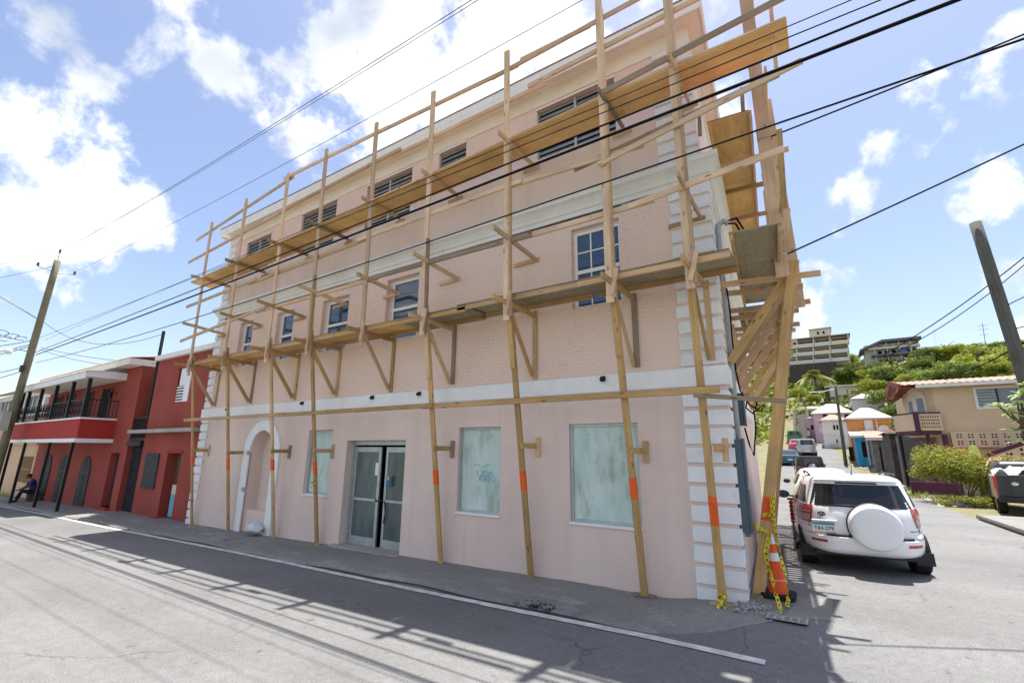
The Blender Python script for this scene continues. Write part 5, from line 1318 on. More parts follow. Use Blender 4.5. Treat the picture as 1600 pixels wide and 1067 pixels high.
for (ax, az, cx, cz) in ((.050,.034,-.53,.895),(.018,.033,-.53,.896),(.036,.016,-.53,.908)):
    em.tube([(cx+ax*math.cos(t), yq, cz+az*math.sin(t)) for t in frange(0, 2*math.pi, 24)], .006, 5)
em.build('emblem', M['plastic'], suv, smooth=True, world=False)
text_mesh('RAV4', .036, M['plastic'], 'badge_lettering', suv, (-.55, B.rear(-.55,.835)[1]-.006, .835), (R(90),0,0), .002)
MB().add([B.rear(-.28,1.375,.012), B.rear(.28,1.375,.012), B.rear(.27,1.40,.014), B.rear(-.27,1.40,.014)], [(0,1,2,3)]).build('high_brake_light', M['plastic'], suv, world=False)
spo = MB().grid([[B.rear(x, 1.41, .004) for x in frange(-.60,.60,16)], [(x, B.rear(x, 1.41)[1]-.055+.06*abs(x/.6)**3, 1.425) for x in frange(-.60,.60,16)], [(x, B.rear(x,1.44)[1]+.04, 1.452-.02*abs(x/.6)**3) for x in frange(-.60,.60,16)], [(x, B.rear(x,1.44)[1]+.25, 1.487-.05*abs(x/.6)**3) for x in frange(-.60,.60,16)]])
spo.build('roof_spoiler', M['carwhite'], suv, smooth=True, world=False)
MB().tube([B.rear(.05,1.03,.02), B.rear(-.15,1.045,.025), B.rear(-.42,1.035,.02)], .010, 5).build('rear_wiper', M['plastic'], suv, smooth=True, world=False)
MB().tube([(.02,.75,1.51),(.02,.70,1.545),(.02,.60,1.66)], [.018,.008,.003], 6).build('roof_aerial', M['plastic'], suv, smooth=True, world=False)

def simple_car(name, label, levels, paint, loc, rz, glassz, n=5.0, spare=False, scale=1.0):
    o = thing(name, label, 'car', loc, rz); b_ = Body(levels, n)
    b_.mb(56).build('body', paint, o, smooth='auto', world=False)
    z0, z1, x0, x1 = glassz
    b_.rear_patch(lambda z: -(x0+(x1-x0)*(z-z0)/(z1-z0)), lambda z: (x0+(x1-x0)*(z-z0)/(z1-z0)), z0, z1, .01, 8, 4).build('rear_window', M['carglass'], o, smooth=True, world=False)
    hw, yr, yf = b_.par((z0+z1)/2)
    for sx in (-1, 1):
        b_.side_patch(sx, lambda z: yr+.25, lambda z: (yr+yf)/2-.04, z0+.02, z1-.04, .01, 4, 3).build('side_window', M['carglass'], o, smooth=True, world=False)
        b_.side_patch(sx, lambda z: (yr+yf)/2+.04, lambda z: yf-.35, z0+.02, z1-.04, .01, 4, 3).build('side_window', M['carglass'], o, smooth=True, world=False)
        L0 = levels[0][3]; W0 = max(q[1] for q in levels)
        wheel(o, sx*(W0-.12), .75, .32, .2, sx); wheel(o, sx*(W0-.12), L0-.7, .32, .2, sx)
        zt = levels[0][0]+.5
        MB().add([b_.rear(sx*(W0-.20), zt, .012), b_.rear(sx*(W0-.05), zt, .012), b_.rear(sx*(W0-.05), zt+.2, .012), b_.rear(sx*(W0-.20), zt+.2, .012)], [(0,1,2,3)]).build('tail_light', M['tailred'], o, world=False)
        sphere_mb((sx*(W0+.08), (yr+yf)/2+.7, z0+.02), .1, .05, .07, 8, 6).build('door_mirror', M['plastic'], o, smooth=True, world=False)
    MB().add([b_.rear(-.18,.5,.014), b_.rear(.18,.5,.014), b_.rear(.18,.6,.014), b_.rear(-.18,.6,.014)], [(0,1,2,3)]).build('number_plate', M['paper'], o, world=False)
    return o
SEDAN = [(.2,.72,.15,4.1),(.3,.80,.02,4.2),(.55,.82,.0,4.2),(.75,.81,.04,4.1),(.88,.78,.10,3.6),(.95,.74,.45,3.1),(1.25,.62,.95,2.3),(1.36,.54,1.15,2.0),(1.40,.40,1.3,1.9),(1.41,.15,1.4,1.8)]
WAGON = [(.2,.72,.15,4.0),(.3,.80,.02,4.1),(.55,.82,.0,4.1),(.75,.81,.05,4.0),(.92,.78,.12,3.3),(1.0,.75,.16,3.0),(1.32,.60,.38,2.1),(1.42,.52,.55,1.95),(1.46,.38,.7,1.8),(1.47,.15,.9,1.7)]
BOXY = [(.35,.72,.1,3.9),(.42,.80,.0,4.0),(.95,.82,.02,3.95),(1.05,.81,.03,3.6),(1.10,.79,.04,2.6),(1.62,.72,.10,2.2),(1.70,.66,.15,2.1),(1.72,.4,.3,2.0)]
simple_car('parked_wagon', 'white car whose roof shows just beyond the white sport utility vehicle', WAGON, M['carwhite'], (0.92, 8.6, 0.0), SIDE_RZ, (1.02,1.34,.62,.50))
jp = simple_car('parked_jeep', 'dark maroon boxy off road car with rear spare wheel parked up the street', BOXY, M['plastic'], (-0.10, 29.0, 0.10), SIDE_RZ, (1.12,1.58,.66,.60), 7.0)
t_ = MB().lathe([(.16,-.24),(.36,-.24),(.40,-.2),(.40,-.04),(.3,0)], (.12,.02,1.0), 'y', 26).build('spare_wheel', M['rubber'], jp, smooth='auto', world=False)
MB().lathe([(.02,-.26),(.12,-.25),(.24,-.235),(.27,-.246)], (.12,.02,1.0), 'y', 20).build('rim', M['rim'], t_, smooth=True, world=False)
MB().box(-.80,.80,-.10,.05,.42,.58).build('bumper', M['silver'], jp, world=False)
MB().box(-.815,.815,-.02,3.9,.60,1.08).build('lower_body', M['maroon'], jp, world=False, bevel=.03)
for lab, nm, lv, mt, px, py, gz in (('silver grey pickup like car behind the maroon off road car','parked_car',BOXY,M['silver'],1263,713,(1.12,1.58,.66,.60)),
                             ('teal car half hidden left of the maroon off road car','parked_car',SEDAN,M['tealcar'],1236,728,(.97,1.30,.60,.48)),
                             ('pinkish red car far up the side street','parked_car',SEDAN,M['redcar'],1247,706,(.97,1.30,.60,.48)),
                             ('small green vehicle at the top of the parked row','parked_car',BOXY,M['greencar'],1243,694,(1.12,1.58,.66,.60))):
    g_ = ground_at(px, py)
    simple_car(nm, lab, lv, mt, (g_.x, g_.y, g_.z-.02), SIDE_RZ, gz)

# ---- dark pickup truck on the right, tail towards the street
M['tan_reflect'] = pmat('tan_ground_reflection', (0.42,0.29,0.19), 0.6, var=0.15, scale=3)  # tan ground mirrored in the left bed side, put into its colour
tk = thing('pickup_truck', 'dark grey pickup truck cut off by the right picture edge', 'truck', (6.45, 15.3, -0.03), R(-8))
def tb(name, x0, x1, y0_, y1_, z0, z1, mat, bev=.03): return MB().box(x0, x1, y0_, y1_, z0, z1).build(name, mat, tk, world=False, bevel=bev)
tb('bed_side', -.92,-.84,.06,1.75,.52,1.28, M['tan_reflect']); tb('bed_side', .84,.92,.06,1.75,.52,1.28, M['charcoal'])
tg = tb('tailgate', -.84,.84,.0,.07,.60,1.30, M['charcoal'], .02)
MB().box(-.10,.10,-.012,-.001,1.10,1.16).build('tailgate_handle', M['plastic'], tg, world=False)
em = MB().lathe([(.0,-.012),(.055,-.011),(.062,-.002)], (-.42,0,1.02), 'y', 18); em.v = [(-.42+(x+.42)*1.5, y, z) for x, y, z in em.v]; em.build('emblem', M['chrome'], tg, smooth=True, world=False)
tb('bed_floor', -.84,.84,.07,1.75,.55,.62, M['plastic'], 0)
tb('bumper', -.88,.88,-.16,.04,.42,.60, M['plastic'], .03); MB().box(-.17,.17,-.165,-.161,.45,.57).build('number_plate', M['paper'], tk, world=False)
for sx in (-1, 1):
    tb('tail_light', sx*.88-.045, sx*.88+.045,-.008,.055,.85,1.25, M['tailred'], .01)
    wheel(tk, sx*.78, .95, .37, .25, sx); wheel(tk, sx*.78, 4.1, .37, .25, sx)
cabB = Body([(.45,.90,1.76,5.0),(.6,.92,1.76,5.1),(1.0,.92,1.76,5.05),(1.15,.89,1.78,3.9),(1.62,.74,1.95,3.2),(1.72,.6,2.05,3.0),(1.74,.3,2.2,2.9)], 7)
cabB.mb(48).build('cab', M['charcoal'], tk, smooth='auto', world=False)
cabB.rear_patch(lambda z: -.68, lambda z: .68, 1.2, 1.58, .01, 6, 3).build('rear_window', M['carglass'], tk, world=False)
M['card'] = pmat('cardboard', (0.48,0.32,0.19), 0.9, var=0.1)
sf = thing('folded_sheet', 'crumpled silver tarpaulin lying in the pickup bed', 'tarpaulin', tuple(at(1590, 740, 16.4)))
rows = [[(-.6+1.5*i/14, -.4+.8*j/8, .12*math.sin(i*1.3+j)+.1*math.cos(j*1.9+i*.7)+.12*math.sin(math.pi*i/14)-.05) for i in range(15)] for j in range(9)]
M['tarp'] = pmat('silver_tarpaulin', (0.55,0.57,0.62), 0.5)
MB().grid(rows).build('sheet', M['tarp'], sf, smooth=True, world=False)

# ------------------------------------------------------------------ cone, tape, grate, trolley at the corner
M['conered'] = pmat('cone_orange', (0.80,0.10,0.02), 0.55, var=0.1, scale=8, stain=0.15)
M['conewhite'] = pmat('cone_reflective_band', (0.72,0.73,0.74), 0.4)
M['tape'] = pmat('caution_tape_yellow', (0.72,0.58,0.02), 0.45, var=0.08)
M['tapeblk'] = M['ink']
cx, cy = 0.335, 0.44
cz = hz(cx, cy)+.008
cone = thing('traffic_cone', 'orange traffic cone with two white bands leaning on the scaffold leg', 'cone', (cx, cy, cz))
MB().extr([(-.20,-.15),(-.15,-.20),(.15,-.20),(.20,-.15),(.20,.15),(.15,.20),(-.15,.20),(-.20,.15)], lambda u, v, w: (u, v, w), 0, .045).build('base', M['rubber'], cone, world=False, bevel=.008)
def cr(z): return .118 - .095*(z-.045)/.855
def cone_seg(z0, z1, mat, nm, o=0):
    lean = lambda z: (-.05*z, 0.02*z)
    m_ = MB(); rows = []
    for z in frange(z0, z1, 3): rows.append([(lean(z)[0]+(cr(z)+o)*math.cos(2*math.pi*k/28), lean(z)[1]+(cr(z)+o)*math.sin(2*math.pi*k/28), z) for k in range(29)])
    m_.grid(rows); m_.poly(rows[-1][:-1]); m_.build(nm, mat, cone, smooth='auto', world=False)
cone_seg(.045, .90, M['conered'], 'body'); cone_seg(.43, .53, M['conewhite'], 'reflective_band', .003); cone_seg(.64, .76, M['conewhite'], 'reflective_band', .003)
cone_seg(.20, .206, M['conewhite'], 'seam', .002)
def ribbon(path, w, seed=1, twist=3.0):
    """crumpled plastic tape along a path with black lettering blocks"""
    rnd_ = random.Random(seed); path = [Vector(p) for p in path]
    pts = []
    for a, b_ in zip(path, path[1:]):
        n = max(2, int((b_-a).length/.025))
        for i in range(n): pts.append(a.lerp(b_, i/n))
    pts.append(path[-1]); rowsA = []; ang = rnd_.uniform(0, 6)
    for i, p in enumerate(pts):
        ang += rnd_.uniform(-.5, .5)*twist*.35
        d = (pts[min(i+1, len(pts)-1)]-pts[max(i-1, 0)]).normalized(); a = d.orthogonal().normalized(); b_ = d.cross(a)
        v = a*math.cos(ang)+b_*math.sin(ang); j = Vector((rnd_.uniform(-1,1), rnd_.uniform(-1,1), rnd_.uniform(-1,1)))*.006
        rowsA.append((p+v*w/2+j, p-v*w/2+j, d.cross(v)))
    m_ = MB().grid([[tuple(q[0]), tuple(q[1])] for q in rowsA]); k_ = MB()
    for i in range(0, len(rowsA)-2, 3):
        a, b_, n_ = rowsA[i]; c, d, n2 = rowsA[i+1]
        for sg in (1, -1):
            o1, o2 = n_*.0015*sg, n2*.0015*sg
            k_.quad(tuple(a.lerp(b_, .3)+o1), tuple(a.lerp(b_, .7)+o1), tuple(c.lerp(d, .7)+o2), tuple(c.lerp(d, .3)+o2))
    return m_, k_
def tape(label, paths, w=.045):
    o = None
    for i, pth in enumerate(paths):
        a, k_ = ribbon(pth, w, seed=len(label)+i*7)
        if o is None:
            o = thing('caution_tape', label, 'tape', tuple(pth[-1]))
        a.build('strip', M['tape'], o); k_.build('lettering', M['ink'], o)['kind'] = 'stuff'
    return o
L0 = Vector(SP(.32, .13, -.02)); L1 = Vector(SP(.32, 1.04, 4.58))
def onleg(z, d=(0,-.035,0)): return L0.lerp(L1, z/4.6) + Vector(d)
tape('yellow caution tape draped from the wide scaffold leg down over the cone', [
    [onleg(.86,(-.20,-.05,.0)), onleg(.90,(-.12,-.08,0)), onleg(.84,(.0,-.06,0)), onleg(.80,(.06,-.06,0)), (0.27,.26,.60), (0.29,.22,.35), (0.33,.10,.12), (0.39,-.10,.0), (0.41,-.22,-.03)],
    [onleg(1.02,(-.06,-.045,0)), onleg(1.06,(.0,-.05,0)), onleg(1.04,(.08,-.045,0)), (0.40,.28,1.25), (0.41,.27,1.05), (0.385,.26,.85)],
    [(0.40,.28,1.28), (0.37,.25,1.0), (0.40,.26,.78), (0.42,.28,.55), (0.45,.30,.30), (0.46,.20,.05), (0.46,-.02,.0)],
    [onleg(.90,(-.16,-.05,0)), onleg(.82,(-.10,-.07,0)), onleg(.80,(-.03,-.06,0))],
    [onleg(.80,(.06,-.06,0)), (0.25,.25,.55), (0.27,.23,.30), (0.25,.22,.42)]])
tape('small knot of yellow tape tied round the foot of the corner leg', [[(-.32,-.20,.06),(-.25,-.25,.09),(-.18,-.21,.05),(-.24,-.16,.10),(-.30,-.22,.02),(-.22,-.27,-.05),(-.20,-.30,-.08)],[(-.28,-.20,.03),(-.20,-.24,.10),(-.24,-.28,.0),(-.30,-.30,-.07)]], .035)
lx4 = PX[3]
tape('short wisp of yellow tape tied round a leg beside the small window', [[(lx4-.02,-.40,1.12),(lx4+.06,-.44,1.10),(lx4+.12,-.38,1.06),(lx4+.02,-.36,1.09),(lx4+.06,-.43,.98)]], .05)
tape('scrap of yellow tape at the foot of the leg by the entrance', [[(lx4+.0,-.17,-.22),(lx4+.08,-.21,-.20),(lx4+.14,-.15,-.25),(lx4+.05,-.20,-.28)]], .04)
# drain grate
gx_, gy_ = 0.47, -0.28
gz_ = hz(gx_, gy_)+.017
gr = thing('drain_grate', 'pale cast drain grate with square holes in front of the cone', 'drain grate', (gx_, gy_, gz_))
MB().box(-.20,.20,-.105,.105,-.02,-.004).build('pit', M['dark'], gr, world=False)
for i in range(4): MB().box(-.21,.21,-.115+i*.068,-.090+i*.068,-.0035,.004).build('bar', M['conc'], gr, world=False)
for i in range(6): MB().box(-.212+i*.080,-.188+i*.080,-.116,.115,-.003,.0035).build('bar', M['conc'], gr, world=False)
# broken concrete rubble at the corner and along the wall
M['rubble'] = pmat('broken_concrete', (0.45,0.43,0.40), 0.95, var=0.25, scale=9, bump=0.5, bscale=25)
mb = MB(); rr = random.Random(5)
def stone(mb, c, r):
    vs = []
    for (a, b_, d) in ((1,0,0),(-1,0,0),(0,1,0),(0,-1,0),(0,0,1),(0,0,-1)): vs.append((c[0]+a*r*rr.uniform(.6,1.2), c[1]+b_*r*rr.uniform(.6,1.2), c[2]+d*r*rr.uniform(.4,.8)))
    mb.add(vs, [(0,2,4),(2,1,4),(1,3,4),(3,0,4),(2,0,5),(1,2,5),(3,1,5),(0,3,5)])
for i in range(90):
    x = rr.gauss(.12, .16); y = rr.gauss(-.22, .10); stone(mb, (x, y, hz(x, y)+.045*(1 if x < .25 else .3)), rr.uniform(.008,.03))
for i in range(160):
    x = rr.uniform(-15.2, 0); y = -abs(rr.gauss(0, .10))-.02; stone(mb, (x, y, hz(x, -1.2)+.055), rr.uniform(.005,.02))
for i in range(60):
    x = rr.gauss(-14.6, .3); y = -.2+rr.gauss(0,.12); stone(mb, (x, y, hz(x, -1.2)+.06), rr.uniform(.01,.05))
for i in range(120):
    x = rr.uniform(-10, 2); y = rr.uniform(-6, -1.3); stone(mb, (x, y, hz(x, y)+.006), rr.uniform(.004,.011))
tag(mb.build('rubble', M['rubble']), 'loose broken concrete crumbs along the wall foot and on the road', 'rubble', kind='stuff')
# netting scrap at the kerb
mb = MB()
for i in range(40):
    a = rr.uniform(0,6.28); c = Vector((-2.3+rr.gauss(0,.14), -1.27+rr.gauss(0,.05), hz(-2.3,-1.3)+.02+abs(rr.gauss(0,.02)))); mb.tube([c+Vector((.05*math.cos(a+t), .03*math.sin(a+2*t), .02*math.sin(3*t))) for t in frange(0,3,5)], .004, 4)
tag(mb.build('netting_scrap', M['plastic']), 'tangle of dark netting lying at the kerb', 'netting', kind='stuff')
# red shopping trolley in the gap behind the scaffold legs
tr = thing('shopping_trolley', 'red plastic shopping trolley standing behind the side scaffold legs', 'trolley', tuple(SP(4.6, 1.0, 0)))
M['trolleyred'] = pmat('trolley_red', (0.42,0.02,0.02), 0.5)
for k in range(5):
    for x0_, x1_, y0_, y1_ in ((-.30,.30,-.31,-.295),(-.30,.30,.295,.31),(-.31,-.295,-.30,.30),(.295,.31,-.30,.30)):
        MB().box(x0_, x1_, y0_, y1_, .55+k*.075, .60+k*.075).build('basket_slat', M['trolleyred'], tr, world=False)
MB().box(-.31,.31,-.31,.31,.50,.53).build('basket_floor', M['trolleyred'], tr, world=False); MB().box(-.33,.33,-.33,-.30,.93,.97).build('handle', M['trolleyred'], tr, world=False)
for sx in (-1, 1):
    for sy in (-1, 1):
        MB().cyl((sx*.25,sy*.25,.12),(sx*.27,sy*.27,.51),.012,n=6).build('leg', M['steel'], tr, world=False); MB().cyl((sx*.25-.015,sy*.25,.06),(sx*.25+.015,sy*.25,.06),.06,n=12).build('castor', M['rubber'], tr, world=False)
MB().box(-.26,.26,-.26,.26,.14,.16).build('chassis', M['steel'], tr, world=False)

# ------------------------------------------------------------------ right-hand roadside
mb = MB(); rows = []
for y in frange(3.0, 13.6, 24):
    xk = lerp_tab([(2,7.2),(5,5.35),(8,4.95),(10,4.80),(13.6,4.62)], y)
    rows.append([(xk, y, hz(xk,y)+.0), (xk+.015, y, hz(xk,y)+.10), (xk+.10, y, hz(xk,y)+.105), (xk+4.5, y, hz(xk,y)+.11)])
mb.grid(rows); mb.poly([(q[0],q[1],q[2]) for q in rows[-1]] + [(rows[-1][-1][0], rows[-1][-1][1], -.05)])
tag(mb.build('right_pavement', M['pave_side']), kind='structure')
mb = MB(); 
for (a, b_) in zip(rows, rows[1:]): mb.quad((a[0][0]-.005,a[0][1],a[0][2]+.002),(b_[0][0]-.005,b_[0][1],b_[0][2]+.002),(b_[1][0]+.01,b_[1][1],b_[1][2]+.004),(a[1][0]+.01,a[1][1],a[1][2]+.004))
tag(mb.build('kerb_face', M['patch']), kind='structure')
mb = MB().grid([[(x, y, hz(x,y)+.02+.02*math.sin(x*2)) for x in frange(3.8,6.3,6)] for y in frange(24.3,27.5,6)])
tag(mb.build('driveway', M['conc'], smooth=True), kind='structure')

# ------------------------------------------------------------------ foliage
def leafmat(name, col, col2, rnd=.25, trans=.25):
    mt, nt, b = new_mat(name)
    oi = N(nt, 'ShaderNodeObjectInfo'); g_ = N(nt, 'ShaderNodeNewGeometry')
    mx = N(nt, 'ShaderNodeMix', data_type='RGBA'); mx.inputs[6].default_value = (*col, 1); mx.inputs[7].default_value = (*col2, 1)
    nt.links.new(g_.outputs['Random Per Island'], mx.inputs[0])
    hs = N(nt, 'ShaderNodeHueSaturation'); mr = N(nt, 'ShaderNodeMapRange'); mr.inputs[3].default_value = 1-rnd; mr.inputs[4].default_value = 1+rnd
    nt.links.new(oi.outputs['Random'], mr.inputs[0]); nt.links.new(mr.outputs[0], hs.inputs['Value']); nt.links.new(mx.outputs[2], hs.inputs['Color'])
    nt.links.new(hs.outputs[0], b.inputs['Base Color']); b.inputs['Roughness'].default_value = .55; b.inputs['Specular IOR Level'].default_value = .3
    if trans:
        tr_ = N(nt, 'ShaderNodeBsdfTranslucent'); nt.links.new(hs.outputs[0], tr_.inputs[0]); ms = N(nt, 'ShaderNodeMixShader'); ms.inputs[0].default_value = trans
        nt.links.new(b.outputs[0], ms.inputs[1]); nt.links.new(tr_.outputs[0], ms.inputs[2]); nt.links.new(ms.outputs[0], nt.nodes['Material Output'].inputs[0])
    return mt
M['leaf'] = leafmat('tree_leaves', (0.20,0.25,0.022), (0.30,0.32,0.035), trans=.4)
M['leaf_dark'] = leafmat('dark_tree_leaves', (0.10,0.16,0.025), (0.17,0.22,0.035), trans=.4)
M['leaf_shrub'] = leafmat('shrub_leaves', (0.22,0.27,0.025), (0.36,0.35,0.06), trans=.4)
M['leaf_flower'] = leafmat('red_flowers', (0.62,0.07,0.02), (0.70,0.20,0.04))
M['banana'] = leafmat('banana_leaf', (0.16,0.24,0.03), (0.26,0.32,0.07))
M['palm'] = leafmat('palm_frond', (0.16,0.19,0.035), (0.26,0.27,0.07))
M['plumeria'] = leafmat('pale_green_leaf', (0.34,0.44,0.14), (0.50,0.58,0.28), trans=.4)
M['dryleaf'] = leafmat('dry_leaf', (0.34,0.26,0.15), (0.45,0.38,0.24))
M['bark'] = pmat('grey_brown_bark', (0.16,0.12,0.085), 0.95, var=0.3, scale=6, bump=0.6, bscale=20)
M['grassm'] = leafmat('grass_blades', (0.20,0.25,0.04), (0.33,0.33,0.09), trans=.3)
def crown_mesh(seed, nclump, nleaf, leaf, flat=.75):
    q = random.Random(seed); mb = MB()
    for c in range(nclump):
        a = q.uniform(0, 6.283); rr_ = q.uniform(.15, .78)**.8; h = q.uniform(-.35, .75)
        C_ = Vector((rr_*math.cos(a), rr_*math.sin(a), h*flat*(1-.5*rr_))); cr_ = q.uniform(.24, .42)
        for i in range(nleaf//nclump):
            d = Vector((q.gauss(0,1), q.gauss(0,1), q.gauss(0,1))).normalized(); p = C_ + Vector((d.x, d.y, d.z*.75))*cr_*q.uniform(.55, 1.08)
            n_ = (d*.8 + Vector((q.gauss(0,.6), q.gauss(0,.6), q.gauss(.35,.5)))).normalized(); u_ = n_.orthogonal().normalized(); w_ = n_.cross(u_); t = q.uniform(0, 6.28)
            e1 = (u_*math.cos(t)+w_*math.sin(t))*leaf*q.uniform(.7,1.4); e2 = (w_*math.cos(t)-u_*math.sin(t))*leaf*q.uniform(.35,.6)
            mb.add([p-e1, p+e2*.9, p+e1, p-e2*.9], [(0,1,2,3)])
    return mb
def add_leaves(name, me, parent, s, loc=(0,0,0), rz=0):
    o = bpy.data.objects.new(name, me); COL.objects.link(o); o.parent = parent; o.scale = s; o.location = loc; o.rotation_euler = (0,0,rz); return o
CROWN = []
for k in range(5):
    me = crown_mesh(20+k, 19, 4200, .058).mesh('crown'); me.materials.append(M['leaf'] if k % 2 == 0 else M['leaf_dark']); CROWN.append(me)
TRUNK = []
for k in range(3):
    q = random.Random(k); mb = MB(); mb.tube([(0,0,-.6),(.02*q.uniform(-1,1),.02,0),(.05*q.uniform(-1,1),.03,.45),(0,0,.95)], [.07,.055,.04,.02], 7)
    for j in range(5):
        a = j*1.256+q.uniform(-.3,.3); z_ = .3+.1*j; mb.tube([(0,.02,z_),(.2*math.cos(a),.2*math.sin(a),z_+.2),(.5*math.cos(a),.5*math.sin(a),z_+.38)], [.03,.02,.008], 5)
    me = mb.mesh('trunk'); me.materials.append(M['bark']); TRUNK.append(me)
used_tree = {}
def tree(label, px, py, rpx, k, grp='trees on the hillside', up=1.0, base=None):
    """crown centred on the bearing px,py; rooted in the hillside below it"""
    g_ = ground_at(px, py+rpx*1.15) if base is None else at(px, py+rpx*1.1, base)
    dist = (g_-CAM_POS).dot(fw); r = rpx*1.35*dist/731.88
    o = thing('tree', label, 'tree', (g_.x, g_.y, g_.z-.2), 0, grp)
    add_leaves('crown', CROWN[k % 5], o, (r, r, r*up), (0, 0, r*.78), random.uniform(0, 6.28))
    add_leaves('trunk', TRUNK[k % 3], o, (r, r, r), (0, 0, r*.35), random.uniform(0, 6.28))
    return o
TR = [(1322,562,15,'pale tree beside the right end of the terraced apartment block'),(1343,580,22,'bright rounded tree below the long ridge house'),(1372,585,20,'bright tree under the left end of the ridge house balcony'),(1400,583,22,'broad yellow green tree left of centre on the hillside'),
      (1428,590,20,'yellow green tree above the cream bungalow roof'),(1360,605,20,'leafy tree right of the cream bungalow'),(1390,618,22,'dark leafy tree behind the lavender shed'),(1415,615,22,'dark tree touching the gable of the beige house'),
      (1405,640,18,'shaded tree low behind the beige house gable'),(1315,590,13,'small bright tree above the cream bungalow'),(1456,552,18,'grey green tree right of the ridge house'),(1482,548,20,'round tree on the skyline right of the ridge house'),
      (1500,580,26,'large bright tree behind the beige house roof'),(1535,565,26,'large glossy tree in the middle behind the beige roof'),(1562,578,22,'dark glossy tree just left of the leaning dark pole'),(1470,588,22,'bright bushy tree above the beige house gable'),
      (1598,552,26,'tall tree at the right edge above the roof'),(1582,588,18,'tree showing behind the dark pole'),(1290,602,12,'small bush right of the palm'),(1252,612,12,'small bush left of the palm trunk'),
      (1272,622,11,'low bush under the palm'),(1258,643,10,'bright bush above the pink house steps'),(1440,565,16,'small tree below the ridge house corner'),(1520,548,14,'hazy tree on the skyline under the aerial mast')]
for i, (px, py, rp, lab) in enumerate(TR): tree(lab, px, py, rp, i if px < 1440 else i+1, up=.85)
mast = thing('radio_mast', 'thin radio mast on the skyline left of the dark pole', 'mast', tuple(ground_at(1541, 545)))
b0 = Vector(mast.location); mt_ = at(1535, 505, b0.y)
MB().tube([b0, mt_], .08, 5).build('shaft', M['steel'], mast); 
for f_ in (.55,.75,.9):
    p = b0.lerp(mt_, f_); MB().box(p.x-.9,p.x+.9,p.y-.04,p.y+.04,p.z-.04,p.z+.04).build('cross_arm', M['steel'], mast)
mast = thing('radio_mast', 'short thin mast above the trees right of the ridge house', 'mast', tuple(ground_at(1462, 548)))
b0 = Vector(mast.location); mt_ = at(1459, 515, b0.y); MB().tube([b0, mt_], .07, 5).build('shaft', M['steel'], mast)
MB().box(mt_.x-.6,mt_.x+.6,mt_.y-.04,mt_.y+.04,mt_.z-.6,mt_.z-.5).build('cross_arm', M['steel'], mast)

# flowering shrub, banana, dry fronds, grass by the beige house
g_ = at(1503, 752, 19.5); g_.z = hz(g_.x, g_.y)
shb = thing('flowering_shrub', 'round yellow green shrub dotted with red flowers beside the street', 'shrub', tuple(g_))
me = crown_mesh(77, 26, 12000, .034, .9).mesh('foliage'); me.materials.append(M['leaf_shrub'])
add_leaves('foliage', me, shb, (1.85,1.3,1.45), (.12,0,1.25))
me = crown_mesh(78, 14, 210, .030, .9).mesh('flowers'); me.materials.append(M['leaf_flower']); fo = add_leaves('flowers', me, shb, (1.95,1.4,1.55), (.12,-.05,1.25)); fo['kind'] = 'stuff'
mb = MB()
for k in range(7):
    a = k*.9; mb.tube([(.1*math.cos(a),.1*math.sin(a),-.1),(.3*math.cos(a),.3*math.sin(a),.5),(.8*math.cos(a),.7*math.sin(a),1.2)], [.035,.025,.01], 5)
mb.build('stems', M['bark'], shb, world=False)
g_ = at(1500, 752, 21.5); g_.z = hz(g_.x, g_.y)
bush2 = thing('low_bush', 'low dry green ground bush at the foot of the flowering shrub', 'shrub', tuple(at(1480, 775, 18.3)))
bush2.location.z = hz(bush2.location.x, bush2.location.y)
me = crown_mesh(79, 12, 1800, .05, .5).mesh('foliage'); me.materials.append(M['leaf_shrub']); add_leaves('foliage', me, bush2, (1.2,.7,.55), (.6,0,.15))
def blade(mb, p, d, L, w, droop, n=8, split=False, fold=.25):
    d = Vector(d).normalized(); side = d.cross(Vector((0,0,1))).normalized(); up = side.cross(d)
    rowsL = []
    for i in range(n+1):
        t = i/n; q = Vector(p) + d*(L*t) - Vector((0,0,1))*droop*L*t*t; ww = w*math.sin(math.pi*min(1, .08+.92*t))**.6*(1 if t < 1 else .1)
        rowsL.append([tuple(q-side*ww+up*fold*ww), tuple(q), tuple(q+side*ww+up*fold*ww)])
    mb.grid(rowsL)
bp_ = at(1530, 745, 21.0); bp_.z = hz(bp_.x, bp_.y)
ban = thing('banana_plant', 'banana plant with broad split leaves behind the flowering shrub', 'plant', tuple(bp_))
MB().tube([(0,0,-.1),(.02,0,.7),(0,0,1.5)], [.12,.10,.07], 9).build('stem', M['banana'], ban, smooth=True, world=False)
for k, (a, el, L, w, dr_) in enumerate(((3.0,.55,1.5,.22,.55),(3.5,.25,1.3,.2,.5),(0.1,.35,1.4,.2,.6),(-.3,.8,1.4,.22,.4),(1.4,1.2,1.3,.2,.2),(4.6,.9,1.2,.2,.45),(5.4,.6,1.3,.2,.6),(2.5,1.2,1.1,.18,.2))):
    mb = MB(); blade(mb, (0,0,1.45), (math.cos(a)*math.cos(el), math.sin(a)*math.cos(el), math.sin(el)), L, w, dr_); mb.build('leaf', M['banana'], ban, smooth=True, world=False)
df = at(1560, 735, 20.0); df.z = hz(df.x, df.y)
dry = thing('dry_fronds', 'hanging heap of dry brown fronds right of the shrub', 'plant', tuple(df))
q = random.Random(4)
for k in range(46):
    mb = MB(); a = q.uniform(0, 6.28); blade(mb, (q.gauss(0,.25),q.gauss(0,.25),1.5+q.gauss(0,.15)), (math.cos(a),math.sin(a),q.uniform(.1,.8)), q.uniform(.8,1.3), .035, 1.15, 7); mb.build('frond', M['dryleaf'], dry, world=False)
mb = MB(); q = random.Random(6)
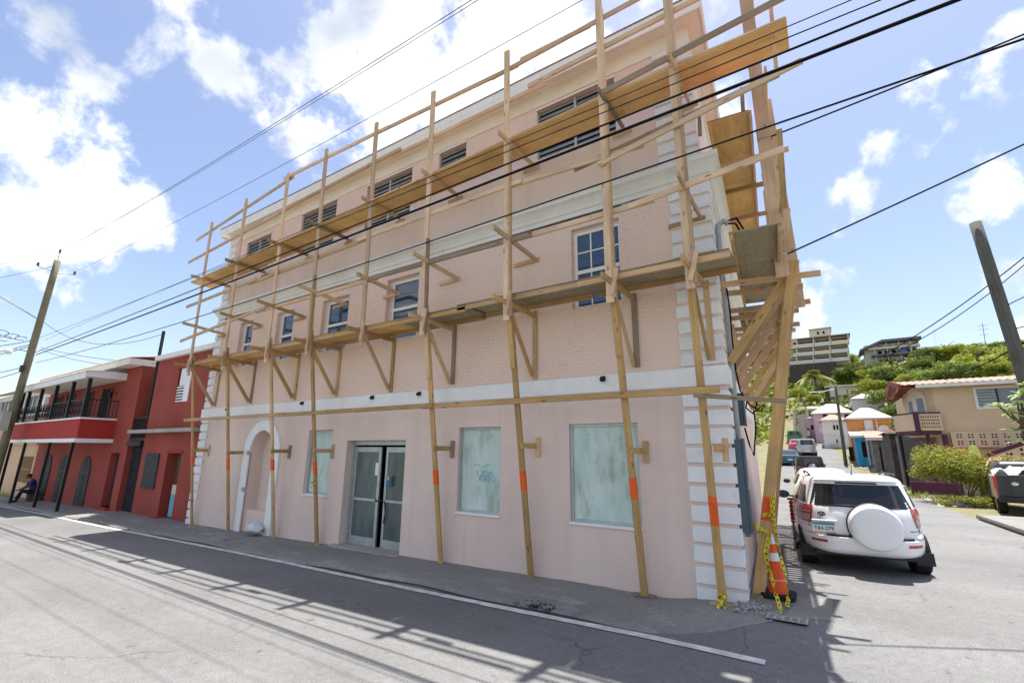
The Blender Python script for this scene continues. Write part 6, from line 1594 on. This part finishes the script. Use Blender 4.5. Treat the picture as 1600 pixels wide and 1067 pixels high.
def grass_patch(px0, px1, py0, py1, n, h):
    for i in range(n):
        p = ground_at(q.uniform(px0, px1), q.uniform(py0, py1)); a = q.uniform(0, 6.28); hh = h*q.uniform(.5, 1.3); w = .012
        mb.add([(p.x-w*math.sin(a), p.y+w*math.cos(a), p.z-.05), (p.x+w*math.sin(a), p.y-w*math.cos(a), p.z-.05), (p.x+.35*hh*math.cos(a), p.y+.35*hh*math.sin(a), p.z+hh)], [(0,1,2)])
grass_patch(1405,1452,764,779,900,.22); grass_patch(1455,1545,768,786,900,.16); grass_patch(1330,1400,741,762,500,.15); grass_patch(1300,1330,720,740,200,.12)
grass_patch(0,14,768,779,300,.3)
tag(mb.build('roadside_grass', M['grassm']), 'tufts of rough grass along the side street verge', 'grass', kind='stuff')
mb = MB(); rr = random.Random(9)
for i in range(260):
    p = ground_at(rr.uniform(1300,1420), rr.uniform(722,765)); 
    if p.x > side_xy(1, p.y)[0]-.1: stone(mb, (p.x, p.y, p.z), rr.uniform(.05,.22))
for i in range(160):
    p = ground_at(rr.uniform(1440,1545), rr.uniform(772,792)); 
    if p.x > side_xy(1, p.y)[0]-.05: stone(mb, (p.x, p.y, p.z), rr.uniform(.03,.12))
tag(mb.build('roadside_stones', M['rubble']), 'scattered stones and debris along the right verge', 'stones', kind='stuff')
# frangipani branch reaching in from the right
pt = Vector((6.3, 7.4, .05))
plu = thing('frangipani', 'pale leafed branch reaching in from the right edge', 'plant', tuple(pt))
MB().tube([pt, pt+Vector((-.1,.1,1.3)), at(1596,665,8.0)], [.07,.06,.04], 7).build('trunk', M['bark'], plu, smooth=True)
q = random.Random(3)
for (px, py) in ((1562,636),(1596,618),(1580,646),(1590,632),(1588,672),(1600,655),(1600,690),(1606,605)):
    tip = at(px, py, 8.0); MB().tube([at(1598,663,8.0), at((px+1598)/2, (py+663)/2+2, 8.0), tip], [.03,.024,.016], 6).build('branch', M['bark'], plu, smooth=True)
    for k in range(9):
        mb = MB(); a = k*.7+q.uniform(-.2,.2); el = q.uniform(-.1,.9); blade(mb, tip, (math.cos(a)*math.cos(el), math.sin(a)*math.cos(el), math.sin(el)), q.uniform(.22,.36), .055, .35, 6); mb.build('leaf', M['plumeria'], plu, smooth=True)
# coconut palm on the slope
pg = ground_at(1277, 630); pc = at(1272, 588, pg.y)
pal = thing('coconut_palm', 'coconut palm standing below the terraced apartment block', 'palm', tuple(pg))
MB().tube([pg, pg.lerp(pc,.5)+Vector((.3,0,0)), pc], [.28,.2,.16], 8).build('trunk', M['bark'], pal, smooth=True)
PR = 27*(pg-CAM_POS).dot(fw)/731.88
q = random.Random(8)
for k in range(26):
    mb = MB(); a = k*2.399; el = q.uniform(-.1, 1.35); d = Vector((math.cos(a)*math.cos(el), math.sin(a)*math.cos(el), math.sin(el))); L = PR*q.uniform(.9,1.1); dr_ = q.uniform(.6,1.05)
    side = d.cross(Vector((0,0,1))).normalized()
    for j in range(2, 17):
        t = j/17; p = pc + d*(L*t) - Vector((0,0,1))*dr_*L*t*t; ll = PR*.30*math.sin(math.pi*(t*.9+.08)); 
        for sg in (-1, 1):
            e = p + side*sg*ll + d*ll*.5 - Vector((0,0,1))*ll*.55; w = d*(PR*.045); mb.add([p-w, p+w, e], [(0,1,2)])
    mb.tube([pc, pc+d*(L*.5)-Vector((0,0,1))*dr_*L*.25, pc+d*L-Vector((0,0,1))*dr_*L], [PR*.012,PR*.009,PR*.004], 4); mb.build('frond', M['palm'], pal)

# ------------------------------------------------------------------ houses along the side street and on the hill
M['beige'] = pmat('beige_render', (0.60,0.46,0.32), 0.9, var=0.07, scale=0.6, stain=0.15, world=True)
M['purple'] = pmat('purple_trim', (0.085,0.025,0.055), 0.7)
M['maroonroof'] = pmat('maroon_fascia', (0.22,0.035,0.035), 0.6)
M['orangewall'] = pmat('orange_wall', (0.62,0.28,0.09), 0.85, var=0.05, world=True)
M['bluewall'] = pmat('bright_blue_wall', (0.06,0.38,0.62), 0.8, var=0.12, scale=2)
M['pinkwall'] = pmat('pink_lilac_wall', (0.60,0.39,0.47), 0.85, var=0.08)
M['lilac'] = pmat('pale_lilac_wall', (0.62,0.60,0.68), 0.85, var=0.06)
M['offwhite'] = pmat('off_white_wall', (0.70,0.69,0.67), 0.85, var=0.08, stain=0.15)
M['greyshack'] = pmat('grey_weathered_boards', (0.24,0.23,0.24), 0.9, var=0.25, scale=3, stain=0.3)
M['stonewall'] = pmat('dark_stone_wall', (0.12,0.10,0.085), 0.95, var=0.45, scale=3, bump=1.0, bscale=6)
M['redroof'] = pmat('weathered_red_roof', (0.40,0.25,0.20), 0.7, var=0.15, scale=1.2, stain=0.2)
M['whiteroof'] = pmat('white_roof', (0.62,0.58,0.52), 0.7, var=0.06, stain=0.1)
M['aptwall'] = pmat('apartment_cream', (0.72,0.66,0.55), 0.9, var=0.06)
M['railing'] = pmat('pale_railing', (0.68,0.70,0.71), 0.6)
M['purplegrey'] = pmat('grey_wall', (0.27,0.26,0.28), 0.9)

def boxmb(x0, x1, y0_, y1_, z0, z1): return MB().box(x0, x1, y0_, y1_, z0, z1)
def win(parent, x0, x1, y, z0, z1, frame='whiteframe', glassm='glass_sky', bars=1, t=.06):
    o = boxmb(x0, x1, y-.03, y-.002, z0, z1).build('window', M[glassm], parent)
    fr = MB(); fr.box(x0-t, x0, y-.05, y-.001, z0-t, z1+t); fr.box(x1, x1+t, y-.05, y-.001, z0-t, z1+t); fr.box(x0, x1, y-.05, y-.001, z1, z1+t); fr.box(x0, x1, y-.05, y-.001, z0-t, z0); fr.build('frame', M[frame], o)
    for i in range(1, bars+1):
        xc = x0+(x1-x0)*i/(bars+1); boxmb(xc-t*.3, xc+t*.3, y-.045, y-.031, z0, z1).build('mullion', M[frame], o)
    return o
# ---- beige house: long wall towards the camera, balcony towards the street
YB = 27.0
bh = thing('beige_house', 'beige two storey house with purple trimmed balcony on the right', 'house', (8.5, YB, 0.3))
X0, X1 = 6.15, 13.5
mb = MB(); wall_holes(mb, X0, X1, 0.0, 5.62, [(7.86,9.46,4.40,5.36,.12)], YB); mb.quad((X0,YB,0),(X0,YB+7,0),(X0,YB+7,5.62),(X0,YB,5.62)); mb.quad((X1,YB,0),(X1,YB+7,0),(X1,YB+7,5.62),(X1,YB,5.62)); mb.quad((X0,YB+7,0),(X1,YB+7,0),(X1,YB+7,5.62),(X0,YB+7,5.62))
mb.build('wall', M['beige'], bh)
wo = boxmb(7.87,9.45,YB+.08,YB+.11,4.41,5.35).build('window', M['glass_sky'], bh)
fr = MB(); fr.box(7.76,7.868,YB-.04,YB+.12,4.30,5.46); fr.box(9.452,9.56,YB-.04,YB+.12,4.30,5.46); fr.box(7.868,9.452,YB-.04,YB+.12,5.352,5.46); fr.box(7.868,9.452,YB-.04,YB+.12,4.30,4.408); fr.build('frame', M['offwhite'], wo)
boxmb(8.63,8.69,YB+.03,YB+.075,4.41,5.35).build('mullion', M['plastic'], wo)
for i in range(6): boxmb(7.88,8.62,YB+.04,YB+.07,4.47+i*.15,4.49+i*.15).build('slat', M['railing'], wo)
# set-back bay with the arched opening on the left
mb = MB(); mb.quad((5.05,YB+1.6,2.9),(X0,YB,2.9),(X0,YB,5.55),(5.05,YB+1.6,5.75)); mb.quad((5.05,YB+1.6,2.9),(5.05,YB+6,2.9),(5.05,YB+6,5.75),(5.05,YB+1.6,5.75)); mb.build('bay_wall', M['beige'], bh)
def bayp(t, z, o=.03): return (5.05+1.1*t-.82*o, YB+1.6-1.6*t-.56*o, z)
def baypoly(nm, pts, mat, o=.03):
    return MB().poly([bayp(t, z, o) for t, z in pts]).build(nm, mat, bh)
arcp = [(.20,4.05),(.62,4.05),(.62,5.0)] + [(.41+.21*math.cos(a), 5.0+.32*math.sin(a)) for a in frange(0, math.pi, 8)[1:]] + [(.20,5.0)]
baypoly('arch_trim', [(.10,4.0),(.74,4.0),(.74,5.0)] + [(.42+.32*math.cos(a), 5.0+.48*math.sin(a)) for a in frange(0, math.pi, 8)[1:]], M['offwhite'], .02)
baypoly('arched_window', [(.44,4.02),(.64,4.02),(.64,5.05),(.44,5.05)], M['glass_sky'], .05); baypoly('arched_window', [(.14,4.02),(.26,4.02),(.26,4.95),(.14,4.95)], M['glass_sky'], .05)
# roof: shallow gable with red sheets, white fascia, maroon barge board on the street end
mb = corrugated(4.75, 14, YB-.55, 5.72, YB+3.5, 6.38, .3, .02); mb.build('roof', M['redroof'], bh)
corrugated(4.75, 14, YB+3.5, 6.38, YB+7.6, 5.72, .3, .02).build('roof', M['redroof'], bh)
boxmb(5.4,14,YB-.56,YB-.50,5.52,5.70).build('fascia', M['offwhite'], bh); mb = MB().quad((5.2,YB-.5,5.60),(14,YB-.5,5.60),(14,YB,5.64),(5.2,YB,5.64)); mb.build('soffit', M['brownwood'], bh)
mb = MB().extr([(YB-.62,5.50),(YB-.62,5.78),(YB+3.5,6.46),(YB+7.6,5.78),(YB+7.6,5.50),(YB+3.5,6.16)], lambda u, v, w: (w, u, v), 4.68, 4.76); mb.build('barge_board', M['maroonroof'], bh)
mb = MB().quad((4.72,YB-.6,5.62),(4.40,YB+2.4,4.85),(5.05,YB+2.4,5.3),(5.4,YB-.6,5.72)); mb.build('porch_roof', M['maroonroof'], bh)
mb = MB().poly([(5.06,YB+1.7,5.6),(5.06,YB+6,5.6),(5.06,YB+3.5,6.25)]); mb.build('gable', M['beige'], bh)
# balcony
mb = MB().add([(4.35,YB+1.0,3.02),(5.15,YB-.6,3.02),(X0,YB-.3,3.02),(X0,YB+2,3.02),(4.35,YB+1.0,3.22),(5.15,YB-.6,3.22),(X0,YB-.3,3.22),(X0,YB+2,3.22)], [(0,1,2,3),(4,7,6,5),(0,4,5,1),(1,5,6,2),(2,6,7,3),(3,7,4,0)]); mb.build('balcony_slab', M['purple'], bh)
def parapet(a, b_, nm, z0=3.22, z1=4.12, mat='beige', th=.1, n=None):
    a, b_ = Vector(a), Vector(b_); d = (b_-a).normalized(); s_ = Vector((-d.y, d.x))*th
    mb = MB(); mb.add([(a.x,a.y,z0),(b_.x,b_.y,z0),(b_.x+s_.x,b_.y+s_.y,z0),(a.x+s_.x,a.y+s_.y,z0),(a.x,a.y,z1),(b_.x,b_.y,z1),(b_.x+s_.x,b_.y+s_.y,z1),(a.x+s_.x,a.y+s_.y,z1)], [(0,3,2,1),(4,5,6,7),(0,1,5,4),(1,2,6,5),(2,3,7,6),(3,0,4,7)])
    return mb.build(nm, M[mat], bh)
parapet((4.35,YB+1.0),(5.15,YB-.6),'balcony_parapet'); parapet((5.15,YB-.6),(6.25,YB-.3),'balcony_parapet')
parapet((4.33,YB+.98),(5.15,YB-.63),'coping',4.122,4.2,'purple',.14); parapet((5.15,YB-.63),(6.25,YB-.33),'coping',4.122,4.2,'purple',.14)
boxmb(5.06,5.28,YB-.72,YB-.5,3.2,4.22).build('corner_post', M['purple'], bh)
# pierced blocks in the right parapet and below the wall: each hole a dark lozenge
def block_row(x0, x1, y, z0, z1, nx, nz, slope=0.0):
    for i in range(nx):
        for k in range(nz):
            cx_ = x0+(i+.5)*(x1-x0)/nx; cz_ = z0+(k+.5)*(z1-z0)/nz + slope*(cx_-x0); w, h = (x1-x0)/nx*.27, (z1-z0)/nz*.26
            for (ox, oz) in ((-.5,.5),(.5,.5),(-.5,-.5),(.5,-.5)):
                a, b_ = cx_+ox*w*1.1, cz_+oz*h*1.4
                MB().poly([(a-w*.42,y,b_),(a,y,b_-h*.55),(a+w*.42,y,b_),(a,y,b_+h*.55)]).build('block_opening', M['dark'], bh)
for i in range(4):
    for k in range(2):
        t = (i+.5)/4; xq, yq_ = 5.35+.8*t, YB-.545+.22*t+.0; z_ = 3.5+.36*k
        for (ox, oz) in ((-.05,.09),(.05,.09),(-.05,-.09),(.05,-.09)): MB().poly([(xq+ox-.035,yq_-.02,z_+oz),(xq+ox,yq_-.02,z_+oz-.05),(xq+ox+.035,yq_-.02,z_+oz),(xq+ox,yq_-.02,z_+oz+.05)]).build('block_opening', M['dark'], bh)
# ground floor below
boxmb(6.15,6.35,YB-.32,YB-.02,0.3,3.02).build('column', M['purple'], bh); boxmb(5.5,5.65,YB-.2,YB-.05,0.3,3.02).build('column', M['purple'], bh)
mb = MB().quad((4.4,YB+2.2,0.2),(6.15,YB+1.9,0.2),(6.15,YB+1.9,3.02),(4.4,YB+2.2,3.02)); mb.build('porch_wall', M['purplegrey'], bh)
boxmb(4.5,4.62,YB+1.4,YB+2.0,0.2,3.0).build('porch_side', M['dark'], bh)
boxmb(6.5,11,YB-.25,YB-.03,2.35,3.15).build('block_wall', M['beige'], bh); block_row(6.6, 10.6, YB-.256, 2.4, 3.1, 9, 2)
mb = MB().extr([(7.6,1.9),(11.5,3.55),(11.5,3.75),(7.6,2.1)], lambda u, v, w: (u, w, v), YB-1.5, YB-1.3); mb.build('stair_rail', M['purple'], bh)
mb = MB().extr([(7.6,.6),(11.5,2.4),(11.5,3.549),(7.6,1.899)], lambda u, v, w: (u, w, v), YB-1.48, YB-1.32); mb.build('stair_wall', M['beige'], bh); block_row(8.0, 11.2, YB-1.486, 1.45, 2.1, 6, 1, .42)
mb = MB().extr([(7.2,.0),(7.6,.0),(7.6,2.1),(7.2,1.7)], lambda u, v, w: (u, w, v), YB-1.5, YB-1.3); mb.build('stair_newel', M['purple'], bh)
pwl = boxmb(4.25,6.2,YB-2.6,YB-2.4,-.05,.62).build('garden_wall', M['purple']); tag(pwl, 'low purple wall in front of the beige house porch', 'wall')

def house(name, label, px0, px1, pyb, h_px, wall, roof, roof_px=0, side_px=0, depth=6.0, Y=None, hip=True, over=.25, cat='house', zdrop=1.5):
    """box house whose front wall spans px0..px1 with its foot at pyb; side_px: street-side face in pixels"""
    g_ = ground_at((px0+px1)/2, pyb) if Y is None else at((px0+px1)/2, pyb, Y)
    y = g_.y; a, b_ = at(px0, pyb, y), at(px1, pyb, y); top = at((px0+px1)/2, pyb-h_px, y).z
    o = thing(name, label, cat, tuple(g_)); x0, x1, zb = a.x, b_.x, g_.z
    mb = MB().box(x0, x1, y, y+depth, zb-zdrop, top); mb.build('wall', M[wall], o)
    if roof:
        rt = at((px0+px1)/2, pyb-h_px-roof_px, y+depth*.4).z if roof_px else top+.3
        cx_ = (x0+x1)/2; cyy = y+depth/2; ov = over
        mb = MB()
        if hip:
            q = (x1-x0)*.12
            vs = [(x0-ov,y-ov,top),(x1+ov,y-ov,top),(x1+ov,y+depth+ov,top),(x0-ov,y+depth+ov,top),(cx_-q,cyy,rt),(cx_+q,cyy,rt)]
            mb.add(vs, [(0,1,5,4),(1,2,5),(2,3,4,5),(3,0,4)])
        else:
            mb.add([(x0-ov,y-ov,top),(x1+ov,y-ov,top),(x1+ov,y+depth+ov,rt),(x0-ov,y+depth+ov,rt),(x0-ov,y-ov,top+.12),(x1+ov,y-ov,top+.12),(x1+ov,y+depth+ov,rt+.12),(x0-ov,y+depth+ov,rt+.12)], [(0,1,2,3),(4,7,6,5),(0,4,5,1),(1,5,6,2),(2,6,7,3),(3,7,4,0)])
        ro = mb.build('roof', M[roof], o)
        boxmb(x0-ov, x1+ov, y-ov-.04, y-ov-.005, top-.08, top+.06).build('eave', M['offwhite'], ro)
    return o, y, (x0, x1, zb, top)
def prect(px0, px1, py0, py1, y):
    a, b_ = at(px0, (py0+py1)/2, y), at(px1, (py0+py1)/2, y); c = (px0+px1)/2
    return a.x, b_.x, at(c, py1, y).z, at(c, py0, y).z
def pwin(o, y, px0, px1, py0, py1, **k):
    xa, xb, za, zb = prect(px0, px1, py0, py1, y); return win(o, xa, xb, y, za, zb, **k)
def pslab(nm, o, y, px0, px1, py0, py1, mat, dy=.1):
    xa, xb, za, zb = prect(px0, px1, py0, py1, y); return boxmb(xa, xb, y-dy, y-.002, za, zb).build(nm, M[mat], o)
# street-side row, near to far
o, y, e = house('stone_building', 'dark rough stone building under the beige balcony', 1399, 1442, 737, 62, 'stonewall', 'maroonroof', 6, depth=5, Y=31.5)
pslab('doorway', o, y, 1408, 1419, 700, 735, 'dark'); pslab('leaning_board', o, y, 1417, 1424, 708, 735, 'railing', .25); pslab('wall_patch', o, y, 1424, 1441, 688, 735, 'purplegrey', .06)
o, y, e = house('grey_shack', 'narrow grey board shack with red tin roof beside the stone building', 1369, 1398, 736, 50, 'greyshack', 'redroof', 14, depth=5, hip=False, over=.35)
for px in (1372,1379,1387): pslab('board', o, y, px, px+4, 690, 735, 'offwhite' if px == 1387 else 'greyshack', .05)
pslab('doorway', o, y, 1376, 1379, 698, 735, 'dark', .06)
o, y, e = house('blue_shack', 'bright blue wooden shack with a pale tin roof', 1342, 1370, 728, 46, 'bluewall', 'whiteroof', 12, depth=4, hip=False, over=.3)
pslab('door', o, y, 1347, 1354, 690, 714, 'dark', .05); pslab('corner_board', o, y, 1355, 1358, 684, 727, 'railing', .07); pslab('sill', o, y, 1360, 1367, 711, 715, 'dark', .12)
for k in range(5): pslab('board', o, y, 1343+k*5.3, 1347+k*5.3, 715, 727, 'bluewall', .035)
a = at(1381, 671, y+1.5); MB().lathe([(.02,.06),(.2,.03),(.36,-.05),(.36,-.06),(.02,.02)], (0,0,0), 'y', 16).build('satellite_dish', M['railing'], o, world=False).location = (a.x-o.location.x, a.y-o.location.y, a.z-o.location.z)
o, y, e = house('orange_house', 'orange two storey house with white shutter and pale hip roof', 1335, 1402, 722, 69, 'orangewall', 'whiteroof', 17, depth=5)
pslab('shutter', o, y, 1351, 1364, 656, 674, 'offwhite', .06); pslab('downpipe', o, y, 1369, 1371, 655, 672, 'offwhite', .08)
a, b_ = at(1326, 716, y+3.2), at(1326, 657, y+3.2)
mb = MB().quad((e[0]-.003,y+.01,e[2]-1),(e[0]-.003,y+4.9,e[2]-1),(e[0]-.003,y+4.9,e[3]-.1),(e[0]-.003,y+.01,e[3]-.1)); mb.build('side_wall', M['orangewall'], o)
pslab('doorway', o, y, 1327, 1334, 698, 720, 'dark', .04)
for k in range(4): pslab('board_joint', o, y, 1346, 1400, 662+k*6, 662.6+k*6, 'brownwood', .012)
o, y, e = house('white_house', 'small white two storey house with salmon roof behind the street pole', 1289, 1328, 700, 44, 'offwhite', 'redroof', 9, depth=5)
pslab('window', o, y, 1302, 1305, 664, 671, 'dark', .05); pslab('window', o, y, 1307, 1310, 664, 671, 'dark', .05); pslab('window', o, y, 1307, 1309, 686, 692, 'dark', .05); pslab('string_course', o, y, 1290, 1327, 677, 680, 'railing', .08)
pslab('porch', o, y, 1298, 1312, 694, 700, 'conc', .8)
o, y, e = house('pink_house', 'pink lilac house with white hip roof at the top of the street', 1276, 1338, 692, 47, 'pinkwall', 'whiteroof', 15, depth=7)
for a in (1286,1302,1320): pslab('window', o, y, a, a+7, 647, 655, 'dark', .06)
pslab('window', o, y, 1280, 1286, 668, 677, 'railing', .06)
o2, y, e = house('pink_annex', 'low pink wing left of the pink house', 1264, 1276, 690, 37, 'pinkwall', 'pinkwall', 0, depth=5, over=.05)
pslab('window', o2, y, 1267, 1271, 664, 671, 'dark', .05)
o, y, e = house('lavender_shed', 'pale lilac gabled building behind the orange house', 1334, 1385, 648, 26, 'lilac', 'whiteroof', 8, depth=6)
o, y, e = house('cream_bungalow', 'cream bungalow with flat white roof below the trees', 1299, 1344, 627, 24, 'aptwall', 'whiteroof', 2, depth=7, hip=False, over=.8)
pslab('window', o, y, 1318, 1330, 608, 616, 'railing', .1)
a = at(1324, 612, y); pslab('window_bar', o, y, 1323.6, 1324.6, 608, 616, 'dark', .14)
o, y, e = house('white_roofed_shed', 'low shed with broad white roof above the pink house', 1264, 1325, 646, 8, 'offwhite', 'whiteroof', 6, depth=5, hip=False)
o, y, e = house('flat_roof_house', 'pale flat roofed house on the slope right of the ridge house', 1420, 1488, 572, 9, 'aptwall', 'whiteroof', 1, depth=6, hip=False)
# dark retaining wall and terraced apartment block
o, y, e = house('retaining_wall', 'dark stone retaining wall under the apartment block', 1236, 1312, 603, 36, 'stonewall', None, depth=3, cat='wall', zdrop=3)
ry = y
apt = thing('apartment_block', 'terraced cream apartment block with balconies on the hilltop', 'building', tuple(at(1285, 568, ry+4)))
y = ry+4
def aslab(nm, px0, px1, py0, py1, mat, d0, d1, par=None):
    xa, xb, _, _ = prect(px0, px1, py0, py1, y); za, zb = at(1285, py1, y).z, at(1285, py0, y).z; return boxmb(xa, xb, y+d0, y+d1, za, zb).build(nm, M[mat], par or apt)
aslab('wall', 1226, 1327, 527, 570, 'aptwall', 1.2, 9); aslab('roof', 1224, 1329, 525.6, 527, 'redroof', -.6, 9.4)
tw = aslab('tower', 1264, 1298, 514, 526, 'aptwall', -.3, 6); aslab('roof', 1263, 1299, 513, 514, 'redroof', -.6, 6.4, tw)
for px in (1276.5, 1285.5): aslab('window', px, px+3, 518, 522, 'dark', -.4, -.31, tw)
for k, (py0, py1) in enumerate(((527,541),(541,554),(554,567))):
    for j, (pa, pb_) in enumerate(((1228,1245),(1245,1271),(1272.5,1297),(1299,1326))):
        op = aslab('balcony_opening', pa+2, pb_-2, py0+3.2, py1-5.5, 'dark', 1.12, 1.19); aslab('balcony_slab', pa, pb_, py1-1.8, py1, 'aptwall', -.7, 1.18); aslab('balustrade', pa+.5, pb_-.5, py1-6, py1-1.8, 'railing' if (j+k) % 3 else 'aptwall', -.7, -.55)
        aslab('glass_door', (pa+pb_)/2-6, (pa+pb_)/2+4, py0+5, py1-6, 'louvre', 1.05, 1.115)
    for pf in (1245,1271,1297,1326): aslab('party_wall', pf-.6, pf+.9, py0+.5, py1, 'aptwall', -.75, 1.195)
# long house on the ridge
g_ = ground_at(1400, 566); y = g_.y
rh = thing('ridge_house', 'long grey two storey house with flat roof along the ridge', 'house', tuple(g_))
def rslab(nm, px0, px1, py0, py1, mat, d0, d1, par=None):
    xa, xb, _, _ = prect(px0, px1, py0, py1, y); za, zb = at(1400, py1, y).z, at(1400, py0, y).z; return boxmb(xa, xb, y+d0, y+d1, za, zb).build(nm, M[mat], par or rh)
rslab('wall', 1352, 1436, 534, 566, 'offwhite', 1.2, 7)
a, b_, c_, d_ = at(1343,547,y), at(1377,531.5,y), at(1440,531.5,y), at(1440,534,y); c_.z = b_.z; d_.z = b_.z-.5
mb = MB().extr([(a.x,a.z),(b_.x,b_.z),(c_.x,c_.z),(d_.x,d_.z),(b_.x,b_.z-.5),(a.x,a.z-.5)], lambda u, v, w: (u, w, v), y-.8, y+8); mb.build('roof', M['greyshack'], rh)
rslab('balcony', 1356, 1438, 541, 543.5, 'offwhite', -.5, 1.19); rslab('balcony', 1362, 1438, 552, 554.5, 'greyshack', -.8, 1.19)
for px in frange(1372, 1428, 5): rslab('window', px, px+6, 545, 550.5, 'dark', 1.1, 1.19); 
for px in frange(1372, 1428, 4): rslab('window', px, px+8, 536, 540, 'louvre', 1.1, 1.19)
for px in (1366,1386,1406,1424,1437): rslab('balcony_post', px, px+1, 534, 566, 'offwhite', -.45, -.3)
rslab('laundry', 1402, 1418, 548.5, 552, 'bluetag', -.75, -.7)
# street pole with crossing line, and a street light arm
g_ = ground_at(1322, 727)
p2 = pole('street_pole', 'thin dark utility pole standing beside the white house', tuple(g_), tuple(at(1305, 600, g_.y)), .14, .10, M['pole_dark'])
q0 = at(1305, 601, g_.y); q1 = at(1264, 592+12, g_.y)
MB().tube([at(1306,607,g_.y), at(1285,612,g_.y), at(1264,613,g_.y)], .035, 5).build('lamp_arm', M['railing'], p2)
# stepped wall left of the pink house
g_ = ground_at(1252, 692); st = thing('hillside_steps', 'pale stair flanked by walls climbing the slope left of the pink house', 'stairs', tuple(g_))
for k in range(14):
    t = k/14; pa, pb_ = at(1247+6*(1-t)*0, 690-46*t, g_.y+k*.5), at(1262, 690-46*t, g_.y+k*.5); boxmb(pa.x, pb_.x, g_.y+k*.5, g_.y+k*.5+.55, g_.z-.5, pa.z).build('step', M['conc'], st)
for px in (1241, 1262):
    mb = MB(); a, b_ = at(px, 690, g_.y), at(px, 644, g_.y+7); mb.extr([(a.y,g_.z-.6),(b_.y,b_.z-1),(b_.y,b_.z+.5),(a.y,a.z+.7)], lambda u, v, w: (w, u, v), a.x, a.x+.35); mb.build('side_wall', M['stonewall'], st)
# scrub covering the hillside
mb = MB(); mb2 = MB(); q = random.Random(12); n_ = 0
while n_ < 9000:
    y_ = q.uniform(60, 215); x_ = q.uniform(-45, 75)
    if y_ < 82 and -6 < x_ < 8: continue
    if -8 < x_ < 11 and 82 < y_ < 108 and q.random() < .6: continue
    c = Vector((x_, y_, hz(x_, y_))); r = q.uniform(.4, 1.1)*(1+y_/180)
    for i in range(11):
        d = Vector((q.gauss(0,1), q.gauss(0,1), abs(q.gauss(0,1)))).normalized(); p = c+Vector((d.x, d.y, d.z*.8))*r; n2 = (d+Vector((q.gauss(0,.7),q.gauss(0,.7),q.gauss(0,.5)))).normalized(); e1 = n2.orthogonal().normalized()*r*.30; e2 = n2.cross(e1).normalized()*r*.22
        (mb if n_ % 5 < 2 else mb2).add([p-e1, p+e2, p+e1, p-e2], [(0,1,2,3)])
    n_ += 1
tag(mb.build('hillside_scrub', M['leaf']), 'dense green scrub covering the hillside', 'scrub', kind='stuff')
tag(mb2.build('dark_hillside_scrub', M['leaf_dark']), 'darker green scrub between the hillside trees', 'scrub', kind='stuff')
